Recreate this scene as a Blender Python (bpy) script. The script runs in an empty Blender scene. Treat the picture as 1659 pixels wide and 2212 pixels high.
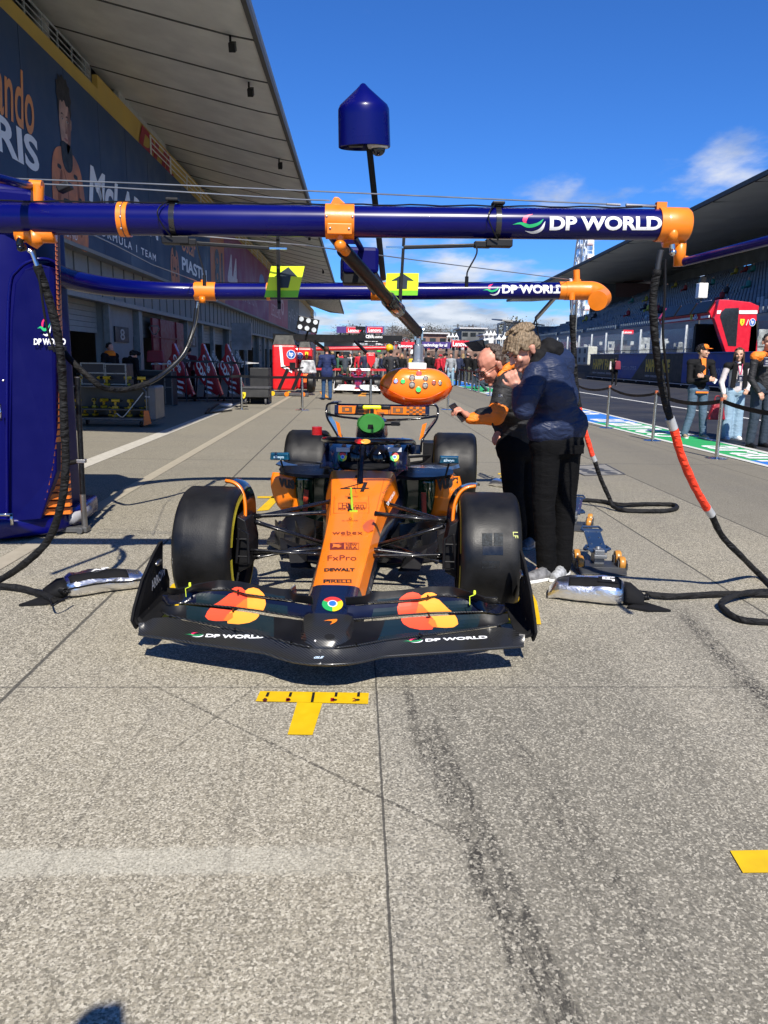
import bpy, bmesh, math, random
from mathutils import Vector, Matrix, noise
R_=math.radians; PI=math.pi
V=Vector
scene=bpy.context.scene
# ------------------------------------------------------------- camera
PITCH=R_(11.34); YAW=R_(2.1); ROLL=0.015; CH=1.45; FPX=1660.0
cam_d=bpy.data.cameras.new('camera'); cam=bpy.data.objects.new('camera',cam_d)
scene.collection.objects.link(cam); scene.camera=cam
cam_d.sensor_fit='VERTICAL'; cam_d.sensor_height=24.0; cam_d.lens=FPX/2212*24.0
cam_d.clip_start=0.05; cam_d.clip_end=4000
RM=Matrix.Rotation(-YAW,3,'Z')@Matrix.Rotation(PI/2-PITCH,3,'X')@Matrix.Rotation(ROLL,3,'Z')
cam.matrix_world=Matrix.Translation((0,0,CH))@RM.to_4x4()
# ------------------------------------------------------------- sky + sun
SUN=V((0.12,-0.95,1.0)).normalized()
elev=math.asin(SUN.z); az=math.atan2(SUN.x,SUN.y)
w=bpy.data.worlds.new('World'); scene.world=w; w.use_nodes=True
nt=w.node_tree; N=nt.nodes; L=nt.links; N.clear()
def nn(t,**k):
    n=N.new(t)
    for a,b in k.items(): setattr(n,a,b)
    return n
out=nn('ShaderNodeOutputWorld'); bg=nn('ShaderNodeBackground'); bg.inputs[1].default_value=0.058
sky=nn('ShaderNodeTexSky',sky_type='NISHITA'); sky.sun_disc=False
sky.sun_elevation=elev; sky.sun_rotation=az; sky.air_density=0.9; sky.dust_density=0.1; sky.ozone_density=3.0; sky.altitude=100
hs=nn('ShaderNodeHueSaturation'); hs.inputs['Saturation'].default_value=1.05; hs.inputs['Value'].default_value=1.0
L.new(sky.outputs[0],hs.inputs['Color'])
tint=nn('ShaderNodeMixRGB',blend_type='MULTIPLY'); tint.inputs[0].default_value=1; tint.inputs[2].default_value=(.46,.98,1.75,1); L.new(hs.outputs[0],tint.inputs[1])
tc=nn('ShaderNodeTexCoord'); sep=nn('ShaderNodeSeparateXYZ'); L.new(tc.outputs['Generated'],sep.inputs[0])
def math_(op,a,b=None,clamp=False):
    m=nn('ShaderNodeMath',operation=op); m.use_clamp=clamp
    for i,x in enumerate((a,b)):
        if x is None: continue
        if isinstance(x,(int,float)): m.inputs[i].default_value=x
        else: L.new(x,m.inputs[i])
    return m.outputs[0]
zz=math_('MAXIMUM',sep.outputs[2],0.0)
zd=math_('ADD',zz,0.13)
px=math_('DIVIDE',sep.outputs[0],zd); py=math_('DIVIDE',sep.outputs[1],zd)
cmb=nn('ShaderNodeCombineXYZ'); L.new(px,cmb.inputs[0]); L.new(py,cmb.inputs[1])
n1=nn('ShaderNodeTexNoise'); n1.inputs['Scale'].default_value=1.7; n1.inputs['Detail'].default_value=8; n1.inputs['Roughness'].default_value=.56
mp=nn('ShaderNodeMapping'); mp.inputs['Location'].default_value=(3.3,1.7,0); mp.inputs['Scale'].default_value=(1,.7,1)
L.new(cmb.outputs[0],mp.inputs[0]); L.new(mp.outputs[0],n1.inputs['Vector'])
# more cloud towards the horizon, almost none overhead
rmp=nn('ShaderNodeMapRange'); rmp.inputs[1].default_value=0.0; rmp.inputs[2].default_value=0.24; rmp.inputs[3].default_value=0.19; rmp.inputs[4].default_value=-0.17
L.new(zz,rmp.inputs[0])
dn=math_('ADD',n1.outputs[0],rmp.outputs[0])
nrm_=nn('ShaderNodeVectorMath',operation='NORMALIZE'); L.new(tc.outputs['Generated'],nrm_.inputs[0])
for d_,wd,am in (((.400,.885,.236),.10,.26),((.325,.912,.250),.055,.16),((.22,.955,.199),.07,.15),((.10,.985,.12),.16,.10)):
    dt=nn('ShaderNodeVectorMath',operation='DISTANCE'); L.new(nrm_.outputs[0],dt.inputs[0]); dt.inputs[1].default_value=d_
    mr=nn('ShaderNodeMapRange'); mr.interpolation_type='SMOOTHSTEP'; mr.inputs[1].default_value=wd; mr.inputs[2].default_value=0; mr.inputs[3].default_value=0; mr.inputs[4].default_value=am; L.new(dt.outputs['Value'],mr.inputs[0])
    dn=math_('ADD',dn,mr.outputs[0])
cl=nn('ShaderNodeMapRange'); cl.interpolation_type='SMOOTHSTEP'; cl.inputs[1].default_value=0.52; cl.inputs[2].default_value=0.72; cl.inputs[3].default_value=0; cl.inputs[4].default_value=.9
L.new(dn,cl.inputs[0])
n2=nn('ShaderNodeTexNoise'); n2.inputs['Scale'].default_value=3; n2.inputs['Detail'].default_value=6
L.new(mp.outputs[0],n2.inputs['Vector'])
cr=nn('ShaderNodeValToRGB'); cr.color_ramp.elements[0].color=(4.2,5.0,6.4,1); cr.color_ramp.elements[0].position=.32
cr.color_ramp.elements[1].color=(9.5,9.8,10.4,1); cr.color_ramp.elements[1].position=.62
L.new(n2.outputs[0],cr.inputs[0])
mx=nn('ShaderNodeMixRGB'); L.new(cl.outputs[0],mx.inputs[0]); L.new(tint.outputs[0],mx.inputs[1]); L.new(cr.outputs[0],mx.inputs[2])
L.new(mx.outputs[0],bg.inputs[0]); L.new(bg.outputs[0],out.inputs[0])
sd=bpy.data.lights.new('sun','SUN'); sd.energy=5.0; sd.angle=R_(.53); sd.color=(1,.94,.84)
so=bpy.data.objects.new('sun',sd); scene.collection.objects.link(so)
so.rotation_euler=(-SUN).to_track_quat('-Z','Y').to_euler()
vs=scene.view_settings; vs.view_transform='Standard'; vs.look='None'; vs.exposure=0.60; vs.gamma=1; vs.use_curve_mapping=False
# ------------------------------------------------------------- helpers
COL=scene.collection
C0=V((0,0,CH))
def at(u,v,z=None,y=None,x=None):
    "photo point (1659x2212 view) on the plane z=, y= or x="
    r=RM@V(((u-829.5)/FPX,-(v-1106)/FPX,-1.0))
    t=(z-CH)/r.z if z is not None else y/r.y if y is not None else x/r.x
    return C0+r*t
def noisev(p): return noise.noise(p)
class MB:
    def __init__(s): s.v=[]; s.f=[]; s.m=[]; s.cur=0; s.M=None
    def add(s,vs,fs,m=None):
        b=len(s.v); M=s.M
        for p in vs: s.v.append(M@V(p) if M else V(p))
        for f in fs: s.f.append([b+i for i in f]); s.m.append(s.cur if m is None else m)
        return s
    def box(s,c,d,rot=None,m=None,taper=1.0):
        x,y,z=d[0]/2,d[1]/2,d[2]/2; vs=[]
        for sx,sy,sz in ((-1,-1,-1),(1,-1,-1),(1,1,-1),(-1,1,-1),(-1,-1,1),(1,-1,1),(1,1,1),(-1,1,1)):
            k=taper if sz>0 else 1
            p=V((sx*x*k,sy*y*k,sz*z))
            if rot: p=rot@p
            vs.append(p+V(c))
        return s.add(vs,[(0,3,2,1),(4,5,6,7),(0,1,5,4),(1,2,6,5),(2,3,7,6),(3,0,4,7)],m)
    def bar(s,a,b,w,h=None,m=None,up=(0,0,1)):
        a=V(a); b=V(b); d=(b-a); l=d.length
        if l<1e-6: return s
        d.normalize(); h=h or w; u=V(up)
        if abs(d.dot(u))>.98: u=V((0,1,0))
        x=d.cross(u).normalized(); z=x.cross(d).normalized()
        rot=Matrix((x,d,z)).transposed()
        return s.box((a+b)/2,(w,l,h),rot,m)
    def tube(s,pts,r,n=10,m=None,cap=True,flat=1.0,closed=False,up=None):
        pts=[V(p) for p in pts]; k=len(pts)
        rs=r if isinstance(r,(list,tuple)) else [r]*k
        vs=[]; prev=None
        for i,p in enumerate(pts):
            if closed: t=(pts[(i+1)%k]-pts[i-1])
            else: t=(pts[min(i+1,k-1)]-pts[max(i-1,0)])
            if t.length<1e-9: t=V((0,0,1))
            t.normalize()
            if prev is None:
                a=V(up) if up else V((0,0,1))
                if abs(t.dot(a))>.95: a=V((1,0,0))
                x=(a-t*a.dot(t)).normalized()
            else:
                x=(prev-t*prev.dot(t)).normalized()
            prev=x; y=t.cross(x)
            for j in range(n):
                an=2*PI*j/n; vs.append(p+x*(math.cos(an)*rs[i]*flat)+y*(math.sin(an)*rs[i]))
        fs=[]
        for i in range(k if closed else k-1):
            for j in range(n):
                a=i*n+j; b=i*n+(j+1)%n; c=((i+1)%k)*n+(j+1)%n; d=((i+1)%k)*n+j
                fs.append((a,b,c,d))
        if cap and not closed:
            fs.append(tuple(range(n-1,-1,-1))); fs.append(tuple(range((k-1)*n,k*n)))
        return s.add(vs,fs,m)
    def lathe(s,prof,n=24,axis='z',c=(0,0,0),m=None,mats=None):
        vs=[]; k=len(prof); c=V(c)
        for r,h in prof:
            for j in range(n):
                a=2*PI*j/n; x,y=math.cos(a)*r,math.sin(a)*r
                vs.append(c+(V((x,y,h)) if axis=='z' else V((h,x,y)) if axis=='x' else V((y,h,x))))
        for i in range(k-1):
            b=len(s.v)
        fs=[];ms=[]
        for i in range(k-1):
            for j in range(n):
                fs.append((i*n+j,i*n+(j+1)%n,(i+1)*n+(j+1)%n,(i+1)*n+j)); ms.append(mats[i] if mats else (s.cur if m is None else m))
        b=len(s.v); s.add(vs,[])
        for f,mm in zip(fs,ms): s.f.append([b+i for i in f]); s.m.append(mm)
        if prof[0][0]>1e-5: s.f.append([b+i for i in range(n-1,-1,-1)]); s.m.append(mats[0] if mats else s.cur if m is None else m)
        if prof[-1][0]>1e-5: s.f.append([b+(k-1)*n+i for i in range(n)]); s.m.append(mats[-1] if mats else s.cur if m is None else m)
        return s
    def ball(s,c,r,n=12,m=None,rot=None):
        if isinstance(r,(int,float)): r=(r,r,r)
        vs=[];h=max(4,n//2)
        for i in range(h+1):
            ph=PI*i/h
            for j in range(n):
                a=2*PI*j/n; p=V((r[0]*math.sin(ph)*math.cos(a),r[1]*math.sin(ph)*math.sin(a),r[2]*math.cos(ph)))
                if rot: p=rot@p
                vs.append(p+V(c))
        fs=[(i*n+j,(i+1)*n+j,(i+1)*n+(j+1)%n,i*n+(j+1)%n) for i in range(h) for j in range(n)]
        return s.add(vs,fs,m)
    def loft(s,secs,closed=True,cap=True,m=None,mf=None):
        n=len(secs[0]); vs=[p for sec in secs for p in sec]; b=len(s.v); s.add(vs,[])
        for i in range(len(secs)-1):
            for j in range(n if closed else n-1):
                s.f.append([b+i*n+j,b+i*n+(j+1)%n,b+(i+1)*n+(j+1)%n,b+(i+1)*n+j])
                s.m.append(mf(i,j) if mf else (s.cur if m is None else m))
        if cap and closed:
            mm=s.cur if m is None else m
            s.f.append([b+j for j in range(n-1,-1,-1)]); s.m.append(mf(0,-1) if mf else mm)
            s.f.append([b+(len(secs)-1)*n+j for j in range(n)]); s.m.append(mf(len(secs)-2,-1) if mf else mm)
        return s
    def prism(s,poly,vec,m=None):
        poly=[V(p) for p in poly]; n=len(poly); vec=V(vec)
        vs=poly+[p+vec for p in poly]
        fs=[tuple(range(n-1,-1,-1)),tuple(range(n,2*n))]+[(i,(i+1)%n,n+(i+1)%n,n+i) for i in range(n)]
        return s.add(vs,fs,m)
    def sheet(s,grid,th,m=None,nrm=None):
        "grid of rows of points -> thin solid, thickness th along average normal"
        nr=len(grid); nc=len(grid[0]); top=[];
        for i in range(nr):
            for j in range(nc):
                a=V(grid[min(i+1,nr-1)][j])-V(grid[max(i-1,0)][j]); b=V(grid[i][min(j+1,nc-1)])-V(grid[i][max(j-1,0)])
                n_=a.cross(b); n_=n_.normalized() if n_.length>1e-9 else V((0,0,1))
                top.append((V(grid[i][j]),n_))
        vs=[p+n_*th/2 for p,n_ in top]+[p-n_*th/2 for p,n_ in top]; o=nr*nc; fs=[]
        for i in range(nr-1):
            for j in range(nc-1):
                a=i*nc+j; fs.append((a,a+nc,a+nc+1,a+1)); fs.append((o+a,o+a+1,o+a+nc+1,o+a+nc))
        for j in range(nc-1):
            fs.append((j,j+1,o+j+1,o+j)); a=(nr-1)*nc+j; fs.append((a+1,a,o+a,o+a+1))
        for i in range(nr-1):
            a=i*nc; fs.append((a+nc,a,o+a,o+a+nc)); a=i*nc+nc-1; fs.append((a,a+nc,o+a+nc,o+a))
        return s.add(vs,fs,m)
    def build(s,name,mats,parent=None,smooth=False,bevel=0,fix=True,world=True,seg=2,auto=None,edge=35):
        me=bpy.data.meshes.new(name)
        off=V((0,0,0))
        if parent is not None and world:
            p=parent
            while p is not None: off=off+p.location; p=p.parent
        me.from_pydata([tuple(p-off) for p in s.v],[],s.f)
        if not isinstance(mats,(list,tuple)): mats=[mats]
        for m in mats: me.materials.append(m)
        me.polygons.foreach_set('material_index',s.m)
        if fix or bevel:
            bm=bmesh.new(); bm.from_mesh(me)
            if fix: bmesh.ops.remove_doubles(bm,verts=bm.verts,dist=1e-5); bmesh.ops.recalc_face_normals(bm,faces=bm.faces)
            if bevel:
                es=[e for e in bm.edges if len(e.link_faces)==2 and e.calc_face_angle(0)>R_(edge)]
                bmesh.ops.bevel(bm,geom=es,offset=bevel,segments=seg,affect='EDGES',profile=.5,clamp_overlap=True)
            bm.to_mesh(me); bm.free()
        if smooth:
            me.shade_smooth()
            if auto is not None:
                me.set_sharp_from_angle(angle=R_(auto))
        o=bpy.data.objects.new(name,me); COL.objects.link(o)
        if parent is not None: o.parent=parent
        return o
def tag(o,label=None,cat=None,group=None,kind=None):
    if label: o['label']=label
    if cat: o['category']=cat
    if group: o['group']=group
    if kind: o['kind']=kind
    return o
def thing(name,label,cat,loc=(0,0,0),group=None,rotz=0):
    o=bpy.data.objects.new(name,None); COL.objects.link(o); o.location=loc; o.rotation_euler=(0,0,rotz); o.empty_display_size=.1
    return tag(o,label,cat,group)
def copy_tree(o,parent=None):
    c=o.copy(); COL.objects.link(c); c.parent=parent
    for ch in list(o.children): copy_tree(ch,c)
    return c
def spline(pts,n=6,closed=False):
    pts=[V(p) for p in pts]; k=len(pts); o=[]
    for i in range(k if closed else k-1):
        if closed: p0,p1,p2,p3=pts[i-1],pts[i],pts[(i+1)%k],pts[(i+2)%k]
        else: p1,p2=pts[i],pts[i+1]; p0=pts[i-1] if i else p1*2-p2; p3=pts[i+2] if i+2<k else p2*2-p1
        for j in range(n):
            t=j/n; o.append(.5*((2*p1)+(p2-p0)*t+(2*p0-5*p1+4*p2-p3)*t*t+(3*p1-p0-3*p2+p3)*t**3))
    if not closed: o.append(pts[-1])
    return o
def lin(a,b,t): return a+(b-a)*t
def interp(xs,ys,x):
    if x<=xs[0]: return ys[0]
    for i in range(len(xs)-1):
        if x<=xs[i+1]:
            t=(x-xs[i])/(xs[i+1]-xs[i]); return ys[i]+(ys[i+1]-ys[i])*t
    return ys[-1]
# ------------------------------------------------------------- materials
MC={}
def mat(name,col=(.5,.5,.5),rough=.5,metal=0,spec=.5,coat=0,var=.12,vs=6,bump=0,bs=60,em=None,es=1,trans=0,col2=None,rv=.1,fold=0,alpha=1):
    if name in MC: return MC[name]
    m=bpy.data.materials.new(name); m.use_nodes=True; t=m.node_tree; b=t.nodes['Principled BSDF']; Lk=t.links
    b.inputs['Metallic'].default_value=metal; b.inputs['Roughness'].default_value=rough
    b.inputs['Specular IOR Level'].default_value=spec; b.inputs['Coat Weight'].default_value=coat; b.inputs['Coat Roughness'].default_value=.06
    b.inputs['Transmission Weight'].default_value=trans; b.inputs['Alpha'].default_value=alpha
    tc=t.nodes.new('ShaderNodeTexCoord')
    nz=t.nodes.new('ShaderNodeTexNoise'); nz.inputs['Scale'].default_value=vs; nz.inputs['Detail'].default_value=5
    Lk.new(tc.outputs['Object'],nz.inputs['Vector'])
    mx=t.nodes.new('ShaderNodeMixRGB'); c2=col2 or tuple(max(0,c*(1-2*var)) for c in col)
    c1=col if col2 else tuple(min(1,c*(1+var)) for c in col)
    mx.inputs[1].default_value=(*c2,1); mx.inputs[2].default_value=(*c1,1)
    rp=t.nodes.new('ShaderNodeMapRange'); rp.inputs[1].default_value=.3; rp.inputs[2].default_value=.7
    Lk.new(nz.outputs[0],rp.inputs[0]); Lk.new(rp.outputs[0],mx.inputs[0]); Lk.new(mx.outputs[0],b.inputs['Base Color'])
    rr=t.nodes.new('ShaderNodeMapRange'); rr.inputs[1].default_value=.3; rr.inputs[2].default_value=.7
    rr.inputs[3].default_value=max(0.02,rough-rv*rough*2); rr.inputs[4].default_value=min(1,rough+rv*rough*2); Lk.new(nz.outputs[0],rr.inputs[0]); Lk.new(rr.outputs[0],b.inputs['Roughness'])
    if bump or fold:
        n2=t.nodes.new('ShaderNodeTexNoise'); n2.inputs['Scale'].default_value=bs; n2.inputs['Detail'].default_value=4
        Lk.new(tc.outputs['Object'],n2.inputs['Vector'])
        bp=t.nodes.new('ShaderNodeBump'); bp.inputs['Strength'].default_value=min(1,bump); bp.inputs['Distance'].default_value=.01
        Lk.new(n2.outputs[0],bp.inputs['Height'])
        if fold:
            mpn=t.nodes.new('ShaderNodeMapping'); mpn.inputs['Rotation'].default_value=(.5,.4,.6); mpn.inputs['Scale'].default_value=(1,1,2.6)
            n3=t.nodes.new('ShaderNodeTexNoise'); n3.inputs['Scale'].default_value=7; n3.inputs['Detail'].default_value=3; n3.inputs['Distortion'].default_value=1.2
            Lk.new(tc.outputs['Object'],mpn.inputs[0]); Lk.new(mpn.outputs[0],n3.inputs['Vector'])
            b2=t.nodes.new('ShaderNodeBump'); b2.inputs['Strength'].default_value=fold; b2.inputs['Distance'].default_value=.06
            Lk.new(n3.outputs[0],b2.inputs['Height']); Lk.new(bp.outputs[0],b2.inputs['Normal']); Lk.new(b2.outputs[0],b.inputs['Normal'])
        else: Lk.new(bp.outputs[0],b.inputs['Normal'])
    if em: b.inputs['Emission Color'].default_value=(*em,1); b.inputs['Emission Strength'].default_value=es
    MC[name]=m; return m
ORANGE=mat('papaya_paint',(.80,.185,.004),.32,coat=.35,var=.04,vs=3)
ORANGE_M=mat('orange_casting',(.80,.20,.006),.38,coat=.25,var=.07,vs=9,bump=.05,bs=40)
BLUE=mat('deep_blue_gloss',(.001,.0015,.090),.26,spec=.25,coat=.15,var=.1,vs=2)
BLUE2=mat('deep_blue_satin',(.001,.0015,.080),.45,spec=.12,coat=0,var=.04,vs=2)
NAVY=mat('navy_paint',(.004,.006,.020),.22,spec=.4,coat=.4,var=.1)
BLACKG=mat('black_gloss',(.003,.003,.004),.15,spec=.4,coat=.4,var=.1)
BLACK=mat('black_satin',(.006,.006,.007),.48,spec=.3,var=.2,bump=.05)
BLACKM=mat('black_matte',(.008,.008,.009),.85,spec=.2,var=.2,bump=.2)
HOSE=mat('black_hose_sleeve',(.008,.008,.0085),.75,spec=.3,var=.25,bump=.5,bs=50,fold=.8)
CHROME=mat('polished_steel',(.62,.62,.61),.16,metal=1,var=.08)
STEEL=mat('brushed_steel',(.45,.45,.46),.36,metal=1,var=.15,bump=.1)
FOIL=mat('silver_foil_cover',(.88,.88,.90),.30,metal=1,var=.04,bump=.06,bs=9,fold=.22)
WHITE=mat('white_paint',(.78,.78,.76),.5,var=.04)
GREY=mat('grey_paint',(.30,.30,.30),.6,var=.12)
LGREY=mat('light_grey',(.5,.5,.5),.6,var=.1)
DGREY=mat('dark_grey',(.06,.06,.065),.6,var=.15)
YEL=mat('yellow_tape',(.66,.42,.004),.5,var=.06,vs=12)
NEON=mat('neon_yellow',(.66,.84,.01),.5,var=.04)
NEONG=mat('neon_green',(.16,.5,.01),.5,var=.04)
RED=mat('racing_red',(.55,.008,.012),.3,coat=.4,var=.06)
DRED=mat('dark_red',(.25,.008,.02),.5,var=.12)
HIRED=mat('red_orange_sleeve',(.88,.045,.01),.75,var=.12,bump=.4,fold=.5)
GREEN=mat('green_plastic',(.035,.19,.03),.4,var=.08)
WHT_T=mat('white_lettering',(.82,.82,.82),.4,var=.02)
BLK_T=mat('black_lettering',(.012,.01,.01),.5,var=.02)
GRY_T=mat('grey_lettering',(.35,.36,.38),.5,var=.02)
YGLD=mat('gold_lettering',(.80,.52,.04),.5,var=.1)
PINK=mat('pink_red_mark',(.8,.02,.12),.4,var=.02)
GRN_L=mat('green_mark',(.02,.42,.14),.4,var=.02)
RUBBER=mat('tyre_rubber',(.0085,.0085,.009),.50,spec=.35,var=.3,vs=5,bump=.10,bs=160,rv=.2)
GLASS=mat('dark_glass',(.02,.024,.028),.08,spec=.8,var=.1)
PU=mat('amber_wheel',(.45,.2,.03),.35,var=.15,vs=20)
CAB_=mat('pale_concrete_wall',(.20,.20,.19),.8,var=.1,bump=.2,bs=12)
def carbon():
    m=mat('carbon_weave',(.006,.006,.006),.30,spec=.4,coat=.35,var=.1)
    t=m.node_tree; b=t.nodes['Principled BSDF']
    tc=t.nodes.new('ShaderNodeTexCoord'); wv=t.nodes.new('ShaderNodeTexWave'); wv.wave_type='BANDS'; wv.bands_direction='DIAGONAL'
    wv.inputs['Scale'].default_value=40; wv.inputs['Distortion'].default_value=.6
    t.links.new(tc.outputs['Object'],wv.inputs['Vector'])
    mx=t.nodes.new('ShaderNodeMixRGB'); mx.inputs[1].default_value=(.004,.004,.004,1); mx.inputs[2].default_value=(.040,.040,.039,1)
    rp=t.nodes.new('ShaderNodeMapRange'); rp.inputs[1].default_value=.5; rp.inputs[2].default_value=.95
    t.links.new(wv.outputs['Fac'],rp.inputs[0]); t.links.new(rp.outputs[0],mx.inputs[0]); t.links.new(mx.outputs[0],b.inputs['Base Color'])
    return m
CARB=carbon()
def hairmat(name,c1,c2):
    m=mat(name,c1,.55,spec=.3); t=m.node_tree; b=t.nodes['Principled BSDF']; nw=t.nodes.new; lk=t.links.new
    tc=nw('ShaderNodeTexCoord'); mp=nw('ShaderNodeMapping'); mp.inputs['Scale'].default_value=(150,60,26); mp.inputs['Rotation'].default_value=(.5,.2,.3); n=nw('ShaderNodeTexNoise'); n.inputs['Scale'].default_value=1; n.inputs['Detail'].default_value=3; n.inputs['Distortion'].default_value=.6
    lk(tc.outputs['Object'],mp.inputs[0]); lk(mp.outputs[0],n.inputs['Vector']); r=nw('ShaderNodeMapRange'); r.inputs[1].default_value=.35; r.inputs[2].default_value=.65; lk(n.outputs[0],r.inputs[0])
    x=nw('ShaderNodeMixRGB'); x.inputs[1].default_value=(*c2,1); x.inputs[2].default_value=(*c1,1); lk(r.outputs[0],x.inputs[0]); lk(x.outputs[0],b.inputs['Base Color'])
    bp=nw('ShaderNodeBump'); bp.inputs['Strength'].default_value=.7; bp.inputs['Distance'].default_value=.006; lk(n.outputs[0],bp.inputs['Height']); lk(bp.outputs[0],b.inputs['Normal']); return m
# ------------------------------------------------------------- lettering and flat marks
WSC=bpy.data.scenes.new('workbench')
def realise(o):
    "mesh of an object with its modifiers, evaluated in a small scene of its own"
    WSC.collection.objects.link(o); vl=WSC.view_layers[0]
    with bpy.context.temp_override(scene=WSC,view_layer=vl): dg=bpy.context.evaluated_depsgraph_get(); dg.update(); me=bpy.data.meshes.new_from_object(o.evaluated_get(dg))
    WSC.collection.objects.unlink(o); bpy.data.objects.remove(o); return me
def txt2d(s,bold=.0,shear=0,space=1.0,cut=0):
    cu=bpy.data.curves.new('t','FONT'); cu.body=s; cu.offset=bold; cu.shear=shear; cu.space_character=space; cu.resolution_u=4
    o=bpy.data.objects.new('t',cu); me=realise(o)
    vs=[(v.co.x,v.co.y) for v in me.vertices]; 
    bm=bmesh.new(); bm.from_mesh(me)
    bmesh.ops.dissolve_limit(bm,angle_limit=.01,verts=bm.verts,edges=bm.edges)
    if vs:
        x0=min(v[0] for v in vs); x1=max(v[0] for v in vs); y0=min(v[1] for v in vs); y1=max(v[1] for v in vs)
        for i in range(1,cut):
            bmesh.ops.bisect_plane(bm,geom=bm.verts[:]+bm.edges[:]+bm.faces[:],plane_co=(0,lin(y0,y1,i/cut),0),plane_no=(0,1,0))
    bmesh.ops.triangulate(bm,faces=bm.faces)
    V2=[(v.co.x,v.co.y) for v in bm.verts]; idx={v:i for i,v in enumerate(bm.verts)}
    F2=[[idx[v] for v in f.verts] for f in bm.faces]; bm.free()
    bpy.data.curves.remove(cu); bpy.data.meshes.remove(me)
    if not V2: return [],[]
    W=x1-x0; Hh=y1-y0
    return [((x-x0)/W,(y-y0)/Hh) for x,y in V2],F2
def quadmap(p00,p10,p01,p11,off=.002):
    "unit square -> bilinear patch, pushed off along its normal"
    p00,p10,p01,p11=map(V,(p00,p10,p01,p11)); n=(p10-p00).cross(p01-p00).normalized()
    return lambda s,t:(p00*(1-s)*(1-t)+p10*s*(1-t)+p01*(1-s)*t+p11*s*t)+n*off
def emit2d(mb,v2,f2,fn,m=0): mb.add([fn(x,y) for x,y in v2],f2,m)
def lettering(s,fn,m,parent,name='lettering',bold=.0,shear=0,space=1.0,cut=0,world=True):
    v,f=txt2d(s,bold,shear,space,cut)
    mb=MB(); emit2d(mb,v,f,fn); return mb.build(name,m,parent,fix=False,world=world)
def disc2(cx,cy,rx,ry=None,n=28,a0=0,a1=2*PI,inner=0):
    ry=ry or rx
    if inner or a1-a0<6.2:
        vs=[];k=n
        for i in range(k+1):
            a=lin(a0,a1,i/k); vs+= [(cx+rx*math.cos(a),cy+ry*math.sin(a)),(cx+rx*inner*math.cos(a),cy+ry*inner*math.sin(a))]
        return vs,[(2*i,2*i+2,2*i+3,2*i+1) for i in range(k)]
    return [(cx,cy)]+[(cx+rx*math.cos(2*PI*i/n),cy+ry*math.sin(2*PI*i/n)) for i in range(n)],[(0,i+1,(i+1)%n+1) for i in range(n)]
def strip2(pts,ws):
    vs=[];k=len(pts)
    for i,(x,y) in enumerate(pts):
        a=pts[max(i-1,0)];b=pts[min(i+1,k-1)];dx,dy=b[0]-a[0],b[1]-a[1];l=math.hypot(dx,dy) or 1;nx,ny=-dy/l,dx/l
        vs+=[(x+nx*ws[i],y+ny*ws[i]),(x-nx*ws[i],y-ny*ws[i])]
    return vs,[(2*i,2*i+2,2*i+3,2*i+1) for i in range(k-1)]
def swirl(fn,parent,world=True,name='emblem'):
    "three swooping strokes: pink, green, white"
    mb=MB()
    def arc(p,w,m): 
        q=[(a.x,a.y) for a in spline([(x,y,0) for x,y in p],6)]; k=len(q); v,f=strip2(q,[w*math.sin(PI*min(1,max(.04,i/(k-1)))) for i in range(k)]); emit2d(mb,v,f,fn,m)
    arc([(.62,1.0),(.42,.86),(.36,.62),(.42,.52)],.07,0)
    arc([(0,.44),(.25,.5),(.5,.36),(.78,.48),(.95,.74)],.085,1)
    arc([(.4,.12),(.65,0.05),(.88,.2),(1.0,.62)],.07,2)
    return mb.build(name,[PINK,GRN_L,WHT_T],parent,fix=False,world=world)
def dpworld(fn,parent,sx=.19,world=True,cut=5):
    "fn maps unit box of whole mark"
    swirl(lambda s,t:fn(s*sx,t),parent,world)
    lettering('DP WORLD',lambda s,t:fn(sx+.03+s*(1-sx-.03),.14+t*.66),WHT_T,parent,bold=.035,cut=cut,world=world)
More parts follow.
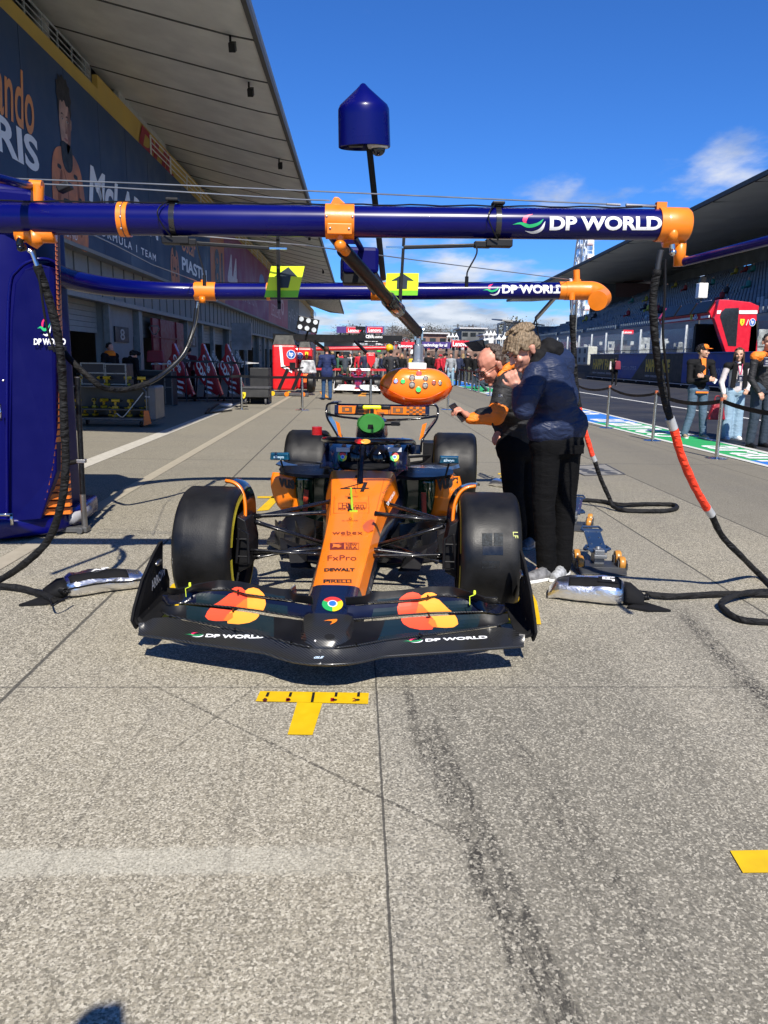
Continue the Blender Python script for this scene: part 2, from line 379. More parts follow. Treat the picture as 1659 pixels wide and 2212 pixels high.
# ============================================================= SETTING
def nodes_mat(name):
    m=bpy.data.materials.new(name); m.use_nodes=True; t=m.node_tree
    return m,t,t.nodes['Principled BSDF'],t.nodes.new,t.links.new
def concrete():
    m,t,b,nw,lk=nodes_mat('apron_concrete')
    tc=nw('ShaderNodeTexCoord'); sp=nw('ShaderNodeSeparateXYZ'); lk(tc.outputs['Object'],sp.inputs[0])
    def M(op,a,b_=None,c=None):
        n=nw('ShaderNodeMath'); n.operation=op
        for i,x in enumerate((a,b_,c)):
            if x is None: continue
            if isinstance(x,(int,float)): n.inputs[i].default_value=x
            else: lk(x,n.inputs[i])
        return n.outputs[0]
    def nz(sc,det=4,rough=.5,dist=0,map_=None):
        n=nw('ShaderNodeTexNoise'); n.inputs['Scale'].default_value=sc; n.inputs['Detail'].default_value=det; n.inputs['Roughness'].default_value=rough; n.inputs['Distortion'].default_value=dist
        if map_:
            mp=nw('ShaderNodeMapping'); mp.inputs['Scale'].default_value=map_; lk(tc.outputs['Object'],mp.inputs[0]); lk(mp.outputs[0],n.inputs['Vector'])
        else: lk(tc.outputs['Object'],n.inputs['Vector'])
        return n.outputs[0]
    def rng(v,a,b_,c=0,d=1,sm=False):
        n=nw('ShaderNodeMapRange'); n.inputs[1].default_value=a; n.inputs[2].default_value=b_; n.inputs[3].default_value=c; n.inputs[4].default_value=d
        if sm: n.interpolation_type='SMOOTHSTEP'
        lk(v,n.inputs[0]); return n.outputs[0]
    def mix(f,a,b_,mode='MIX'):
        n=nw('ShaderNodeMixRGB'); n.blend_type=mode
        if isinstance(f,(int,float)): n.inputs[0].default_value=f
        else: lk(f,n.inputs[0])
        for i,x in ((1,a),(2,b_)):
            if isinstance(x,tuple): n.inputs[i].default_value=(*x,1)
            else: lk(x,n.inputs[i])
        return n.outputs[0]
    X,Y=sp.outputs[0],sp.outputs[1]
    fine=nz(120,4,.8); mid=nz(42,3,.65); big=nz(1.3,5,.6); vb=nz(.28,4,.55)
    base=mix(rng(big,.3,.7),(.24,.212,.148),(.34,.305,.222))
    base=mix(rng(vb,.40,.60),base,mix(.5,base,(.15,.14,.115)))
    base=mix(rng(nz(4.5,6,.7),.50,.66,0,.30),base,(.125,.118,.098))
    # exposed aggregate: pale grit and dark pits
    vo=nw('ShaderNodeTexVoronoi'); vo.inputs['Scale'].default_value=150; lk(tc.outputs['Object'],vo.inputs['Vector'])
    sepc=nw('ShaderNodeSeparateColor'); lk(vo.outputs['Color'],sepc.inputs[0])
    base=mix(rng(sepc.outputs[0],.0,1,.1,.85),base,mix(rng(sepc.outputs[1],.25,.75),(.030,.027,.021),(.66,.61,.49)))
    base=mix(rng(fine,.38,.48,.9,0),base,(.024,.022,.018))
    base=mix(rng(fine,.58,.70,0,.6),base,(.56,.53,.44))
    base=mix(rng(mid,.40,.31,0,.35),base,(.10,.095,.085))
    # slab to slab tone
    def band(c,a,b_,s=.02):
        return M('MULTIPLY',rng(c,a-s,a+s),rng(c,b_-s,b_+s,1,0))
    base=mix(M('MULTIPLY',band(X,-1.5,.09),.16),base,(.32,.285,.21))
    base=mix(M('MULTIPLY',band(X,.09,2.42),.22),base,(.19,.185,.165))
    base=mix(M('MULTIPLY',band(X,3.51,5.75),.5),base,(.125,.115,.095))
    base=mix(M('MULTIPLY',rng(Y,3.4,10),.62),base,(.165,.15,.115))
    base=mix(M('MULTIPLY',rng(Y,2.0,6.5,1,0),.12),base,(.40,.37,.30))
    # worn pale painted line across the near slab
    ln=M('MULTIPLY',band(M('ADD',Y,M('MULTIPLY',nz(14),.05)),1.985,2.105,.012),rng(X,.2,-.3))
    base=mix(M('MULTIPLY',ln,rng(fine,.35,.55,.10,.50)),base,(.47,.45,.37))
    # tyre rubber laid down in broken streaks
    def streak(x0,dx,wd,y0,y1,amt,seed,thr=.5):
        xc=M('SUBTRACT',X,M('ADD',M('MULTIPLY',M('SUBTRACT',Y,2.5),dx),x0))
        core=rng(M('ABSOLUTE',xc),wd,wd*.35,0,1,True)
        br=nz(1.0,8,.85,2.2,(14+seed,5.5,1))
        on=rng(br,thr-.05,thr+.06); sk=M('MULTIPLY',rng(sepc.outputs[0],.55,.72,1,.22),rng(mid,.34,.52,.35,1))
        f=M('MULTIPLY',M('MULTIPLY',core,on),M('MULTIPLY',sk,amt))
        return M('MULTIPLY',f,band(Y,y0,y1,.15))
    for a in ((.30,-.13,.060,.9,2.95,1,0,.49),(.37,-.12,.035,.9,2.9,1,1,.47),(.25,-.02,.03,2.85,3.3,.9,2,.45),(.43,-.02,.02,2.8,3.1,.8,3,.47),(.64,-.17,.10,.9,2.9,.9,1,.54),(-.08,-1.1,.014,2.05,3.25,.75,9,.40),(-.75,.42,.010,2.6,3.6,.6,2,.42),(.52,-.16,.06,.9,2.6,.75,4,.54),(.95,-.20,.14,.8,2.9,.6,4,.56),(.74,.0,.05,2.0,3.6,.35,6,.5),(1.20,-.05,.10,1.6,3.4,.5,7,.56),(1.75,.10,.07,2.7,4.3,1,3,.47),(1.66,.12,.04,2.6,3.9,.6,8,.53),(-.40,-.06,.018,1.9,3.1,.35,5,.5),(-.29,-.11,.016,2.0,3.1,.35,8,.5),(-.86,.05,.012,1.5,3.1,.4,7,.45)):
        base=mix(streak(*a),base,(.020,.018,.017))
    for a in ((.60,-.14,.48,.5,3.3,.5,2,.40),(1.15,-.12,.40,.5,3.8,.5,6,.44),(1.7,.1,.25,1.5,4.5,.3,1,.47)): base=mix(streak(*a),base,(.085,.080,.066))
    for a in ((.2,.0,.12,8,60,.35,2,.5),(1.3,-.02,.16,8,60,.32,3,.48),(2.6,.04,.2,6,60,.3,9,.5),(4.3,.02,.3,5,70,.35,1,.48),(5.0,-.02,.25,5,70,.35,5,.45)):
        base=mix(streak(*a),base,(.09,.085,.08))
    fr=nz(1,5,.6,.8,(.5,6,1)); base=mix(M('MULTIPLY',rng(fr,.52,.7),M('MULTIPLY',rng(Y,4,9),.25)),base,(.13,.125,.12))
    # oil spots
    sp2=nz(1.7,3,.55); base=mix(rng(sp2,.70,.76,0,.55),base,(.09,.08,.07))
    # joints
    j=None
    for x0,wj in ((-1.5,.009),(.095,.0035),(2.42,.008),(3.51,.008),(5.2,.006),(-5.2,.008)):
        d=rng(M('ABSOLUTE',M('SUBTRACT',M('ADD',X,M('MULTIPLY',nz(9),.006)),x0+.003)),wj*1.35,wj*.7); j=d if j is None else M('MAXIMUM',j,d)
    yj=M('PINGPONG',M('SUBTRACT',Y,3.23),4.6); d=M('MULTIPLY',rng(yj,.006,.003),.7); j=M('MAXIMUM',j,d)
    for y0 in (21.9,10.9): j=M('MAXIMUM',j,rng(M('ABSOLUTE',M('SUBTRACT',Y,y0)),.03,.01,0,.5))
    base=mix(M('MULTIPLY',j,.82),base,(.045,.043,.038))
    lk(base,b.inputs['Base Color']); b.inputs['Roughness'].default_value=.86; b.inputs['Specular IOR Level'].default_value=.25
    bp=nw('ShaderNodeBump'); bp.inputs['Strength'].default_value=.55; bp.inputs['Distance'].default_value=.004
    lk(M('SUBTRACT',M('ADD',fine,M('MULTIPLY',mid,.6)),M('MULTIPLY',j,2)),bp.inputs['Height']); lk(bp.outputs[0],b.inputs['Normal'])
    return m
def asphalt():
    m=mat('lane_asphalt',(.024,.024,.028),.75,var=.25,vs=.6,bump=.4,bs=120); return m
def worn(name,col,dirt=(.3,.28,.24),amt=.5,sc=7):
    m,t,b,nw,lk=nodes_mat(name); tc=nw('ShaderNodeTexCoord')
    n=nw('ShaderNodeTexNoise'); n.inputs['Scale'].default_value=sc; n.inputs['Detail'].default_value=8; n.inputs['Roughness'].default_value=.75; lk(tc.outputs['Object'],n.inputs[0])
    r=nw('ShaderNodeMapRange'); r.inputs[1].default_value=.42; r.inputs[2].default_value=.68; r.inputs[4].default_value=amt; lk(n.outputs[0],r.inputs[0])
    x=nw('ShaderNodeMixRGB'); x.inputs[1].default_value=(*col,1); x.inputs[2].default_value=(*dirt,1); lk(r.outputs[0],x.inputs[0]); lk(x.outputs[0],b.inputs['Base Color']); b.inputs['Roughness'].default_value=.6
    return m
def sheetq(name,pts,z,m,parent=None,label=None,kind='structure'):
    mb=MB(); mb.add([(p[0],p[1],z) for p in pts],[tuple(range(len(pts)))]); o=mb.build(name,m,parent)
    for f in o.data.polygons: pass
    if kind: o['kind']=kind
    return o
def rect(name,x0,y0,x1,y1,z,m): return sheetq(name,[(x0,y0),(x1,y0),(x1,y1),(x0,y1)],z,m)
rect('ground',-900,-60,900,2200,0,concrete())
rect('pit_lane',6.9,-30,18.2,240,.004,asphalt())
WP=worn('white_line_paint',(.60,.60,.56),(.32,.31,.28),.45,9)
WP2=worn('old_white_line_paint',(.50,.47,.40),(.30,.28,.23),.75,14)
TP=worn('old_tan_line_paint',(.36,.32,.24),(.29,.255,.19),.9,8)
rect('painted_line',10.35,-20,10.52,240,.010,WP)
rect('painted_line',-3.76,4,-3.50,60,.005,WP2)
rect('painted_line',-2.55,1,-2.41,60,.005,TP)
# the coloured strip between apron and fast lane
GP=worn('green_paint',(.012,.33,.085),(.10,.30,.14),.35,6); BP=worn('blue_paint',(.02,.16,.55),(.10,.20,.42),.35,6)
xa=lambda y:interp([8,11,18,40,120],[5.92,5.86,5.55,5.45,5.3],y)
xb=lambda y:interp([8,12,24,50,120],[6.75,6.75,6.95,6.9,6.7],y)
def stripseg(y0,y1,fa,fb,z,m,name):
    sheetq(name,[(fa(y0),y0),(fb(y0),y0),(fb(y1),y1),(fa(y1),y1)],z,m)
ys=[-6,9.0,11.4,14.6,18.3,23,28,34,42,52,70,100]
cols=[GP,BP,GP,GP,BP,GP,BP,GP,BP,GP,BP]
for i in range(len(ys)-1): stripseg(ys[i],ys[i+1],xa,xb,.006,cols[i],'painted_strip')
for i in range(len(ys)-1):
    stripseg(ys[i],ys[i+1],lambda y:xa(y)-.02,lambda y:xa(y)+.10,.010,WP,'painted_line'); stripseg(ys[i],ys[i+1],lambda y:xb(y)-.08,lambda y:xb(y)+.05,.010,WP,'painted_line')
for y0,y1 in ((9.6,13.4),(14.9,19.4),(21,26),(29,35)):
    o=lettering('aramco',quadmap((xa(y0)+.16,y1,.011),(xa(y0)+.16,y0,.011),(xb(y0)-.12,y1,.011),(xb(y0)-.12,y0,.011),0),mat('strip_white',(.74,.76,.76),.6,var=.06),None,bold=.02); o.name='painted_lettering'; o.data.name='painted_lettering'; o['kind']='structure'
# yellow stop marks
def mark(name,polys,z,label,blk=None):
    mb=MB()
    for p in polys: mb.add([(x,y,z) for x,y in p],[tuple(range(len(p)))])
    o=mb.build(name,YEL); o['kind']='structure'; return o
def gp(u,v): p=at(u,v,z=0.004); return (p.x,p.y)
mark('stop_mark',[[gp(552,1515),gp(795,1521),gp(797,1497),gp(562,1493)],[gp(621,1587),gp(675,1588),gp(697,1518),gp(642,1517)]],.005,'')
mb=MB()
for i,u in enumerate((580,629,678,727,775)):
    a=gp(u,1496.5); L_=.10 if i==2 else .045
    mb.add([(a[0]-.006,a[1]-.003,.008),(a[0]+.006,a[1]-.003,.008),(a[0]+.004,a[1]-L_,.008),(a[0]-.008,a[1]-L_,.008)],[(0,1,2,3)])
    if i!=2:
        v,f=disc2(a[0]-.006,a[1]-.078,.011,.009,12); mb.add([(x,y,.008) for x,y in v],f)
o=mb.build('mark_ticks',BLK_T,fix=False); o['kind']='structure'
for u,s in ((573,'2'),(622,'1'),(718,'1'),(765,'2')):
    p=gp(u,1512); o=lettering(s,quadmap((p[0]-.008,p[1]-.02,.008),(p[0]+.008,p[1]-.02,.008),(p[0]-.008,p[1]+.012,.008),(p[0]+.008,p[1]+.012,.008),0),DRED,None,'mark_number'); o['kind']='structure'
mark('stop_mark',[[gp(1605,1886),(1.75,1.94),(1.75,2.05),gp(1577,1838)]],.005,'')
# L shaped marks round the wheels
cl=lambda x,y:(CO+RC@V((x,y,0)))
CO=V((-0.045,4.35,0)); RC=Matrix.Rotation(R_(-4.6),3,'Z')
def cmark(pl): return [(cl(x,y).x,cl(x,y).y) for x,y in pl]
YEL2=mat('yellow_mark_paint',(.80,.43,.004),.6,var=.1,vs=14)
mark('stop_mark',[[gp(1040,1285),gp(1040,1345),gp(1169,1349),gp(1160,1300),gp(1128,1240),gp(1110,1240),gp(1120,1290)]],.005,'')
mark('stop_mark',[[gp(336,1300),gp(340,1332),gp(450,1340),gp(450,1290),gp(395,1290),gp(392,1255),gp(372,1262),gp(352,1290)]],.005,'')
mark('stop_mark',[[gp(556,1072),gp(612,1072),gp(612,1076),gp(556,1076)],[gp(596,1065),gp(614,1065),gp(580,1102),gp(554,1104)]],.005,'')
mark('stop_mark',[[gp(1076,1022),gp(1100,1022),gp(1100,1025),gp(1076,1025)],[gp(1080,1028),gp(1100,1028),gp(1102,1031),gp(1082,1031)]],.005,'')
OY=mat('orange_mark_paint',(.75,.30,.02),.6,var=.1)
for pl in ([(700,862),(712,862),(698,845),(690,845)],[(772,856),(790,856),(792,849),(782,849)]):
    q=[gp(*a) for a in pl]; sheetq('stop_mark',q,.005,OY)
# drain cover with round lids in the apron
t=thing('access_cover','flat steel-framed access cover with round lids set in the concrete apron','cover',(3.0,6.6,0))
a,b,c,d=(V((*gp(u,v),.004)) for u,v in ((1221,1008),(1308,1003),(1350,1025),(1262,1027)))
mb=MB(); mb.add([a,b,c,d],[(0,1,2,3)]); mb.build('panel',mat('cover_panel',(.21,.20,.18),.8,var=.15,bump=.3),t)
mb=MB(); P4=[a,b,c,d]
for i in range(4): mb.bar(P4[i]+V((0,0,.002)),P4[(i+1)%4]+V((0,0,.002)),.02,.006)
mb.build('frame',DGREY,t)
for u,v in ((1292,1013),(1306,1017),(1320,1022),(1258,1014),(1270,1018),(1282,1022)):
    p=at(u,v,z=.004); mb=MB(); mb.lathe([(.0,.003),(.085,.003),(.085,.0)],18,c=(p.x,p.y,.003)); mb.build('lid',mat('lid_iron',(.05,.05,.05),.6),t)

# ============================================================= PIT BUILDING (left)
SOFF=mat('roof_soffit',(.78,.78,.74),.7,var=.07,vs=1.2,bump=.1,bs=8)
PW=mat('building_white',(.29,.29,.27),.75,var=.1,vs=2,bump=.15,bs=6)
PB=thing('pit_building','long grey pit building with a row of garage doors under a wide overhanging roof','building',(-8,60,0))
Y0,Y1=6.0,143.0
# roof: soffit panels with seams, fascia, gutter
xs=[-2.57,-3.2,-4.5,-6.5,-8.6]; zs=[9.12,9.22,9.5,9.95,10.45]
mb=MB(); 
yy=Y0
k=0
while yy<Y1-.1:
    y2=min(yy+3.0,Y1); 
    secs=[[(x,yy+.03,z) for x,z in zip(xs,zs)],[(x,y2-.03,z) for x,z in zip(xs,zs)]]
    mb.sheet(secs,.05); yy=y2; k+=1
mb.build('roof_soffit',SOFF,PB)
mb=MB(); yy=Y0
while yy<=Y1:
    for i in range(4): mb.bar((xs[i],yy,zs[i]-.02),(xs[i+1],yy,zs[i+1]-.02),.05,.06)
    yy+=3
mb.bar((-2.55,Y0,9.14),(-2.55,Y1,9.14),.12,.20)
mb.build('roof_seams',mat('seam_dark',(.10,.10,.095),.7),PB)
mb=MB(); mb.sheet([[(-2.5,Y0,9.30),(-5,Y0,10.4),(-16,Y0,11.9)],[(-2.5,Y1,9.30),(-5,Y1,10.4),(-16,Y1,11.9)]],.12)
mb.prism([(-2.5,Y1,9.1),(-5,Y1,9.3),(-8.6,Y1,10.5),(-16,Y1,10.6),(-16,Y1,11.9),(-5,Y1,10.35),(-2.5,Y1,9.28)],(0,.1,0))
mb.build('roof',mat('roof_metal',(.35,.35,.35),.5,var=.1),PB)
# upper storey behind balcony
mb=MB(); mb.box((-10.6,(Y0+Y1)/2,9.6),(.3,Y1-Y0,4.2)); mb.build('upper_wall',mat('upper_dark',(.06,.065,.06),.6),PB)
mb=MB(); mb.box((-9,(Y0+Y1)/2,8.2),(2.2,Y1-Y0,.15)); mb.build('balcony_floor',PW,PB)
mb=MB(); mb.box((-8.42,33.4,9.65),(.1,5.4,2.3)); mb.box((-8.42,29.9,9.65),(.16,1.4,2.3)); mb.build('screen_wall',mat('screen_white',(.62,.62,.58),.5),PB)
for y in [14.5,19]+[at(u,v,x=-8.8).y for u,v in ((85,47),(178,132),(370,344),(403,382),(432,406),(457,429))]+[56,63,70,77,84,92,100,108,116,124,132]:
    mb=MB(); mb.lathe([(.24,8.2),(.24,11)],14,c=(-8.8,y,0)); mb.build('column',mat('column_white',(.50,.50,.47),.6),PB,smooth=True,auto=40)
YB=mat('ochre_band',(.62,.43,.10),.6,var=.06,vs=1)
mb=MB(); mb.box((-8.0,(Y0+25.6)/2,8.8),(.16,25.6-Y0,1.0)); mb.box((-8.0,(25.6+Y1)/2,9.0),(.16,Y1-25.6,1.4)); mb.build('parapet',YB,PB)
RAIL=mat('rail_paint',(.38,.42,.44),.5)
mb=MB()
for z in (9.36,9.52,9.68,9.85): mb.tube([(-8.05,Y0,z),(-8.05,25.3,z)],.017 if z<9.8 else .028,6)
y=Y0
while y<25.4: mb.bar((-8.05,y,9.3),(-8.05,y,9.86),.035); y+=1.05
mb.build('railing',RAIL,PB)
mb=MB()
for z in (8.75,8.95,9.15): mb.tube([(-7.5,30,z),(-7.5,Y1,z)],.02,6)
y=30
while y<Y1: mb.bar((-7.5,y,8.4),(-7.5,y,9.18),.05 ); y+=3.0
mb.build('railing',mat('rail_white',(.7,.7,.68),.5),PB)
# lower wall: header, piers, shutters
mb=MB(); mb.box((-7.9,(Y0+Y1)/2,3.62),(.3,Y1-Y0,1.25)); mb.box((-7.7,(Y0+Y1)/2,4.22),(.7,Y1-Y0,.1)); mb.build('header_wall',PW,PB)
mb=MB(); y=Y0
while y<Y1: mb.box((-7.735,y,3.62),(.03,.03,1.2)); y+=1.15
mb.build('wall_ribs',mat('rib_dark',(.12,.12,.11),.7),PB)
mb=MB(); mb.box((-7.68,(Y0+Y1)/2,3.02),(.25,Y1-Y0,.14)); mb.build('header_beam',mat('beam_grey',(.30,.30,.29),.6),PB)
SHUT=mat('roller_shutter',(.34,.33,.29),.6,var=.08)
NUM=[('6',15.0),('8',26.5),('10',37.7),('12',49.3),('14',63.5),('16',77),('18',91),('20',105),('22',120)]
for i,(s,y) in enumerate(NUM):
    mb=MB(); mb.box((-8.05,y-.05,1.5),(.34,3.0,3.0)); mb.build('pier',PW,PB,bevel=.02)
    mb=MB(); mb.box((-7.80,y+1.8,1.5),(.22,.42,3.0)); mb.box((-7.8,y-1.6,1.5),(.18,.16,3.0)); mb.build('pipe',mat('pier_trim',(.20,.21,.20),.5),PB)
    pl=MB(); pl.box((-7.85,y,2.08),(.05,1.5,.50)); po=pl.build('number_plate',mat('plate_black',(.01,.01,.011),.5),PB)
    lettering(s,quadmap((-7.82,y-.13-.12*len(s),1.90),(-7.82,y+.13+.12*len(s),1.90),(-7.82,y-.13-.12*len(s),2.26),(-7.82,y+.13+.12*len(s),2.26),.004),mat('number_grey',(.40,.41,.40),.5),po,bold=.012)
    y2=NUM[i+1][1] if i+1<len(NUM) else y+14
    a,b=y+2.05,y2-1.7; mid=(a+b)/2
    for c,d in ((a,mid-.25),(mid+.25,b)):
        g=MB(); z=2.92
        while z>2.0-(0.0): g.box((-8.12,(c+d)/2,z),(.06,d-c,.145)); z-=.155
        g.build('roller_shutter',SHUT,PB)
    g=MB(); g.box((-8.0,mid,1.5),(.2,.4,3.0)); g.build('door_post',mat('door_post',(.26,.27,.26),.5),PB)
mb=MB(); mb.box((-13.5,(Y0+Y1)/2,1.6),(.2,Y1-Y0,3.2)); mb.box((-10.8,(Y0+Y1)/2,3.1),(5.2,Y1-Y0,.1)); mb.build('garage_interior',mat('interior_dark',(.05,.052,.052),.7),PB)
mb=MB()
for y in (19,22.5): mb.box((-9.2,y,1.25),(.08,3.2,2.3))
mb.build('partition_panel',mat('partition_grey',(.32,.34,.34),.6),PB)
mb=MB()
for y in (32.6,): mb.box((-7.75,y,1.5),(.08,5.2,2.6)); mb.box((-7.69,y-1.6,1.5),(.06,.05,2.6)); mb.box((-7.69,y+1.1,1.5),(.06,.05,2.6)); mb.box((-7.69,y,2.1),(.06,5.0,.04))
mb.build('partition_panel',mat('partition_red',(.22,.008,.02),.5),PB)
for y in (21,24.3,33,52,72):
    mb=MB(); mb.bar((-3.2,y,9.2),(-3.2,y,9.05),.05); mb.box((-3.15,y,8.93),(.16,.28,.20),Matrix.Rotation(.5,3,'X')); mb.build('floodlight',BLACK,PB)

# ------------------------------------------------------------- banners hung on the front
BX=-7.4
def wq(x,u0,v0,u1,v1,off=.01):
    a=at(u0,v0,x=x); b=at(u1,v1,x=x)
    return quadmap(V((x,a.y,a.z)),V((x,b.y,a.z)),V((x,a.y,b.z)),V((x,b.y,b.z)),off)
def board(name,y0,y1,m,label,slant=0,z0=4.2,z1=8.42):
    t=MB(); t.prism([(BX,y0,z0),(BX,y1,z0),(BX,y1+slant,z1),(BX,y0+slant,z1)],(-.08,0,0)); o=t.build(name,m); tag(o,label,'banner'); return o
def bmat(name,c): return mat(name,c,.6,var=.06,vs=.8,bump=.06,bs=3)
nav=board('banner',7.0,40.5,bmat('banner_navy',(.022,.052,.115)),'dark navy team banner with white lettering and driver portraits over the garages')
mb=MB(); y=8.2
while y<40: mb.box((BX+.003,y,6.31),(.006,.012,4.2)); y+=2.6
mb.build('seam',mat('seam_navy',(.02,.035,.065),.6),nav)
ban_or=board('banner',40.55,44.6,bmat('banner_orange',(.50,.17,.06)),'orange banner with the big number 81 between the navy and purple banners')
ban_pu=board('banner',44.65,66,bmat('banner_purple',(.24,.05,.14)),'purple banner with the number 44 above the garages')
ban_rd=board('banner',66.05,84,bmat('banner_crimson',(.42,.09,.13)),'pinkish red banner with the number 16 above the garages')
ban_gr=board('banner',84.05,100,bmat('banner_slate',(.10,.115,.125)),'slate grey banner further down the garage row')
ban_wh=board('banner',100.05,124,bmat('banner_pale',(.42,.42,.42)),'pale grey banner towards the far end of the garages')
ban_pk=board('banner',124.05,142,bmat('banner_pink',(.55,.12,.18)),'small pink banner at the far end of the garage row',z1=6.2)
SC=mat('script_orange',(.75,.28,.08),.5,var=.05)
def wbox(y0,z0,y1,z1,x=BX,off=.012): return quadmap(V((x,y0,z0)),V((x,y1,z0)),V((x,y0,z1)),V((x,y1,z1)),off)
def WL(s,y0,z0,y1,z1,m,par,**k): return lettering(s,wbox(y0,z0,y1,z1),m,par,**k)
pa=at(84,363,x=BX); 
WL('NORRIS',13.3,5.5,19.25,6.25,WHT_T,nav,bold=.03)
WL('Lando',16.7,6.25,19.15,7.5,SC,nav,bold=.012,shear=.25)
WL('McLAREN',22.6,5.55,30.3,6.55,WHT_T,nav,bold=.035,shear=.2)
WL('FORMULA 1 TEAM',23.0,4.78,29.6,5.02,WHT_T,nav,bold=.02,space=1.3)
WL('Oscar',34.0,5.75,36.8,6.5,SC,nav,bold=.012,shear=.25)
WL('PIASTRI',33.9,4.95,39.3,5.5,WHT_T,nav,bold=.03)
WL('81',41.6,4.9,44.0,6.9,BLK_T,ban_or,bold=.04)
WL('44',45.6,4.9,49.2,7.2,mat('lett_pale',(.62,.55,.60),.5),ban_pu,bold=.03)
WL('HAMILTON',50.5,4.9,58,5.9,mat('lett_dim',(.42,.22,.32),.5),ban_pu)
WL('16',74.5,5.4,79.5,8.0,mat('lett_pink',(.66,.40,.42),.5),ban_rd)
WL('LECLERC',68,4.9,76,5.9,mat('lett_pink',(.66,.40,.42),.5),ban_rd)
for i in range(4): WL('12'if i%2 else 'F1',85+i*3.5,5.2+.5*(i%2),87.5+i*3.5,6.2+.5*(i%2),GRY_T,ban_gr)
v,f=disc2(.5,.5,.5,.5); mb=MB(); emit2d(mb,v,f,wbox(60,6.2,63.5,7.6)); mb.build('emblem',mat('badge_blue',(.1,.2,.55),.5),ban_pu,fix=False)
v,f=disc2(.5,.5,.5,.5); mb=MB(); emit2d(mb,v,f,wbox(67,6.6,69.6,8.0)); mb.build('emblem',mat('badge_yellow',(.6,.45,.1),.5),ban_rd,fix=False)
def portrait(y,sc,par):
    "generic painted figure in an orange suit, flat print on the banner"
    W=lambda off:(lambda a,b:V((BX+off,y+a*sc,4.25+b*sc)))
    def poly(p,m,off,name):
        q=spline([(a,b,0) for a,b in p],4,True); mb=MB(); fn=W(off); mb.add([fn(a.x,a.y) for a in q],[tuple(range(len(q)))]); mb.build(name,m,par,fix=False)
    skin=mat('print_skin',(.50,.30,.23),.6,var=.22,vs=3); hair=mat('print_hair',(.02,.018,.02),.7); suit=mat('print_suit',(.60,.22,.10),.6,var=.22,vs=2); blk=mat('print_black',(.015,.02,.025),.6)
    poly([(-1.0,0),(-1.05,1.2),(-.85,1.85),(-.35,2.1),(.35,2.1),(.85,1.85),(1.08,1.2),(1.15,.0),(.3,-.05),(-.4,-.05)],suit,.010,'print_suit')
    poly([(-.3,1.75),(-.34,2.2),(0,2.26),(.36,2.2),(.32,1.75),(0,1.6)],blk,.014,'print_collar')
    sh=mat('print_skin_shade',(.27,.13,.10),.6,var=.25,vs=4)
    poly([(-.22,2.1),(-.33,2.42),(-.36,2.8),(-.35,3.1),(-.2,3.25),(.1,3.28),(.32,3.1),(.36,2.8),(.33,2.42),(.2,2.15),(.05,2.02),(-.08,2.02)],skin,.012,'print_face')
    poly([(.36,2.62),(.42,2.7),(.43,2.85),(.36,2.88)],skin,.012,'print_ear')
    poly([(.36,2.8),(.33,2.42),(.2,2.15),(.05,2.02),(.03,2.2),(.12,2.34),(.10,2.5),(.16,2.7),(.20,2.95),(.30,3.1)],sh,.014,'print_shade')
    poly([(-.2,2.12),(.2,2.15),(.16,1.95),(-.14,1.92)],sh,.011,'print_neck')
    hp=[(-.36,2.78),(-.41,2.95),(-.40,3.15),(-.47,3.22),(-.42,3.38),(-.46,3.5),(-.32,3.56),(-.30,3.68),(-.14,3.64),(-.04,3.74),(.08,3.66),(.22,3.72),(.30,3.60),(.42,3.58),(.42,3.42),(.50,3.32),(.43,3.18),(.46,3.02),(.39,2.9),(.36,2.78),(.33,3.0),(.24,3.12),(.12,3.10),(.0,3.20),(-.12,3.12),(-.24,3.14),(-.32,3.02)]
    poly(hp,hair,.016,'print_hair')
    for cx in (-.16,.15):
        poly([(cx-.075,2.75),(cx,2.785),(cx+.075,2.755),(cx,2.728)],mat('print_eye_white',(.42,.36,.33),.6),.018,'print_eye'); poly([(cx-.022,2.755),(cx,2.78),(cx+.022,2.755),(cx,2.732)],hair,.020,'print_iris')
        poly([(cx-.10,2.835),(cx-.02,2.885),(cx+.10,2.845),(cx,2.855)],hair,.018,'print_brow'); poly([(cx-.08,2.77),(cx,2.805),(cx+.08,2.775),(cx,2.79)],sh,.0185,'print_lid')
    poly([(-.13,2.335),(-.03,2.365),(.0,2.355),(.04,2.365),(.13,2.34),(.05,2.30),(-.05,2.30)],mat('print_lip',(.36,.14,.12),.6),.018,'print_mouth')
    poly([(.03,2.78),(.055,2.6),(.085,2.50),(.02,2.465),(-.05,2.48),(.0,2.52)],sh,.018,'print_nose')
    for q in ([(-.75,.9),(-.5,1.5),(-.38,1.5),(-.60,.8)],[(.60,.3),(.58,1.4),(.70,1.5),(.80,.4)],[(-.3,1.62),(-.05,1.2),(.0,0),(-.06,0),(-.1,1.15)]): poly(q,mat('print_seam',(.28,.08,.03),.6),.013,'print_seam')
    for (cx,cy,w,h) in ((-.55,1.62,.2,.08),(.5,1.6,.22,.09),(-.1,.9,.5,.12),(.35,.55,.3,.14),(-.6,.5,.25,.12),(.75,1.1,.16,.1)):
        poly([(cx-w/2,cy-h/2),(cx+w/2,cy-h/2),(cx+w/2,cy+h/2),(cx-w/2,cy+h/2)],blk,.015,'print_patch')
portrait(21.1,1.06,nav); portrait(32.6,.66,nav)
WL('RICHARD',20.5,4.35,21.5,4.6,WHT_T,nav)
dh=lettering('DHL',quadmap(V((-7.9,29.8,8.75)),V((-7.9,35.2,8.75)),V((-7.9,29.8,9.62)),V((-7.9,35.2,9.62)),.01),mat('dhl_red',(.42,.02,.05),.5),PB,bold=.05,shear=.3)

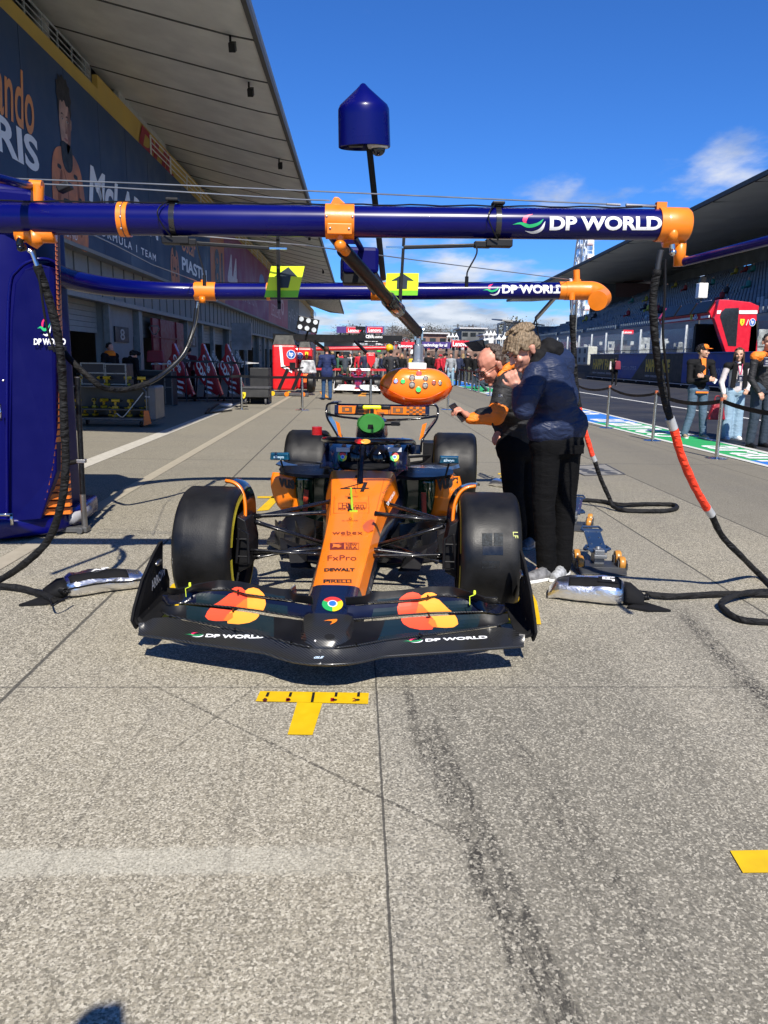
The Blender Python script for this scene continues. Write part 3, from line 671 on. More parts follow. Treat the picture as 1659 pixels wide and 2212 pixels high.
# ============================================================= GRANDSTAND (right)
GS=thing('grandstand','huge grandstand of dark blue seats under a long cantilevered roof across the track','grandstand',(40,70,0))
gx0,gz0,gx1,gz1=28.0,4.9,49.0,13.4; gy0,gy1=20.0,130.0; NR=22
STEP=mat('stand_concrete',(.15,.17,.19),.8,var=.15)
mb=MB()
for i in range(NR):
    x=lin(gx0,gx1,i/NR); z=lin(gz0,gz1,i/NR); mb.box((x+.5,(gy0+gy1)/2,z-.25),(1.05,gy1-gy0,.42))
mb.build('terrace',STEP,GS)
SEAT=mat('seat_blue',(.10,.14,.19),.55,var=.25,vs=.4); SEATL=mat('seat_lit',(.30,.34,.38),.5,var=.2)
def seat_geo(mb,x,y,z,m=0):
    mb.box((x+.05,y,z+.22),(.36,.40,.05),m=m); mb.box((x+.25,y,z+.40),(.05,.40,.36),m=m)
sp=MB(); seat_geo(sp,0,0,0); sproto=sp.build('seat',SEAT,None,world=False,fix=False)
cand=[]
rows=[]
for i in range(NR):
    x=lin(gx0,gx1,i/NR)+.4; z=lin(gz0,gz1,i/NR)-.04; y=gy0+.5
    while y<gy1-.5:
        blk=(y-gy0)%13
        if blk>1.3: cand.append((x,y,z,i))
        y+=.62
random.seed(4)
vis=[c for c in cand if c[1]>43.5]
vis.sort(key=lambda c:(c[0]**2+c[1]**2))
near=vis[:100]; ns=set(near)
first=True
for x,y,z,i in near:
    o=sproto if first else sproto.copy()
    if not first: COL.objects.link(o)
    first=False; o.parent=GS; o.location=V((x,y,z))-GS.location
mb=MB()
for c in vis:
    if c in ns: continue
    x,y,z,i=c; lit=0
    if y<62 and i<9: lit=1 if random.random()<.5 else 0  # some near front seats painted paler, as if light caught them
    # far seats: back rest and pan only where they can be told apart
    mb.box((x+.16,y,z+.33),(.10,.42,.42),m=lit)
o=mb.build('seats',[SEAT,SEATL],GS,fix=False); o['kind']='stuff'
# roof: ribbed cantilever slab
RU=mat('stand_soffit',(.62,.64,.60),.7,var=.06,vs=.4)
fx,fz,bx,bz=30,15.15,51,16.6
dz=lambda y:-.021*max(0,y-55)
mb=MB(); y=gy0-8; 
while y<154:
    d0,d1=dz(y),dz(y+7); mb.sheet([[(fx,y+.06,fz+d0),(fx+5,y+.06,fz+.1+d0),(bx,y+.06,bz+d0)],[(fx,y+6.94,fz+d1),(fx+5,y+6.94,fz+.1+d1),(bx,y+6.94,bz+d1)]],.12); y+=7
mb.build('roof_soffit',RU,GS)
mb=MB(); y=gy0-8
while y<160:
    mb.bar((fx,y,fz-.05+dz(y)),(bx,y,bz-.05+dz(y)),.10,.12); y+=7
mb.bar((fx-.1,gy0-8,fz+.1),(fx-.1,55,fz+.1),.2,.35); mb.bar((fx-.1,55,fz+.1),(fx-.1,159,fz+.1+dz(159)),.2,.35)
mb.build('roof_ribs',mat('rib_dark2',(.05,.05,.05),.7),GS)
mb=MB(); mb.sheet([[(fx-.1,gy0-8,fz+.3),(bx,gy0-8,bz+1.0)],[(fx-.1,55,fz+.3),(bx,55,bz+1.0)],[(fx-.1,159,fz+.3+dz(159)),(bx,159,bz+1.0+dz(159))]],.1); mb.build('roof',mat('stand_roof',(.4,.41,.41),.5),GS)
mb=MB(); y=gy0
while y<132:
    mb.lathe([(.32,13.4),(.32,16.6+dz(y))],10,c=(50.2,y,0)); y+=4.2
mb.build('rear_columns',mat('col_grey',(.38,.40,.40),.6),GS,smooth=True,auto=40)
mb=MB(); mb.box((50,(gy0+gy1)/2,6.9),(.6,gy1-gy0,13.6)); mb.box((49.6,(gy0+gy1)/2,14.6),(.1,gy1-gy0,1.7)); mb.build('rear_wall',mat('rear_wall',(.16,.19,.20),.6,var=.2,vs=.5),GS)
mb=MB(); mb.box((27.7,(gy0+gy1)/2,2.3),(.5,gy1-gy0,4.7)); mb.build('front_wall',mat('stand_front',(.25,.27,.28),.7,var=.2,vs=.3),GS)
mb=MB(); mb.box((33,gy1+.5,3.5),(11,.6,7)); mb.box((44,gy1+.5,7),(11,.6,14)); mb.build('end_wall',STEP,GS)
mb=MB(); mb.box((47,134,13.0),(9,8,2.2)); mb.box((47,134,10.6),(9.5,8.4,.3)); mb.box((42.3,134,14.5),(9,9,.3)); mb.build('press_box',mat('press_box',(.20,.12,.12),.6),GS)
# spectators and cloths on the stand
random.seed(8)
SPC=[mat('spect_'+n,c,.8) for n,c in (('dark',(.02,.02,.025)),('white',(.5,.5,.5)),('red',(.35,.03,.03)),('teal',(.05,.25,.22)),('yellow',(.5,.42,.06)))]
TIN=MB
for k in range(34):
    i=random.randint(1,NR-2); y=random.uniform(46,118); x=lin(gx0,gx1,i/NR)+.45; z=lin(gz0,gz1,i/NR)
    r=thing('spectator',None,'spectator',(x,y,z),'spectators scattered over the grandstand seats'); r['label']='tiny seated spectator among the empty dark blue grandstand seats'
    a=MB(); a.tube([(x,y,z+.35),(x,y,z+.6),(x,y,z+.9),(x,y,z+1.0)],[.2,.24,.22,.08],8); a.tube([(x-.02,y-.12,z+.42),(x-.5,y-.14,z+.4),(x-.52,y-.14,z)],[.1,.09,.07],6); a.tube([(x-.02,y+.12,z+.42),(x-.5,y+.14,z+.4),(x-.52,y+.14,z)],[.1,.09,.07],6)
    a.build('clothes',random.choice(SPC),r,smooth=True); h=MB(); h.ball((x,y,z+1.13),(.11,.11,.14),8); h.build('head',mat('skin_far',(.45,.27,.19),.6),r,smooth=True)
for i,(y,z) in enumerate(((58,5.6),(60.8,5.7),(63.6,5.6),(66.4,5.6))):
    mb=MB(); mb.sheet([[(27.4,y+.15*a,z+.55-.02*(a%2)) for a in range(14)],[(27.35,y+.15*a,z-.2) for a in range(14)]],.02); o=mb.build('flag_cloth',mat('cloth_white',(.6,.55,.55),.7,var=.2,vs=2)); tag(o,'white supporter cloth hung over the front rail of the grandstand','cloth','cloths hung along the grandstand rail')
# debris fence on the pit wall
FN=thing('debris_fence','tall transparent debris fence on steel posts along the pit wall','fence',(22.5,80,0))
gl=mat('fence_sheet',(.55,.62,.63),.12,var=.1,trans=0,alpha=.22,spec=.6)
y=40; pts=[]
FPm=mat('fence_post',(.48,.52,.55),.45,var=.1)
fx_=22.3
while y<128: pts.append(y); y+=4.3
for y in pts:
    mb=MB(); mb.box((fx_,y,2.75),(.14,.14,2.4)); mb.build('post',FPm,FN)
for a,b in zip(pts,pts[1:]):
    mb=MB(); mb.box((fx_+.05,(a+b)/2,2.75),(.02,b-a-.2,2.0)); mb.build('clear_panel',gl,FN)
mb=MB()
for z in (2.35,): mb.bar((fx_-.03,40,z),(fx_-.03,128,z),.05,.05)
mb.build('rail',DGREY,FN)
# pale equipment behind the fence
random.seed(2)
mb=MB()
y=42
while y<126:
    w_=random.uniform(.5,1.6); h_=random.uniform(.5,2.3); mb.box((25+random.random()*1.5,y,1.3+h_/2),(.8,w_,h_),m=random.choice((0,0,1,2))); 
    if random.random()<.6: mb.box((24.9,y,2.6+random.random()),(.3,w_*.6,.35),m=0)
    y+=w_+random.uniform(.1,.9)
o=mb.build('trackside_equipment',[mat('kit_pale',(.46,.50,.50),.6,var=.3,vs=3),mat('kit_grey',(.16,.18,.19),.6,var=.3,vs=3),mat('kit_dark',(.05,.055,.06),.6)],None,bevel=.0); tag(o,'jumble of pale grey cases and racks behind the debris fence','equipment',kind='stuff')
# pit wall block
o=MB().box((20.4,85,.55),(3.0,95,1.1)).box((19.2,85,.25),(.9,95,.5)).build('pit_wall',mat('pitwall_dark',(.05,.052,.055),.7,var=.2)); tag(o,'low dark concrete pit wall running along the far side of the lane','wall')
# ============================================================= RIGHT SIDE OF THE LANE
def rw(x,u0,v0,u1,v1,off=.01):
    "patch on a wall x=const that faces -x; (u0,v0) bottom left, (u1,v1) top right as seen"
    a=at(u0,v0,x=x); b=at(u1,v1,x=x)
    return quadmap(V((x,a.y,a.z)),V((x,b.y,a.z)),V((x,a.y,b.z)),V((x,b.y,b.z)),off)
AX=18.6; yl=at(1274,790,x=AX).y; zt=1.95; zb=.30
BB=mat('barrier_blue',(.012,.06,.30),.45,var=.08,vs=2); BK=mat('barrier_black',(.012,.012,.013),.5,var=.15,vs=3)
AD=thing('advertising_barrier','long blue and black advertising barrier with gold HAPPY FACE lettering along the pit wall','barrier',(AX,45,0))
def ay(u): return at(u,790,x=AX).y
cuts=[(1274,0,1),(1335,0,0),(1381,2.2,1),(1474,0,0),(1900,0,0)]
ys_=[ay(c[0]) for c in cuts[:-1]]+[14.0]
for i in range(4):
    a,b=ys_[i],ys_[i+1]; s0=cuts[i][1]; s1=cuts[i+1][1] if i<3 else 0
    mb=MB(); mb.prism([(AX,a+s0*.6,zb),(AX,b+s1*.6,zb),(AX,b-s1*.6,zt),(AX,a-s0*.6,zt)],(.5,0,0)); mb.build('panel',BK if cuts[i][2] else BB,AD)
mb=MB(); mb.box((AX+.25,(ys_[0]+14)/2,zt+.03),(.62,ys_[0]-14,.05)); mb.build('top_rail',mat('barrier_rim',(.05,.18,.5),.35,coat=.5),AD)
mb=MB(); mb.box((AX+.1,(ys_[0]+14)/2,.15),(.5,ys_[0]-14,.30)); y=15
mb.build('plinth',BLACKM,AD)
mb=MB()
y=15
while y<ys_[0]: mb.box((AX-.16,y,.2),(.03,.12,.12)); y+=2.4
mb.bar((AX-.18,14,.24),(AX-.18,ys_[0],.24),.03,.05); mb.build('plinth_trim',LGREY,AD)
def RL(s,y0,y1,z0,z1,m,**k): return lettering(s,quadmap(V((AX,y0,z0)),V((AX,y1,z0)),V((AX,y0,z1)),V((AX,y1,z1)),.012),m,AD,**k)
ya,yb_=ay(1281),ay(1326); RL('HAPPY FACE',ya,yb_,.82,1.62,YGLD,bold=.05,space=.95); RL('NEW ORIGINAL SERIES',ya,ay(1322),.50,.63,LGREY,bold=.03)
ya,yb_=ay(1395),ay(1447); RL('HAPPY FACE',ya,yb_,.82,1.62,YGLD,bold=.05,space=.95); RL('NEW ORIGINAL SERIES',ya,ay(1444),.50,.63,LGREY,bold=.03)
RL('パラマウントプラス',ay(1335),ay(1375),.88,1.18,mat('lett_softwhite',(.5,.58,.68),.5),bold=.01)
RL('Paramount',ay(1504),ay(1562),.80,1.35,mat('lett_softblue',(.40,.52,.70),.5),shear=.35,bold=.0)
RL('HAPPY FACE',ay(1690),ay(1800),.82,1.62,YGLD,bold=.05)
# red pit perch
PP=thing('pit_perch','big red pit wall perch with dark visor windows above the blue barrier','pit stand',(21,48,0))
REDP=mat('perch_red',(.58,.008,.025),.38,coat=.3,var=.05)
PY=at(1553,700,x=19.4).y; PF=at(1426,700,x=19.0).y; PL=PF-PY
def pq(u,v): p=at(u,v,y=PY); return (p.x,PY,p.z)
end=[pq(1568,762),pq(1543,688),pq(1549,668),pq(1554,647),pq(1580,648),pq(1622,653),pq(1635,659),pq(1636,762)]
mb=MB(); mb.prism(end,(0,.35,0)); mb.build('end_wall',REDP,PP,bevel=.03)
hole=[pq(1573,747),pq(1563,712),pq(1555,684),pq(1558,674),pq(1567,666),pq(1596,665),pq(1590,748)]
mb=MB(); mb.prism([V(p)+V((0,-.015,0)) for p in hole],(0,.01,0)); mb.build('window',GLASS,PP)
mb=MB(); mb.prism([V(pq(*q))+V((0,-.03,0)) for q in ((1548,678),(1555,678),(1558,670.5),(1549,670.5))],(0,.02,0)); mb.prism([V(pq(*q))+V((0,-.03,0)) for q in ((1596,678),(1635.5,678),(1635.5,670.5),(1596,670.5))],(0,.02,0)); mb.build('stripe',WHITE,PP)
xe=end[1][0]; xr=end[7][0]; zt_=end[3][2]; zl=end[1][2]
mb=MB(); mb.prism([(xe+.02,PY+.35,zl),(xe-.15,PY+.35,zl+.35),(xe+.25,PY+.35,zt_),(xr,PY+.35,end[6][2]),(xr,PY+.35,end[6][2]-.4)],(0,PL,0)); mb.build('canopy',REDP,PP,bevel=.03)
mb=MB(); mb.box((xr-.3,PY+PL/2,2.6),(.4,PL,2.2)); mb.box(((xe+xr)/2,PY+PL/2,1.75),(xr-xe,PL-.4,.25)); mb.box(((xe+xr)/2+.5,PY+PL*.6,2.6),(xr-xe-.8,.2,2.2)); mb.build('back_wall',mat('perch_inside',(.006,.006,.007),.6),PP)
for i in range(3):
    y=PY+.5+i*(PL-.6)/3; d=(PL-.6)/3-.25; mb=MB(); mb.prism([(xe-.17,y,zl+.33),(xe-.17,y+d,zl+.33),(xe+.20,y+d,zt_-.04),(xe+.20,y,zt_-.04)],(-.08,0,.04)); mb.build('visor',mat('visor_smoke',(.008,.009,.011),.35,spec=.15),PP)
for y,d in ((PY+PL*.62,PL*.72),(PY+.9,1.0)): MB().box((xe-.11,y,zl+.13),(.05,d,.12)).build('stripe',WHITE,PP)
SHY=mat('shield_yellow',(.8,.62,.02),.5,var=.03)
def shield(fn,par,horse=True,world=True,ms=None):
    o=MB(); pts=[(0,.98),(.5,1.0),(1,.98),(.98,.5),(.8,.2),(.5,0),(.2,.2),(.02,.5)]; o.add([fn(*p) for p in pts],[tuple(range(8))]); ob=o.build('shield_badge',SHY,par,fix=False,world=world)
    q=[(.40,.16),(.52,.3),(.46,.42),(.62,.36),(.72,.28),(.66,.45),(.60,.55),(.74,.62),(.62,.68),(.60,.80),(.48,.88),(.36,.80),(.42,.70),(.28,.66),(.40,.58),(.36,.46),(.26,.38),(.38,.38)]
    o=MB(); v=[(a,b) for a,b in q]; vv,ff=v,[tuple(range(len(v)))]; o.add([fn(a,b)+(fn(0,0)-fn(0,0)) for a,b in vv],ff); o2=o.build('prancing_mark',BLK_T,ob if False else par,fix=False,world=world); return ob
def yq(u0,v0,u1,v1,y,off=.02):
    a=at(u0,v0,y=y); b=at(u1,v1,y=y); return quadmap(V((a.x,y,a.z)),V((b.x,y,a.z)),V((a.x,y,b.z)),V((b.x,y,b.z)),off)
HPB=mat('badge_blue2',(.01,.10,.42),.4,var=.03)
def hpbadge(fn,par,world=True):
    mb=MB(); v,f=disc2(.5,.5,.5); emit2d(mb,v,f,fn,0); mb.build('round_badge',WHT_T,par,fix=False,world=world)
    mb=MB(); v,f=disc2(.5,.5,.44); emit2d(mb,v,f,lambda s,t:fn(s,t)+(fn(.5,.5)-fn(.5,.5))+NRM(fn)*.003,0); mb.build('round_badge',HPB,par,fix=False,world=world)
    lettering('hp',lambda s,t:fn(.26+.48*s+.08*(t-.5),.18+.66*t)+NRM(fn)*.006,WHT_T,par,bold=.02,world=world)
def NRM(fn):
    a,b,c=fn(0,0),fn(1,0),fn(0,1); return (b-a).cross(c-a).normalized()
shield(yq(1597,704,1608.5,689,PY,.03),PP); hpbadge(yq(1617,704.5,1632.5,688,PY,.03),PP)
mb=MB(); a=pq(1611,703); b=pq(1616,690); mb.bar(V(a)+V((0,-.03,0)),V(b)+V((0,-.03,0)),.03); mb.build('slash',WHT_T,PP)
fn=lambda s,t:V((xe-.16,PY+2.75-s*.35,zl+.0+.34*t)); shield(fn,PP); hpbadge(lambda s,t:V((xe-.16,PY+2.2-s*.38,zl+.0+.34*t)),PP)
# grey generator case on the wall and small camera box on a mast
o=MB().box(at(1325-14,742,x=20.5),(.01,.01,.01))
c=at(1268,756,x=20.2); mb=MB(); mb.box((c.x,c.y,1.9),(.8,3.4,1.55)); g=mb.build('equipment_case',mat('case_pale',(.42,.43,.38),.55,var=.12),bevel=.06); tag(g,'pale grey ribbed equipment case on the pit wall next to the barrier end','case')
mb=MB()
for dy in (-.8,.8):
    for dz in (-.35,.4): mb.box((c.x-.41,c.y+dy,1.9+dz),(.03,.5,.4))
mb.build('vent',DGREY,g)
c=at(1516,628,y=60); mb=MB(); mb.box(c,(.7,.6,1.1)); g=mb.build('timing_lamp',WHITE,bevel=.04); tag(g,'small white box lamp on a pole above the red pit perch','lamp')
mb=MB(); mb.bar((c.x,c.y,.5),(c.x,c.y,c.z-.5),.12); mb.build('pole',DGREY,g); mb=MB(); mb.box((c.x,c.y,c.z+.75),(.4,.3,.45)); mb.build('head',BLACK,g)
# ------------------------------------------------------------- belt posts
def belt_post(x,y,label,group,h=.93,r=.03,base=.17,top=True):
    t=thing('belt_post',label,'barrier post',(x,y,0),group)
    MB().lathe([(0,.022),(.05,.022),(base-.02,.012),(base,.006),(base,0)],24,c=(0,0,0)).build('base_plate',CHROME,t,smooth=True,auto=50,world=False)
    MB().lathe([(r,.015),(r,h-.05),(r*.9,h-.05)],14).build('post',CHROME,t,smooth=True,auto=50,world=False)
    MB().lathe([(r*1.02,h-.05),(r*1.02,h),(0,h+.004)],14).build('cap',mat('cap_copper',(.45,.12,.05),.4) if top else BLACK,t,smooth=True,auto=50,world=False)
    return t
def belt(p,q,z,name='barrier_belt',m=None,label='',sag=.03,h=.05,group=None):
    a=V(p);b=V(q);g=[[],[]]
    for i in range(9):
        t=i/8; c=a.lerp(b,t); s=-sag*4*t*(1-t); g[0].append((c.x,c.y,z+h/2+s)); g[1].append((c.x,c.y,z-h/2+s))
    o=MB().sheet(g,.003).build(name,m or BLACK); tag(o,label,'belt',group); return o
G1='chrome belt posts along the edge of the apron'
P=[(5.52,19.7),(5.53,16.87),(5.55,14.24),(5.56,11.64),(5.75,8.9)]
Lb=['chrome belt post partly behind the man in the navy jacket','chrome belt post between the navy jacket man and the black hose, on the strip edge','chrome belt post just left of the hanging black hose','chrome belt post beside the red handbag, nearest in the photo','chrome belt post beyond the right edge']
for (x,y),l in zip(P[1:4],Lb[1:4]): belt_post(x,y,l,G1)
BL=['black belt from the navy jacket man to the first chrome post','black belt between the left and middle chrome posts on the right','black belt in front of the man with the orange cap','black belt in front of the smiling man at the right edge']
for i in range(4): belt(P[i]+(0,),P[i+1]+(0,),.88,label=BL[i],h=.05 if i<2 else .065,sag=.10)
G2='posts across the lane behind the racing car'
Q=[at(u,v,z=0) for u,v in ((522,884),(653,886),(800,890),(967,885))]
L2=['chrome belt post beside the leaning red nose cones','chrome belt post just left of the man in the navy suit','chrome belt post in front of the red racing car','chrome belt post below the orange light pod']
for p,l in zip(Q,L2): belt_post(p.x,p.y,l,G2,r=.035,base=.20,top=False)
L3=['black belt between the nose cones and the suited man','black belt passing the suited man and the red car','black belt behind the orange light pod']
for i in range(3): belt(Q[i],Q[i+1],.90,label=L3[i],sag=.02,h=.07)
p0=V((-7.6,21.4,0)); belt(p0,Q[0],.90,label='black belt running from the chrome post into the dark garage',sag=.05,h=.07)
Rr=[at(u,v,z=0) for u,v in ((974,812),(991,834),(1005,838),(1019,843),(1034,847),(1058,855))]
for i,p in enumerate(Rr): t=belt_post(p.x,p.y,'slim steel belt post in the row in front of the distant crowd','slim posts in front of the crowd',r=.035,base=.15,top=False)
for i in range(5): belt(Rr[i],Rr[i+1],.90,m=mat('belt_maroon',(.16,.02,.03),.7),label='maroon belt strung between the slim posts before the crowd',sag=.03,h=.08,group='maroon belts before the crowd')
# ============================================================= FAR BACKGROUND
mb=MB(); g=[]
random.seed(3)
for j in range(8):
    row=[]
    for i in range(60):
        x=-260+i*14; y=330+j*40; h=(.0,3,6.5,8.5,9.5,10,10,9)[j]*(1+.25*math.sin(i*.35)+.1*math.sin(i*1.3)); row.append((x,y,h-.5 if j else -1))
    g.append(row)
mb.loft(g,closed=False,cap=False); o=mb.build('hills',mat('hill_scrub',(.13,.115,.07),.9,var=.3,vs=.03),smooth=True); o['kind']='structure'
BARK=mat('bark',(.13,.10,.08),.9,var=.2)
LEAFS=[mat('twigs_grey',(.17,.14,.115),.9,var=.3,vs=.3),mat('leaf_dark',(.035,.05,.022),.8,var=.35,vs=.3),mat('leaf_olive',(.11,.11,.045),.8,var=.3,vs=.3)]
def tree(name,x,y,z,h,w,kind,label,group=None,seed=0):
    rnd=random.Random(seed); t=thing(name,label,'tree',(x,y,z),group)
    tr=MB(); tr.tube([(x,y,z-.5),(x+.1,y,z+h*.3),(x-.1,y,z+h*.6)],[h*.03,h*.022,h*.012],7)
    tips=[]
    for i in range(11 if kind==0 else 7):
        a=rnd.uniform(0,2*PI); b=rnd.uniform(.25,.6); e=V((x+math.cos(a)*w*.42*rnd.uniform(.6,1),y+math.sin(a)*w*.3,z+h*rnd.uniform(.55,.95)))
        s=V((x,y,z+h*b)); md=s.lerp(e,.5)+V((0,0,-h*.04)); tr.tube([s,md,e],[h*.012,h*.008,h*.003],5); tips.append(e); tips.append(md)
    tr.build('trunk',BARK,t)
    cr=MB(); n=620 if kind==0 else 420
    cl=[(e,rnd.uniform(.12,.24)*w) for e in tips]
    for i in range(n):
        c,r=rnd.choice(cl); d=V((rnd.gauss(0,1),rnd.gauss(0,1),rnd.gauss(0,.8))); d=d*(r*(.75 if kind==0 else .6)); p=c+d
        if kind==0:
            q=p+V((rnd.uniform(-1,1),rnd.uniform(-1,1),rnd.uniform(.2,1.2)))*h*.06; cr.bar(p,q,h*.008)
        else:
            s=h*rnd.uniform(.025,.055); u=V((rnd.gauss(0,1),rnd.gauss(0,1),rnd.gauss(0,1))).normalized(); w_=u.cross(V((rnd.random(),rnd.random(),rnd.random()))).normalized()
            cr.add([p+u*s,p+w_*s,p-u*s,p-w_*s],[(0,1,2,3)])
    cr.build('crown',LEAFS[kind],t,fix=False)
    return t
random.seed(11)
for i in range(56):
    u=lin(735,1185,i/55)+random.uniform(-5,5); y=random.choice((300,320,345,370)); k=0 if random.random()<.62 else random.choice((1,1,2))
    hz=at(u,random.uniform(705,724),y=y); zb_=at(u,742,y=y).z
    tree('bare_tree' if k==0 else 'leafy_tree',hz.x,y,zb_,max(5,hz.z-zb_),random.uniform(10,15),k,('grey leafless tree in the belt of trees behind the distant stands','dark evergreen in the belt of trees behind the distant stands','olive green tree in the belt of trees behind the distant stands')[k],'belt of trees on the horizon',i)
p=at(1100,742,y=190); tree('leafy_tree',p.x,190,p.z,at(1100,691,y=190).z-p.z,7.5,2,'round olive green tree beside the white steel frame stand',None,77)
p=at(655,742,y=210); tree('leafy_tree',p.x,210,p.z,at(655,703,y=210).z-p.z,8,2,'olive tree peeking out below the far end of the pit roof',None,78)
p=at(1165,742,y=230); tree('bare_tree',p.x,230,p.z,at(1160,703,y=230).z-p.z,9,0,'leafless tree between the steel frame stand and the grandstand end',None,79)
# billboards and stands of the last corner
LR=mat('sign_red',(.62,.015,.035),.5,var=.04); LP=mat('sign_purple',(.06,.035,.19),.5)
def board2(u0,v0,u1,v1,y,m,label,txt=None,tb=None,cat='billboard',legs=True,frame=None):
    a=at(u0,v1,y=y); b=at(u1,v0,y=y); t=thing('billboard',label,cat,((a.x+b.x)/2,y,0))
    MB().box(((a.x+b.x)/2,y,(a.z+b.z)/2),(b.x-a.x,.5,b.z-a.z)).build('panel',m,t)
    if legs:
        mb=MB()
        for k in (.15,.5,.85): mb.bar((lin(a.x,b.x,k),y+.3,-1),(lin(a.x,b.x,k),y+.3,a.z),.3)
        mb.build('legs',DGREY,t)
    if frame:
        fu0,fv0,fu1,fv1=frame; c=at(fu0,fv1,y=y-.3); d=at(fu1,fv0,y=y-.3); MB().box(((c.x+d.x)/2,y-.3,(c.z+d.z)/2),(d.x-c.x,.1,d.z-c.z)).build('inset',LR,t)
        for zz_ in (c.z,d.z): MB().box(((c.x+d.x)/2,y-.36,zz_),(d.x-c.x,.06,.12)).build('inset_line',mat('line_pink',(.7,.3,.35),.5),t)
    if txt:
        for s,tu0,tv0,tu1,tv1 in txt: lettering(s,yq(tu0,tv1,tu1,tv0,y-.42),WHT_T,t,bold=.03)
    return t
board2(727,706,783,719,150,LP,'red and purple Lenovo billboard on the left above the track','' or [('Lenovo',752,710,775,717)],frame=(748,707,783,718.5))
board2(790,705,829,720,150,LP,'framed Lenovo billboard standing alone on the horizon',[('Lenovo',796,709.5,823,716.5)],frame=(793,707,826.5,718))
board2(866,739,895,752,110,LR,'red Lenovo billboard right beside the grey pod mast',[('Lenovo',861,744,891,750)])
board2(911,739,975,752,112,LP,'purple billboard reading smarter technology for all',[('smarter technology for all',890,742,966,750)])
board2(975,736,1013,750,111,LR,'red Lenovo billboard right of the purple technology board',[('Lenovo',978,738,1010,748)])
board2(795,738,830,746,60,mat('board_dark',(.03,.035,.045),.5),'dark MSC board above the red gantry beam',[('MSC',812,740,827,745)],legs=False)
c=at(1352,717,y=75); t=board2(1344,713,1367,722,75,LR,'small red Lenovo board in the debris fence',[('Lenovo',1346,715,1365,720)],legs=False)
# distant stands: brown banked seating
mb=MB()
for i in range(10):
    a=at(835,756-i*1.7,y=180+i*5); b=at(1060,756-i*1.7,y=180+i*5); mb.box(((a.x+b.x)/2,a.y,a.z-1.2),(b.x-a.x,5.2,2.4),m=i%2)
o=mb.build('distant_stand',[mat('stand_brown',(.20,.12,.09),.9,var=.4,vs=.4),mat('stand_tan',(.28,.22,.18),.9,var=.4,vs=.4)]); tag(o,'brown banked seating in the distance behind the billboards','stand')
random.seed(5)
mb=MB()
for i in range(700):
    u=random.uniform(800,1010); v=random.uniform(735,752); r=180+int((756-v)/1.7)*5; p=at(u,v,y=r-2.7); mb.box(p,(.5,.4,.9),m=random.choice((0,0,1,2,3)))
o=mb.build('distant_crowd',[SPC[0],SPC[1],mat('cr_grey',(.25,.25,.26),.8),SPC[2]],fix=False); tag(o,'mass of tiny spectators filling the distant brown stand','crowd',kind='stuff')
def block(name,u0,v0,u1,v1,y,d,m,label,cat='building',extra=None):
    a=at(u0,v1,y=y); b=at(u1,v0,y=y); t=thing(name,label,cat,((a.x+b.x)/2,y,0)); z0=min(a.z,0)
    MB().box(((a.x+b.x)/2,y+d/2,(z0+b.z)/2),(b.x-a.x,d,b.z-z0)).build('wall',m,t); 
    mb=MB(); mb.box(((a.x+b.x)/2,y+d/2,b.z+.2),(b.x-a.x+1.5,d+1.5,.35)); mb.build('roof',LGREY,t)
    mb=MB(); n=int((b.x-a.x)/3)+1
    for i in range(n): mb.box((lin(a.x+1,b.x-1,i/max(1,n-1)),y-.05,b.z-1.6),(1.6,.1,1.1))
    mb.build('window',GLASS,t); return t
block('lounge_building',997,711,1047,733,230,14,mat('lounge_grey',(.14,.15,.15),.7,var=.3,vs=.2),'grey flat roofed building with glass front behind the billboards')
block('control_building',1048,725,1076,736,200,10,mat('control_white',(.45,.46,.46),.7),'low white building under the pointed tents')
block('trackside_building',700,739,760,752,90,6,mat('tb_grey',(.30,.31,.32),.7,var=.3,vs=.5),'low grey cabin block beyond the red gantry')
block('bridge_building',905,722,965,731,210,8,mat('br_brown',(.22,.13,.10),.8,var=.3,vs=.3),'long brown roofed building on the far slope')
TENT=mat('tent_white',(.75,.75,.74),.6,var=.05)
def tent(u,vb,vt,w,y,grp):
    a=at(u-w/2,vb,y=y); b=at(u+w/2,vb,y=y); c=at(u,vt,y=y); t=thing('marquee_tent','small white peaked marquee in the row of '+('three near the lounge building' if grp==1 else 'tents by the white frame stand' if grp==2 else 'four left of the lounge building'),'tent',(c.x,y,a.z),'marquees in group %s'%('abc'[grp]))
    W_=(b.x-a.x)/2; mb=MB(); base=[(c.x-W_,y-W_,a.z),(c.x+W_,y-W_,a.z),(c.x+W_,y+W_,a.z),(c.x-W_,y+W_,a.z)]
    m1=[(c.x+(p[0]-c.x)*.4,y+(p[1]-y)*.4,lin(a.z,c.z,.4)) for p in base]
    mb.loft([base,m1,[(c.x+(p[0]-c.x)*.03,y+(p[1]-y)*.03,c.z) for p in base]]); mb.build('canopy',TENT,t)
    mb=MB()
    for p in base: mb.bar((p[0],p[1],a.z-3),p,.15)
    mb.build('poles',LGREY,t)
for u in (962,970,978,986): tent(u,728,719,8,220,0)
for u in (1052,1060,1068): tent(u,724,714,11,190,1)
for u in (1078,1088): tent(u,733,724,14,150,2)
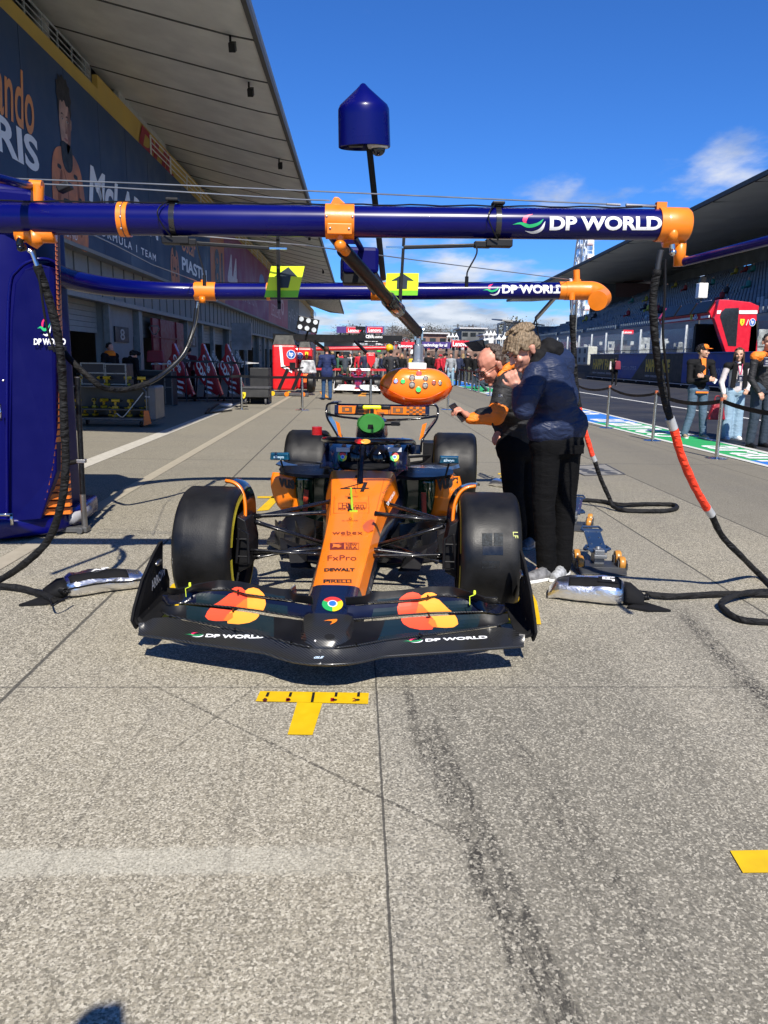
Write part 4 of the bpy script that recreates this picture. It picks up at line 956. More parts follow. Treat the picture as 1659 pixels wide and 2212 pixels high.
# steel frame stand
FS=thing('frame_stand','white steel frame structure with a sloping roof behind the tall man','steel frame',(at(1130,740,y=150).x,150,0))
mb=MB()
a=at(1092,696,y=150); b=at(1160,707,y=150); zb_=at(1092,742,y=150).z-2
for k in range(6):
    x=lin(a.x,b.x,k/5); z=lin(a.z,b.z,k/5); mb.bar((x,150,zb_),(x,150,z),.35); mb.bar((x,158,zb_),(x,158,z),.35); mb.bar((x,150,z),(x,158,z),.3)
for f in (1,.62,.3): 
    for yy in (150,158): mb.bar((a.x,yy,lin(zb_,a.z,f)),(b.x,yy,lin(zb_,b.z,f)),.25)
for k in range(5):
    x=lin(a.x,b.x,k/5); x2=lin(a.x,b.x,(k+1)/5); mb.bar((x,150,lin(zb_,a.z,.62)),(x2,150,lin(zb_,a.z,.95)),.15)
mb.build('frame',mat('frame_white',(.55,.57,.57),.5),FS)
mb=MB(); mb.sheet([[(a.x-1,148,a.z+.3),(b.x+1,148,b.z+.3)],[(a.x-1,160,a.z+1),(b.x+1,160,b.z+1)]],.25); mb.build('roof',GREY,FS)
# white pit perch far off
y=70; a=at(1030,757,y=y); b=at(1066,729,y=y); t=thing('pit_perch','small white pit perch in the distance behind the bald man','pit stand',((a.x+b.x)/2,y,0))
mb=MB(); mb.prism([(a.x+1.0,y,a.z),(a.x+.55,y,b.z-.15),(b.x,y,b.z),(b.x,y,a.z)],(0,.2,0)); mb.build('end_wall',WHITE,t,bevel=.03)
mb=MB(); mb.prism([at(1050,755,y=y-.03),at(1045,736,y=y-.03),at(1056,734,y=y-.03),at(1056,755,y=y-.03)],(0,.02,0)); mb.build('window',GLASS,t)
mb=MB(); mb.prism([(a.x+1,y+.2,a.z),(a.x,y+.2,b.z-.3),(b.x,y+.2,b.z),(b.x,y+.2,a.z)],(0,9,0)); mb.build('canopy',BLACK,t)
mb=MB(); mb.bar((a.x+1,y,0),(a.x+1,y,a.z),.2); mb.bar((b.x-.3,y,0),(b.x-.3,y,a.z),.2); mb.build('legs',DGREY,t)
# utility poles with wires
for i,(u,vt) in enumerate(((762,700),(847,703),(905,706),(988,700),(1012,702),(1020,701),(1075,698))):
    y=260+10*(i%3); a=at(u,735,y=y); b=at(u,vt,y=y); t=thing('utility_pole','thin utility pole rising above the trees on the horizon','pole',(a.x,y,0),'utility poles on the horizon')
    MB().bar((a.x,y,-1),(a.x,y,b.z),.45).build('pole',DGREY,t); mb=MB()
    for k in (0,1.6,3.2): mb.bar((a.x-1.6,y,b.z-.6-k),(a.x+1.6,y,b.z-.6-k),.22)
    mb.build('crossarm',DGREY,t)
for k in range(4):
    a=at(740,703+k*3,y=270); b=at(1180,706+k*2.5,y=270); mb=MB(); mb.tube([a.lerp(b,i/24)+V((0,0,-abs(math.sin(i/24*PI*5))*1.2)) for i in range(25)],.07,4); o=mb.build('power_line',DGREY); tag(o,'thin dark power line sagging between the poles on the horizon','cable','power lines on the horizon')
# ferris wheel, nearly edge on
FW=thing('ferris_wheel','white ferris wheel with red cabins peeking over the grandstand roof','ferris wheel',(at(1254,700,y=380).x,380,0))
c=at(1254,640,y=380); top=at(1254,478,y=380); Rw=top.z-c.z; dirv=V((.20,1,0)).normalized()
def fp(a,r): return c+V((0,0,1))*math.sin(a)*r+dirv*math.cos(a)*r
side=V((1,-.2,0)).normalized()*1.6
# orient so that the ellipse is about 56 px wide
hw=(at(1282,600,y=380).x-at(1226,600,y=380).x)/2; dirv=V((hw/Rw,math.sqrt(max(.1,1-(hw/Rw)**2)),0))
mb=MB()
for s in (-1,1):
    for rr in (1,.9,.55): mb.tube([fp(2*PI*i/48,Rw*rr)+side*s for i in range(48)],.35 if rr==1 else .22,5,closed=True)
for i in range(36):
    a=2*PI*i/36; mb.bar(c+side,fp(a,Rw)+side,.22); mb.bar(c-side,fp(a,Rw)-side,.22); mb.bar(fp(a,Rw)-side,fp(a,Rw)+side,.2); mb.bar(fp(a,Rw*.9)+side,fp(a+.17,Rw)+side,.2); mb.bar(fp(a,Rw)+side,fp(a+.17,Rw*.9)+side,.2)
mb.build('wheel',mat('wheel_white',(.55,.60,.66),.5),FW)
for i in range(30):
    a=2*PI*i/30; p=fp(a,Rw*1.04); g=MB(); g.box(p,(3.0,3.0,1.5),m=0); g.box(p+V((0,0,-1.0)),(3.0,3.0,.9),m=1); g.build('cabin',[WHITE,mat('cabin_red',(.45,.03,.05),.5)],FW,bevel=.3)
mb=MB(); 
for s in (-1,1): mb.bar(c,V((c.x+s*9,c.y+s*14,0)),.9)
mb.build('support_legs',WHITE,FW)

# ============================================================= SECOND TEAM'S GANTRY (far)
def yb(u,v,y): return at(u,v,y=y)
T2=thing('team_gantry','red gantry cabinet with round blue badges and a long black CEVA LOGISTICS boom','gantry',(-2.6,31.3,0))
y=30.6
a=yb(589,850,y); b=yb(639,745,y); c=yb(672,842,y+1.2); d=yb(640,751,y+1.2)
REDC=mat('cabinet_red',(.62,.012,.015),.35,coat=.4,var=.06)
mb=MB(); mb.box(((a.x+b.x)/2,y+.5,(b.z+.15)/2),(b.x-a.x,1.0,b.z-.15)); mb.build('cabinet',REDC,T2,bevel=.08)
mb=MB(); mb.box(((b.x+c.x)/2,y+1.7,(d.z+.15)/2),(c.x-b.x+.1,1.0,d.z-.15)); mb.build('cabinet',REDC,T2,bevel=.08)
mb=MB(); mb.box(((a.x+b.x)/2,y+.5,b.z+.18),(b.x-a.x-.05,.9,.36),taper=.75); mb.box(((b.x+c.x)/2,y+1.7,d.z+.12),(c.x-b.x-.05,.8,.24),taper=.8); mb.build('cabinet_cap',BLACK,T2)
mb=MB(); q=[yb(u,v,y-.02) for u,v in ((603,746),(609,746),(613,788),(631,800),(631,806),(607,792))]; mb.prism(q,(0,-.01,0)); q=[yb(u,v,y+1.18) for u,v in ((641,795),(656,802),(672,802),(672,806),(655,806),(641,799))]; mb.prism(q,(0,-.01,0)); mb.build('stripe',WHT_T,T2)
hpbadge(yq(619.5,775.5,638.5,756,y,.03),T2); hpbadge(yq(641,776,655,761,y+1.2,.03),T2); shield(yq(659,776,666,760,y+1.2,.03),T2)
mb=MB(); mb.box(yb(632,790,y-.05),(.22,.1,.25)); mb.box(yb(651,790,y+1.1),(.2,.1,.25)); mb.build('socket',BLACK,T2)
mb=MB(); a=yb(590,723,y+.3); b=yb(869,724,y+.3); zc=yb(700,729,y+.3).z; mb.box(((a.x+b.x)/2,y+.3,zc),(b.x-a.x,.25,.22)); mb.build('boom',BLACK,T2)
mb=MB(); zc2=yb(700,736,y+3).z; mb.box(((a.x+b.x)/2-.1,y+3,zc2),(b.x-a.x-.2,.25,.14)); mb.build('boom',BLACK,T2)
lettering('CEVA',yq(790,730.5,808,723.5,y+.17),WHT_T,T2,bold=.05); lettering('LOGISTICS',yq(809,730.3,826,726.3,y+.17),WHT_T,T2,bold=.04)
lettering('CEVA LOGI',yq(787,738,816,733,y+2.86),WHT_T,T2,bold=.04)
mb=MB(); mb.bar(yb(678,737,y),yb(712,762,y+1.5),.10); mb.bar(yb(767,737,y),yb(792,762,y-1),.09); mb.build('arm',BLACK,T2)
mb=MB(); q=[yb(u,v,y-1) for u,v in ((791,762),(810,762),(811,780),(802,795),(793,782))]; mb.prism(q,(0,.12,0)); mb.build('light_pod',REDC,T2,bevel=.02)
lettering('LENOVO',yq(796,768,807,766,y-1.0,.03),WHT_T,T2,bold=.03)
t=thing('light_panel','square black panel of six round lamps tilted on a thin mast above the red cabinet','lamp panel',(yb(668,760,29).x,29,0))
c=yb(665,701,29); rot=Matrix.Rotation(.2,3,'Y'); MB().box(c,(.78,.06,.50),rot).build('panel',BLACK,t,bevel=.02)
for i in (-1,0,1):
    for j in (-1,1):
        p=c+rot@V((i*.26,-.04,j*.14)); MB().lathe([(0,0),(.085,0),(.085,.02)],12,axis='y',c=p-V((0,.02,0))).build('lamp',mat('lamp_pale',(.55,.58,.60),.3),t)
MB().bar(c+V((.05,.05,0)),yb(660,735,29.2),.05).build('mast',BLACK,t)
t=thing('broadcast_camera','black broadcast camera on a small arm standing on the far boom','camera',yb(776,723,33))
mb=MB(); mb.box(yb(779,709,33),(.42,.3,.14)); mb.bar(yb(776,724,33),yb(784,712,33),.07); mb.bar(yb(783,724,33),yb(780,716,33),.16); mb.build('head',BLACK,t)
# red beam gantry one box further on
t=thing('team_gantry','thin red gantry beam with a yellow tip crossing behind the red racing car','gantry',(0,38,0))
a=yb(683,754,38); b=yb(836,752,38); MB().tube([a,b],.10,12).build('beam',REDC,t,smooth=True,auto=40); MB().ball(b+V((.12,0,0)),.2,12).build('beam_tip',YEL,t,smooth=True)
MB().box((a.x-.3,38.4,1.1),(.5,.6,2.2)).build('cabinet',mat('cab_navy',(.02,.025,.05),.5),t,bevel=.04)
mb=MB(); mb.box(V((.6,38.3,1.9)),(1.4,.08,.10)); mb.box(V((-.8,40,1.85)),(1.2,.08,.10)); mb.build('arm',mat('arm_green',(.02,.2,.12),.5),t)
t=tag(MB().box((.0,44,.78),(6.2,.08,.12)).box((-3.0,44,.4),(.08,.3,.8)).box((3.0,44,.4),(.08,.3,.8)).build('barrier_rail',mat('rail_red',(.5,.02,.03),.5)),'low red rail fencing off the crowd behind the red racing car','barrier')
for j,(u,v,w_,h_,m,lab) in enumerate(((905,765,22,12,mat('tarp_blue',(.01,.12,.5),.6),'bright blue plastic cover among the distant crowd'),(818,757,10,7,mat('neon_g2',(.02,.6,.08),.6),'neon green helmet shaped cover above the red gantry beam'),(895,760,20,10,WHITE,'white cabin roof behind the pod mast'))):
    c=yb(u,v,52); s=52/1660; o=MB().box(c,(w_*s,.5,h_*s),taper=.7).build(('plastic_cover','plastic_cover','cabin_roof')[j],m,bevel=.08); tag(o,lab,('cover','cover','cabin')[j])
# ============================================================= RACING CARS
RCi=RC.transposed()
def carl(u,v,y=None,z=None,x=None):
    r=RCi@(RM@V(((u-829.5)/FPX,-(v-1106)/FPX,-1.0))); c=RCi@(C0-CO)
    t=(y-c.y)/r.y if y is not None else (z-c.z)/r.z if z is not None else (x-c.x)/r.x
    return c+r*t
def kk(X,Y,**k): return carl(260.9+X*.5899,815.5+Y*.5899,**k)
def ww(X,Y,z): return carl(326.2+X*.29495,1206.9+Y*.29495,z=z+.055)
NY=[-1.19,-1.165,-1.11,-1.03,-.88,-.66,-.33,0,.3,.6,.9,1.1]
NW=[.050,.080,.104,.117,.122,.124,.135,.146,.157,.178,.212,.232]
NZ=[.205,.240,.268,.286,.306,.332,.378,.43,.49,.555,.615,.655]
NB=[.14,.14,.14,.143,.15,.165,.195,.22,.25,.27,.28,.28]
def nz_(y): return interp(NY,NZ,y)
def nosept(u,v):
    lo,hi=-1.2,1.15
    f=lambda y:carl(u,v,y=y).z-nz_(y)
    # ray is above the nose near the camera, below it farther away
    a=lo
    for i in range(240):
        b=a+.01
        if f(a)>=0 and f(b)<0:
            for _ in range(20):
                m=(a+b)/2
                if f(m)>=0: a=m
                else: b=m
            break
        a=b
    return carl(u,v,y=a)+V((0,-.0012,.0028))
from mathutils.bvhtree import BVHTree
def conform(fn,obj,off=.0025,reach=.05):
    "lay a flat mark onto the real surface of obj (same local frame)"
    me=obj.data; tr=BVHTree.FromPolygons([v.co.copy() for v in me.vertices],[tuple(p.vertices) for p in me.polygons]); n=NRM(fn)
    def g(s,t):
        p=fn(s,t); h=tr.ray_cast(p+n*reach,-n,reach*2.5)
        return (h[0]+n*off) if h[0] is not None else p
    return g
def nq(*a,**k): 
    return conform(nq_(*a,**k),NOSE[0]) if NOSE else nq_(*a,**k)
NOSE=[]
def nq_(x0,y0,x1,y1,sk=0):
    "box in crop pixels: x0,y0 = bottom left; x1,y1 = top right; sk shifts the top row sideways"
    K=lambda x,y:nosept(260.9+x*.5899,815.5+y*.5899)
    return quadmap(K(x0,y0),K(x1,y0),K(x0+sk,y1),K(x1+sk,y1),0)
def mirror(mb):
    mb.v=[V((-p.x,p.y,p.z)) for p in mb.v]; mb.f=[list(reversed(f)) for f in mb.f]; return mb
def make_car(root,main,main2,det):
    B=lambda mb,name,m,par=root,**k: mb.build(name,m,par,world=False,**k)
    LT=lambda s,fn,m,par,**k: lettering(s,fn,m,par,world=False,**k)
    # --- nose and tub
    secs=[]
    yy=[NY[0]]+[lin(NY[i],NY[i+1],(j+1)/3) for i in range(len(NY)-1) for j in range(3)]
    for y in yy:
        w=interp(NY,NW,y); zt=nz_(y); zb=interp(NY,NB,y); h=zt-zb; e=.03 if y<.3 else lin(.03,.06,min(1,(y-.3)/.7)); r=min(.03,w*.35,h*.35)
        hp=[(0,zt+.004),(w*.5,zt+.003),(w-r,zt),(w-r*.3,zt-r*.25),(w,zt-r),(w+e*.5,lin(zt,zb,.45)),(w+e,lin(zt,zb,.62)),(w+e*.6,zb+h*.12),(w*.6,zb),(0,zb)]
        secs.append([V((a,y,b)) for a,b in hp]+[V((-a,y,b)) for a,b in reversed(hp[1:-1])])
    ni=len(secs)
    def mf(i,j):
        y=yy[i]
        if j<0: return 1
        if y<-1.0: return 1 if det else 0
        if y<-.70: return 2 if det else 0
        jj=j if j<9 else 17-j
        return 0 if jj<=4 else 2
    m=MB(); m.loft(secs,mf=mf); nose=B(m,'nose',[main,CARB if det else WHITE,NAVY if det else main2],smooth=True,auto=38)
    NOSE.clear(); NOSE.append(nose)
    # --- chassis behind: cockpit sides
    m=MB(); s2=[]
    for y,w,zt,zb in ((1.1,.235,.655,.28),(1.25,.27,.66,.25),(1.5,.32,.68,.2),(1.8,.33,.70,.18),(2.1,.30,.74,.18),(2.6,.24,.72,.18),(3.2,.17,.60,.18),(3.9,.09,.42,.2)):
        hp=[(0,zt-.02),(w*.6,zt-.01),(w-.04,zt),(w,zt-.05),(w+.02,lin(zt,zb,.5)),(w,zb),(0,zb)]
        s2.append([V((a,y,b)) for a,b in hp]+[V((-a,y,b)) for a,b in reversed(hp[1:-1])])
    m.loft(s2); B(m,'chassis',NAVY if det else main,smooth=True,auto=40)
    m=MB(); m.ball((0,1.5,.665),(.235,.36,.05),20); B(m,'cockpit_opening',BLACKM,smooth=True)
    if det:
        for X in (-.062,.104):
            m=MB(); m.ball((X,1.36,.715),(.080,.11,.112),20); B(m,'cockpit_cover',BLACKG,smooth=True)
        m=MB(); m.tube([(0,1.3,.67),(0,1.33,.79),(0,1.35,.84)],.008,6); B(m,'aerial',BLACK)
    for s in (-1,1):
        m=MB(); m.loft([[V((s*a,y,b)) for a,b in ((.18,.66),(.32,.66),(.31,h-.01),(.26,h),(.20,h-.03))] for y,h in ((1.15,.68),(1.3,.75),(1.6,.81),(1.9,.82))]); hd=B(m,'headrest',NAVY if det else main,smooth=True,auto=35)
        if det:
            c=kk(813 if s<0 else 1003,290,y=1.27); 
            chrome_logo(lambda a,b,c=c:c+V(((a-.5)*.062,-.012+.02*(b-.5),(b-.5)*.062)),hd)
            m=MB(); m.box(c+V((0,.02,.05)),(.10,.02,.03)); B(m,'side_patch',mat('patch_pale',(.45,.5,.55),.4),hd)
    # --- halo
    hm=BLACKG if det else main
    pts=spline([(-.34,1.95,.70),(-.345,1.75,.79),(-.31,1.45,.835),(-.20,1.18,.862),(0,1.08,.868),(.20,1.18,.862),(.31,1.45,.835),(.345,1.75,.79),(.34,1.95,.70)],6)
    m=MB(); m.tube(pts,.030,12,flat=.85); 
    m.tube([(0,1.075,.862),(0,1.03,.80),(0,.92,.70),(0,.84,.605)],[.024,.016,.017,.022],8,flat=.8); halo=B(m,'halo',hm,smooth=True,auto=50)
    if det:
        c=V((0,1.052,.873)); 
        for dx,cc in ((-.022,RED),(.022,mat('mark_amber',(.75,.38,.05),.4))):
            m=MB(); v,f=disc2(dx,0,.034,.017); m.add([c+V((a,-.003+(-.012 if dx<0 else -.013)+abs(a)*.25,b)) for a,b in v],f); B(m,'halo_mark',cc,halo,fix=False)
    # --- airbox, camera, engine cover
    m=MB(); m.loft([[V((a*w,y,z0+b*h)) for a,b in ((-.5,0),(-.9,.5),(-.8,.9),(0,1.05),(.8,.9),(.9,.5),(.5,0))] for y,w,z0,h in ((1.95,.13,.66,.28),(2.1,.15,.66,.32),(2.6,.13,.62,.32),(3.2,.09,.52,.26),(3.9,.05,.45,.16))]); B(m,'engine_cover',NAVY if det else main,smooth=True,auto=50)
    m=MB(); m.loft([[V((-.012,2.5,.85)),V((.012,2.5,.85)),V((.004,2.7,.98)),V((-.004,2.7,.98))],[V((-.01,3.9,.5)),V((.01,3.9,.5)),V((.003,3.75,.86)),V((-.003,3.75,.86))]]); B(m,'shark_fin',main,smooth=False)
    if det:
        m=MB(); m.lathe([(0,-.03),(.095,-.03),(.112,-.012),(.112,.012),(.10,.03),(0,.03)],28,axis='y',c=(0,0,0)); m.v=[V((p.x,p.y*1.0,p.z*.74)) for p in m.v]; m.v=[p+V((.004,1.90,.925)) for p in m.v]
        gd=B(m,'intake_bung',GREEN,smooth=True,auto=40)
        m=MB(); m.add([V((.004+a,1.865,.90+b)) for a,b in ((-.024,-.012),(.024,-.012),(.02,.022),(-.02,.022))],[(0,1,2,3)]); B(m,'grip_slot',BLACKM,gd,fix=False)
        m=MB(); m.box((0,2.1,1.045),(.155,.05,.032)); B(m,'camera_pod',mat('pod_yellow',(.85,.85,.01),.4),bevel=.012)
        m=MB(); m.box((.115,2.1,1.045),(.075,.052,.034)); m.box((-.10,2.1,1.045),(.045,.052,.034)); m.box((0,2.1,1.01),(.03,.05,.06)); B(m,'camera_mount',BLACK,bevel=.008)
        m=MB(); m.box((.20,2.0,.92),(.07,.06,.03)); m.tube([(.1,2.0,.92),(.24,2.0,.925)],.017,8); B(m,'side_sensor',BLACK)
        m=MB(); m.tube([(-.30,1.75,.82),(-.35,1.7,.85),(-.385,1.66,.875)],.012,8); m.lathe([(.034,-.03),(.038,0),(.034,.03)],14,c=(-.40,1.64,.885)); 
        B(m,'filter_stem',BLACK,smooth=True,auto=40)
        m=MB()
        for i in range(8): m.lathe([(.040,0),(.040,.005)],14,c=(-.40,1.64,.855+i*.008))
        B(m,'air_filter',RED)
    # --- sidepods
    for s in (-1,1):
        prof=[(.26,.575),(.50,.60),(.64,.585),(.70,.52),(.705,.43),(.65,.33),(.55,.27),(.40,.22),(.26,.2)]
        secs=[]
        for y,k,dz in ((1.42,.93,.0),(1.48,.99,0),(1.7,1.02,0),(2.1,1.0,-.02),(2.6,.86,-.07),(3.0,.66,-.15),(3.3,.5,-.22)):
            secs.append([V((s*(.26+(a-.26)*k),y,max(.12,b+dz*(b-.2)/.35))) for a,b in prof])
        m=MB(); m.loft(secs,mf=lambda i,j:0 if 2<=j<=5 else 1)
        m.m=[2 if len(f)==9 and i==len(m.f)-2 else mm for i,(f,mm) in enumerate(zip(m.f,m.m))]
        pod=B(m,'sidepod',[main,NAVY if det else main2,mat('undercut_green',(.008,.045,.014),.12,coat=1) if det else BLACK],smooth=True,auto=35)
        # front shoulder that wraps round to the side (carries the word)
        m=MB(); g=[]
        for z_,xx,yy_ in ((.585,.0,.0),(.53,.015,.0),(.47,.015,.01),(.40,.0,.03),(.33,-.03,.06),(.28,-.07,.10)):
            g.append([V((s*(lin(.40,.705,t)+xx*t),1.370+yy_*.3+.045*t**3,z_)) for t in (0,.2,.4,.6,.8,.93,1)])
        m.sheet([r_[2:] for r_ in g],.02); shd=B(m,'sidepod_shoulder',[main],smooth=True); m=MB(); m.sheet([r_[:3] for r_ in g],.018); B(m,'undercut_panel',mat('undercut_green',(.008,.045,.014),.12,coat=1) if det else BLACK,smooth=True)
        m=MB(); m.sheet([[V((s*x,y,z)) for x,y,z in r] for r in ([(.22,1.16,.605),(.36,1.15,.598),(.52,1.20,.598),(.63,1.30,.60),(.655,1.40,.60)],[(.22,1.5,.625),(.36,1.5,.62),(.52,1.5,.618),(.63,1.5,.615),(.66,1.5,.61)])],.022); B(m,'inlet_lip',mat('lip_black',(.003,.004,.008),.3,spec=.12,var=.1),smooth=True,auto=40)
        if det:
            if s>0: p=[kk(1158,418,y=1.36),kk(1234,392,y=1.40),kk(1156,372,y=1.36),kk(1232,352,y=1.42)]
            else: p=[kk(590,396,y=1.42),kk(660,414,y=1.36),kk(589,362,y=1.42),kk(660,380,y=1.36)]
            LT('vuse',conform(quadmap(*p,off=0),shd,.007,.10),BLK_T,shd,bold=.05,cut=3)
            m=MB(); a=kk(1228,360,y=1.48); 
            m.tube([V((s*.69,1.46,.53)),V((s*.715,1.52,.47)),V((s*.70,1.5,.40)),V((s*.66,1.5,.33))],[.012,.02,.02,.01],8); B(m,'edge_trim',WHT_T,pod,smooth=True)
            m=MB(); m.bar(V((s*.44,1.33,.47)),V((s*.45,1.33,.30)),.035,.012); B(m,'fin_board',mat('fin_red',(.5,.05,.02),.4),pod)
            LT('REMOVE BEFORE FLIGHT',quadmap(V((s*.437,1.31,.29)),V((s*.437,1.31,.47)),V((s*.437-.025,1.31,.29)),V((s*.437-.025,1.31,.47)),.004),BLK_T,pod)
            m=MB(); m.sheet([[V((s*.58,1.62,.585)),V((s*.66,1.60,.60)),V((s*.72,1.6,.62))],[V((s*.58,1.8,.585)),V((s*.66,1.8,.60)),V((s*.72,1.8,.62))]],.01); B(m,'rear_lip',CARB)
        # mirror
        mx=s*.60 if s<0 else .615; my,mz=1.15,.742
        m=MB(); m.loft([[V((mx+a*w,y,mz+b*h)) for a,b in ((-1,-.8),(-.9,1),(.9,1),(1,-.8))] for y,w,h in ((1.10,.068,.026),(1.13,.074,.031),(1.20,.05,.022))]); mr=B(m,'mirror',mat('mirror_teal',(.004,.06,.11),.2,coat=.8) if det else main,smooth=False,bevel=.006)
        if det: LT('allwyn',quadmap(V((mx-.040,1.098,mz-.014)),V((mx+.034,1.098,mz-.014)),V((mx-.040,1.098,mz+.014)),V((mx+.034,1.098,mz+.014)),.004),mat('lett_ice',(.5,.68,.78),.4),mr,bold=.02)
        m=MB(); m.tube([(mx,1.16,mz-.03),(mx-s*.02,1.18,.62)],.007,6); m.tube([(mx-s*.05,1.16,mz-.028),(s*.4,1.18,.70),(s*.27,1.2,.685)],.010,6,flat=.6); B(m,'mirror_stay',BLACK,mr)
    # --- floor
    m=MB(); m.prism([(-.25,.85,.05),(-.55,1.05,.05),(-.74,1.3,.05),(-.76,3.1,.05),(-.5,3.5,.05),(.5,3.5,.05),(.76,3.1,.05),(.74,1.3,.05),(.55,1.05,.05),(.25,.85,.05)],(0,0,.03)); B(m,'floor',CARB)
    m=MB()
    for s in (-1,1):
        for x,a in ((.24,.02),(.34,.06),(.45,.10),(.56,.15)): m.sheet([[V((s*x,.95,.08)),V((s*(x+a),1.5,.08))],[V((s*(x-.02),.95,.22)),V((s*(x+a),1.5,.2))]],.008)
        for k,(x0,y0,x1,y1) in enumerate(((.28,.5,.42,.62),(.30,.62,.50,.80),(.20,.45,.30,.7))): m.sheet([[V((s*x0,y0,.09+.03*k)),V((s*x1,y0-.02,.10+.03*k))],[V((s*(x0+.06),y1,.16)),V((s*(x1+.05),y1,.22))]],.006)
    B(m,'turning_vanes',BLACK)
    # --- suspension
    for s in (-1,1):
        m=MB(); P=lambda a,b,r=.02,f=.42: m.tube([V((s*a[0],a[1],a[2])),V((s*b[0],b[1],b[2]))],r,8,flat=1,up=(0,0,1))
        def blade(a,b,w=.030,h=.013):
            a=V((s*a[0],a[1],a[2])); b=V((s*b[0],b[1],b[2])); m.tube([a,a.lerp(b,.1),a.lerp(b,.9),b],[h*1.3,h,h,h*1.2],8)
            m.bar(a,b,w*1.5,h*.9)
        blade((.145,.12,.545),(.56,.06,.525)); blade((.17,.62,.52),(.56,.14,.505)); blade((.14,-.02,.36),(.56,.0,.315)); blade((.18,.5,.27),(.56,.08,.27)); blade((.15,.2,.33),(.55,.02,.50),.024); blade((.15,-.10,.345),(.56,-.10,.36),.02,.010)
        B(m,'suspension_arms',mat('arm_carbon',(.008,.008,.009),.26,spec=.4,coat=.4,var=.3,vs=40),smooth=True,auto=30)
        m=MB(); m.loft([[V((s*x,y,z)) for x,z in ((.56,.26),(.63,.22),(.63,.56),(.58,.53),(.555,.4))] for y in (-.10,-.05,.10,.14)]); m.tube([V((s*.55,-.17,.30)),V((s*.55,-.17,.47)),V((s*.60,-.17,.50)),V((s*.62,-.17,.3))],.01,6,closed=True)
        m.bar((s*.54,-.17,.34),(s*.62,-.17,.34),.01); m.bar((s*.54,-.17,.44),(s*.62,-.17,.44),.01); B(m,'brake_duct',BLACK,bevel=.01)
        m=MB(); m.tube([V((s*.56,3.6,.42)),V((s*.2,3.3,.40))],.016,8); m.tube([V((s*.56,3.65,.30)),V((s*.15,3.5,.25))],.016,8); m.tube([V((s*.55,3.5,.48)),V((s*.2,3.1,.50))],.014,8); m.tube([V((s*.55,3.6,.36)),V((s*.2,3.0,.30))],.014,8); m.box((s*.5,3.6,.4),(.12,.3,.42)); B(m,'rear_suspension',BLACK)
        # winglet hugging the tyre
        if det:
            A=[kk(383,381,y=.06),kk(412,388,y=.05),kk(436,408,y=.04),kk(451,448,y=.02),kk(455,500,y=0),kk(451,536,y=-.01)]
            Bp=[kk(386,373,y=.22),kk(420,371,y=.22),kk(462,388,y=.22),kk(486,430,y=.20),kk(492,490,y=.16),kk(490,560,y=.12)]
            if s>0: A=[V((-p.x,p.y,p.z)) for p in A]; Bp=[V((-p.x,p.y,p.z)) for p in Bp]
            A=spline(A,4); Bp=spline(Bp,4)
            m=MB(); m.sheet([A,[a.lerp(b,.5)+V((0,0,.012)) for a,b in zip(A,Bp)],Bp],.014); wl=B(m,'wheel_winglet',BLACKG,smooth=True,auto=50)
            m=MB(); m.sheet([[a+V((0,-.010,.004)) for a in A],[a.lerp(b,.10)+V((0,-.010,.006))+V((-s*.004,0,.004)) for a,b in zip(A,Bp)]],.016); B(m,'orange_edge',main,wl,smooth=True)
        else:
            m=MB(); m.sheet([[V((s*.80,.1,.73)),V((s*.64,.1,.70)),V((s*.60,.1,.5))],[V((s*.80,.3,.74)),V((s*.64,.3,.70)),V((s*.60,.3,.5))]],.012); B(m,'wheel_winglet',WHITE)
    # --- wheels
    for y,w,outer in ((0,.33,.955),(3.6,.43,.97)):
        for s in (-1,1):
            cx=s*(outer-w/2)+.01; r=.353; h=w/2
            prof=[(.245,-h*.86),(.27,-h*.97),(.31,-h),(.335,-h*.93),(.352,-h*.80),(r-.002,-h*.55),(r,-h*.2),(r,h*.2),(r-.002,h*.55),(.352,h*.80),(.335,h*.93),(.31,h),(.27,h*.97),(.245,h*.86)]
            wh=bpy.data.objects.new('wheel',None); COL.objects.link(wh); wh.parent=root; wh.location=(cx,y,r)
            m=MB(); m.lathe(prof,64,axis='x'); m.f=[f for f in m.f if len(f)==4]; m.m=[0]*len(m.f); tyre=B(m,'tyre',RUBBER,wh,smooth=True,auto=60)
            yb_=MB()
            for sd_ in (-1,1):
                for k in range(0,56):
                    if (k%14) in (12,13): continue
                    a0,a1=2*PI*k/56,2*PI*(k+1)/56
                    yb_.add([V((sd_*(h+.0025-(.0 if rr<.3 else .004)),rr*math.cos(a),rr*math.sin(a))) for rr,a in ((.288,a0),(.318,a0),(.318,a1),(.288,a1))],[(0,1,2,3)])
            B(yb_,'sidewall_band',mat('tyre_yellow',(.50,.42,.02),.6,var=.15,vs=10),tyre,fix=False)
            m=MB(); m.lathe([(.245,-h*.86),(.235,-h*.5),(.225,0),(.235,h*.5),(.245,h*.86)],40,axis='x'); m.f=[f for f in m.f if len(f)==4]; m.m=[0]*len(m.f); m.lathe([(0,s*(h*.62)),(.10,s*h*.6),(.235,s*h*.75)],40,axis='x'); m.lathe([(0,-s*(h*.4)),(.235,-s*h*.4)],40,axis='x')
            B(m,'rim',BLACK,wh,smooth=True,auto=30)
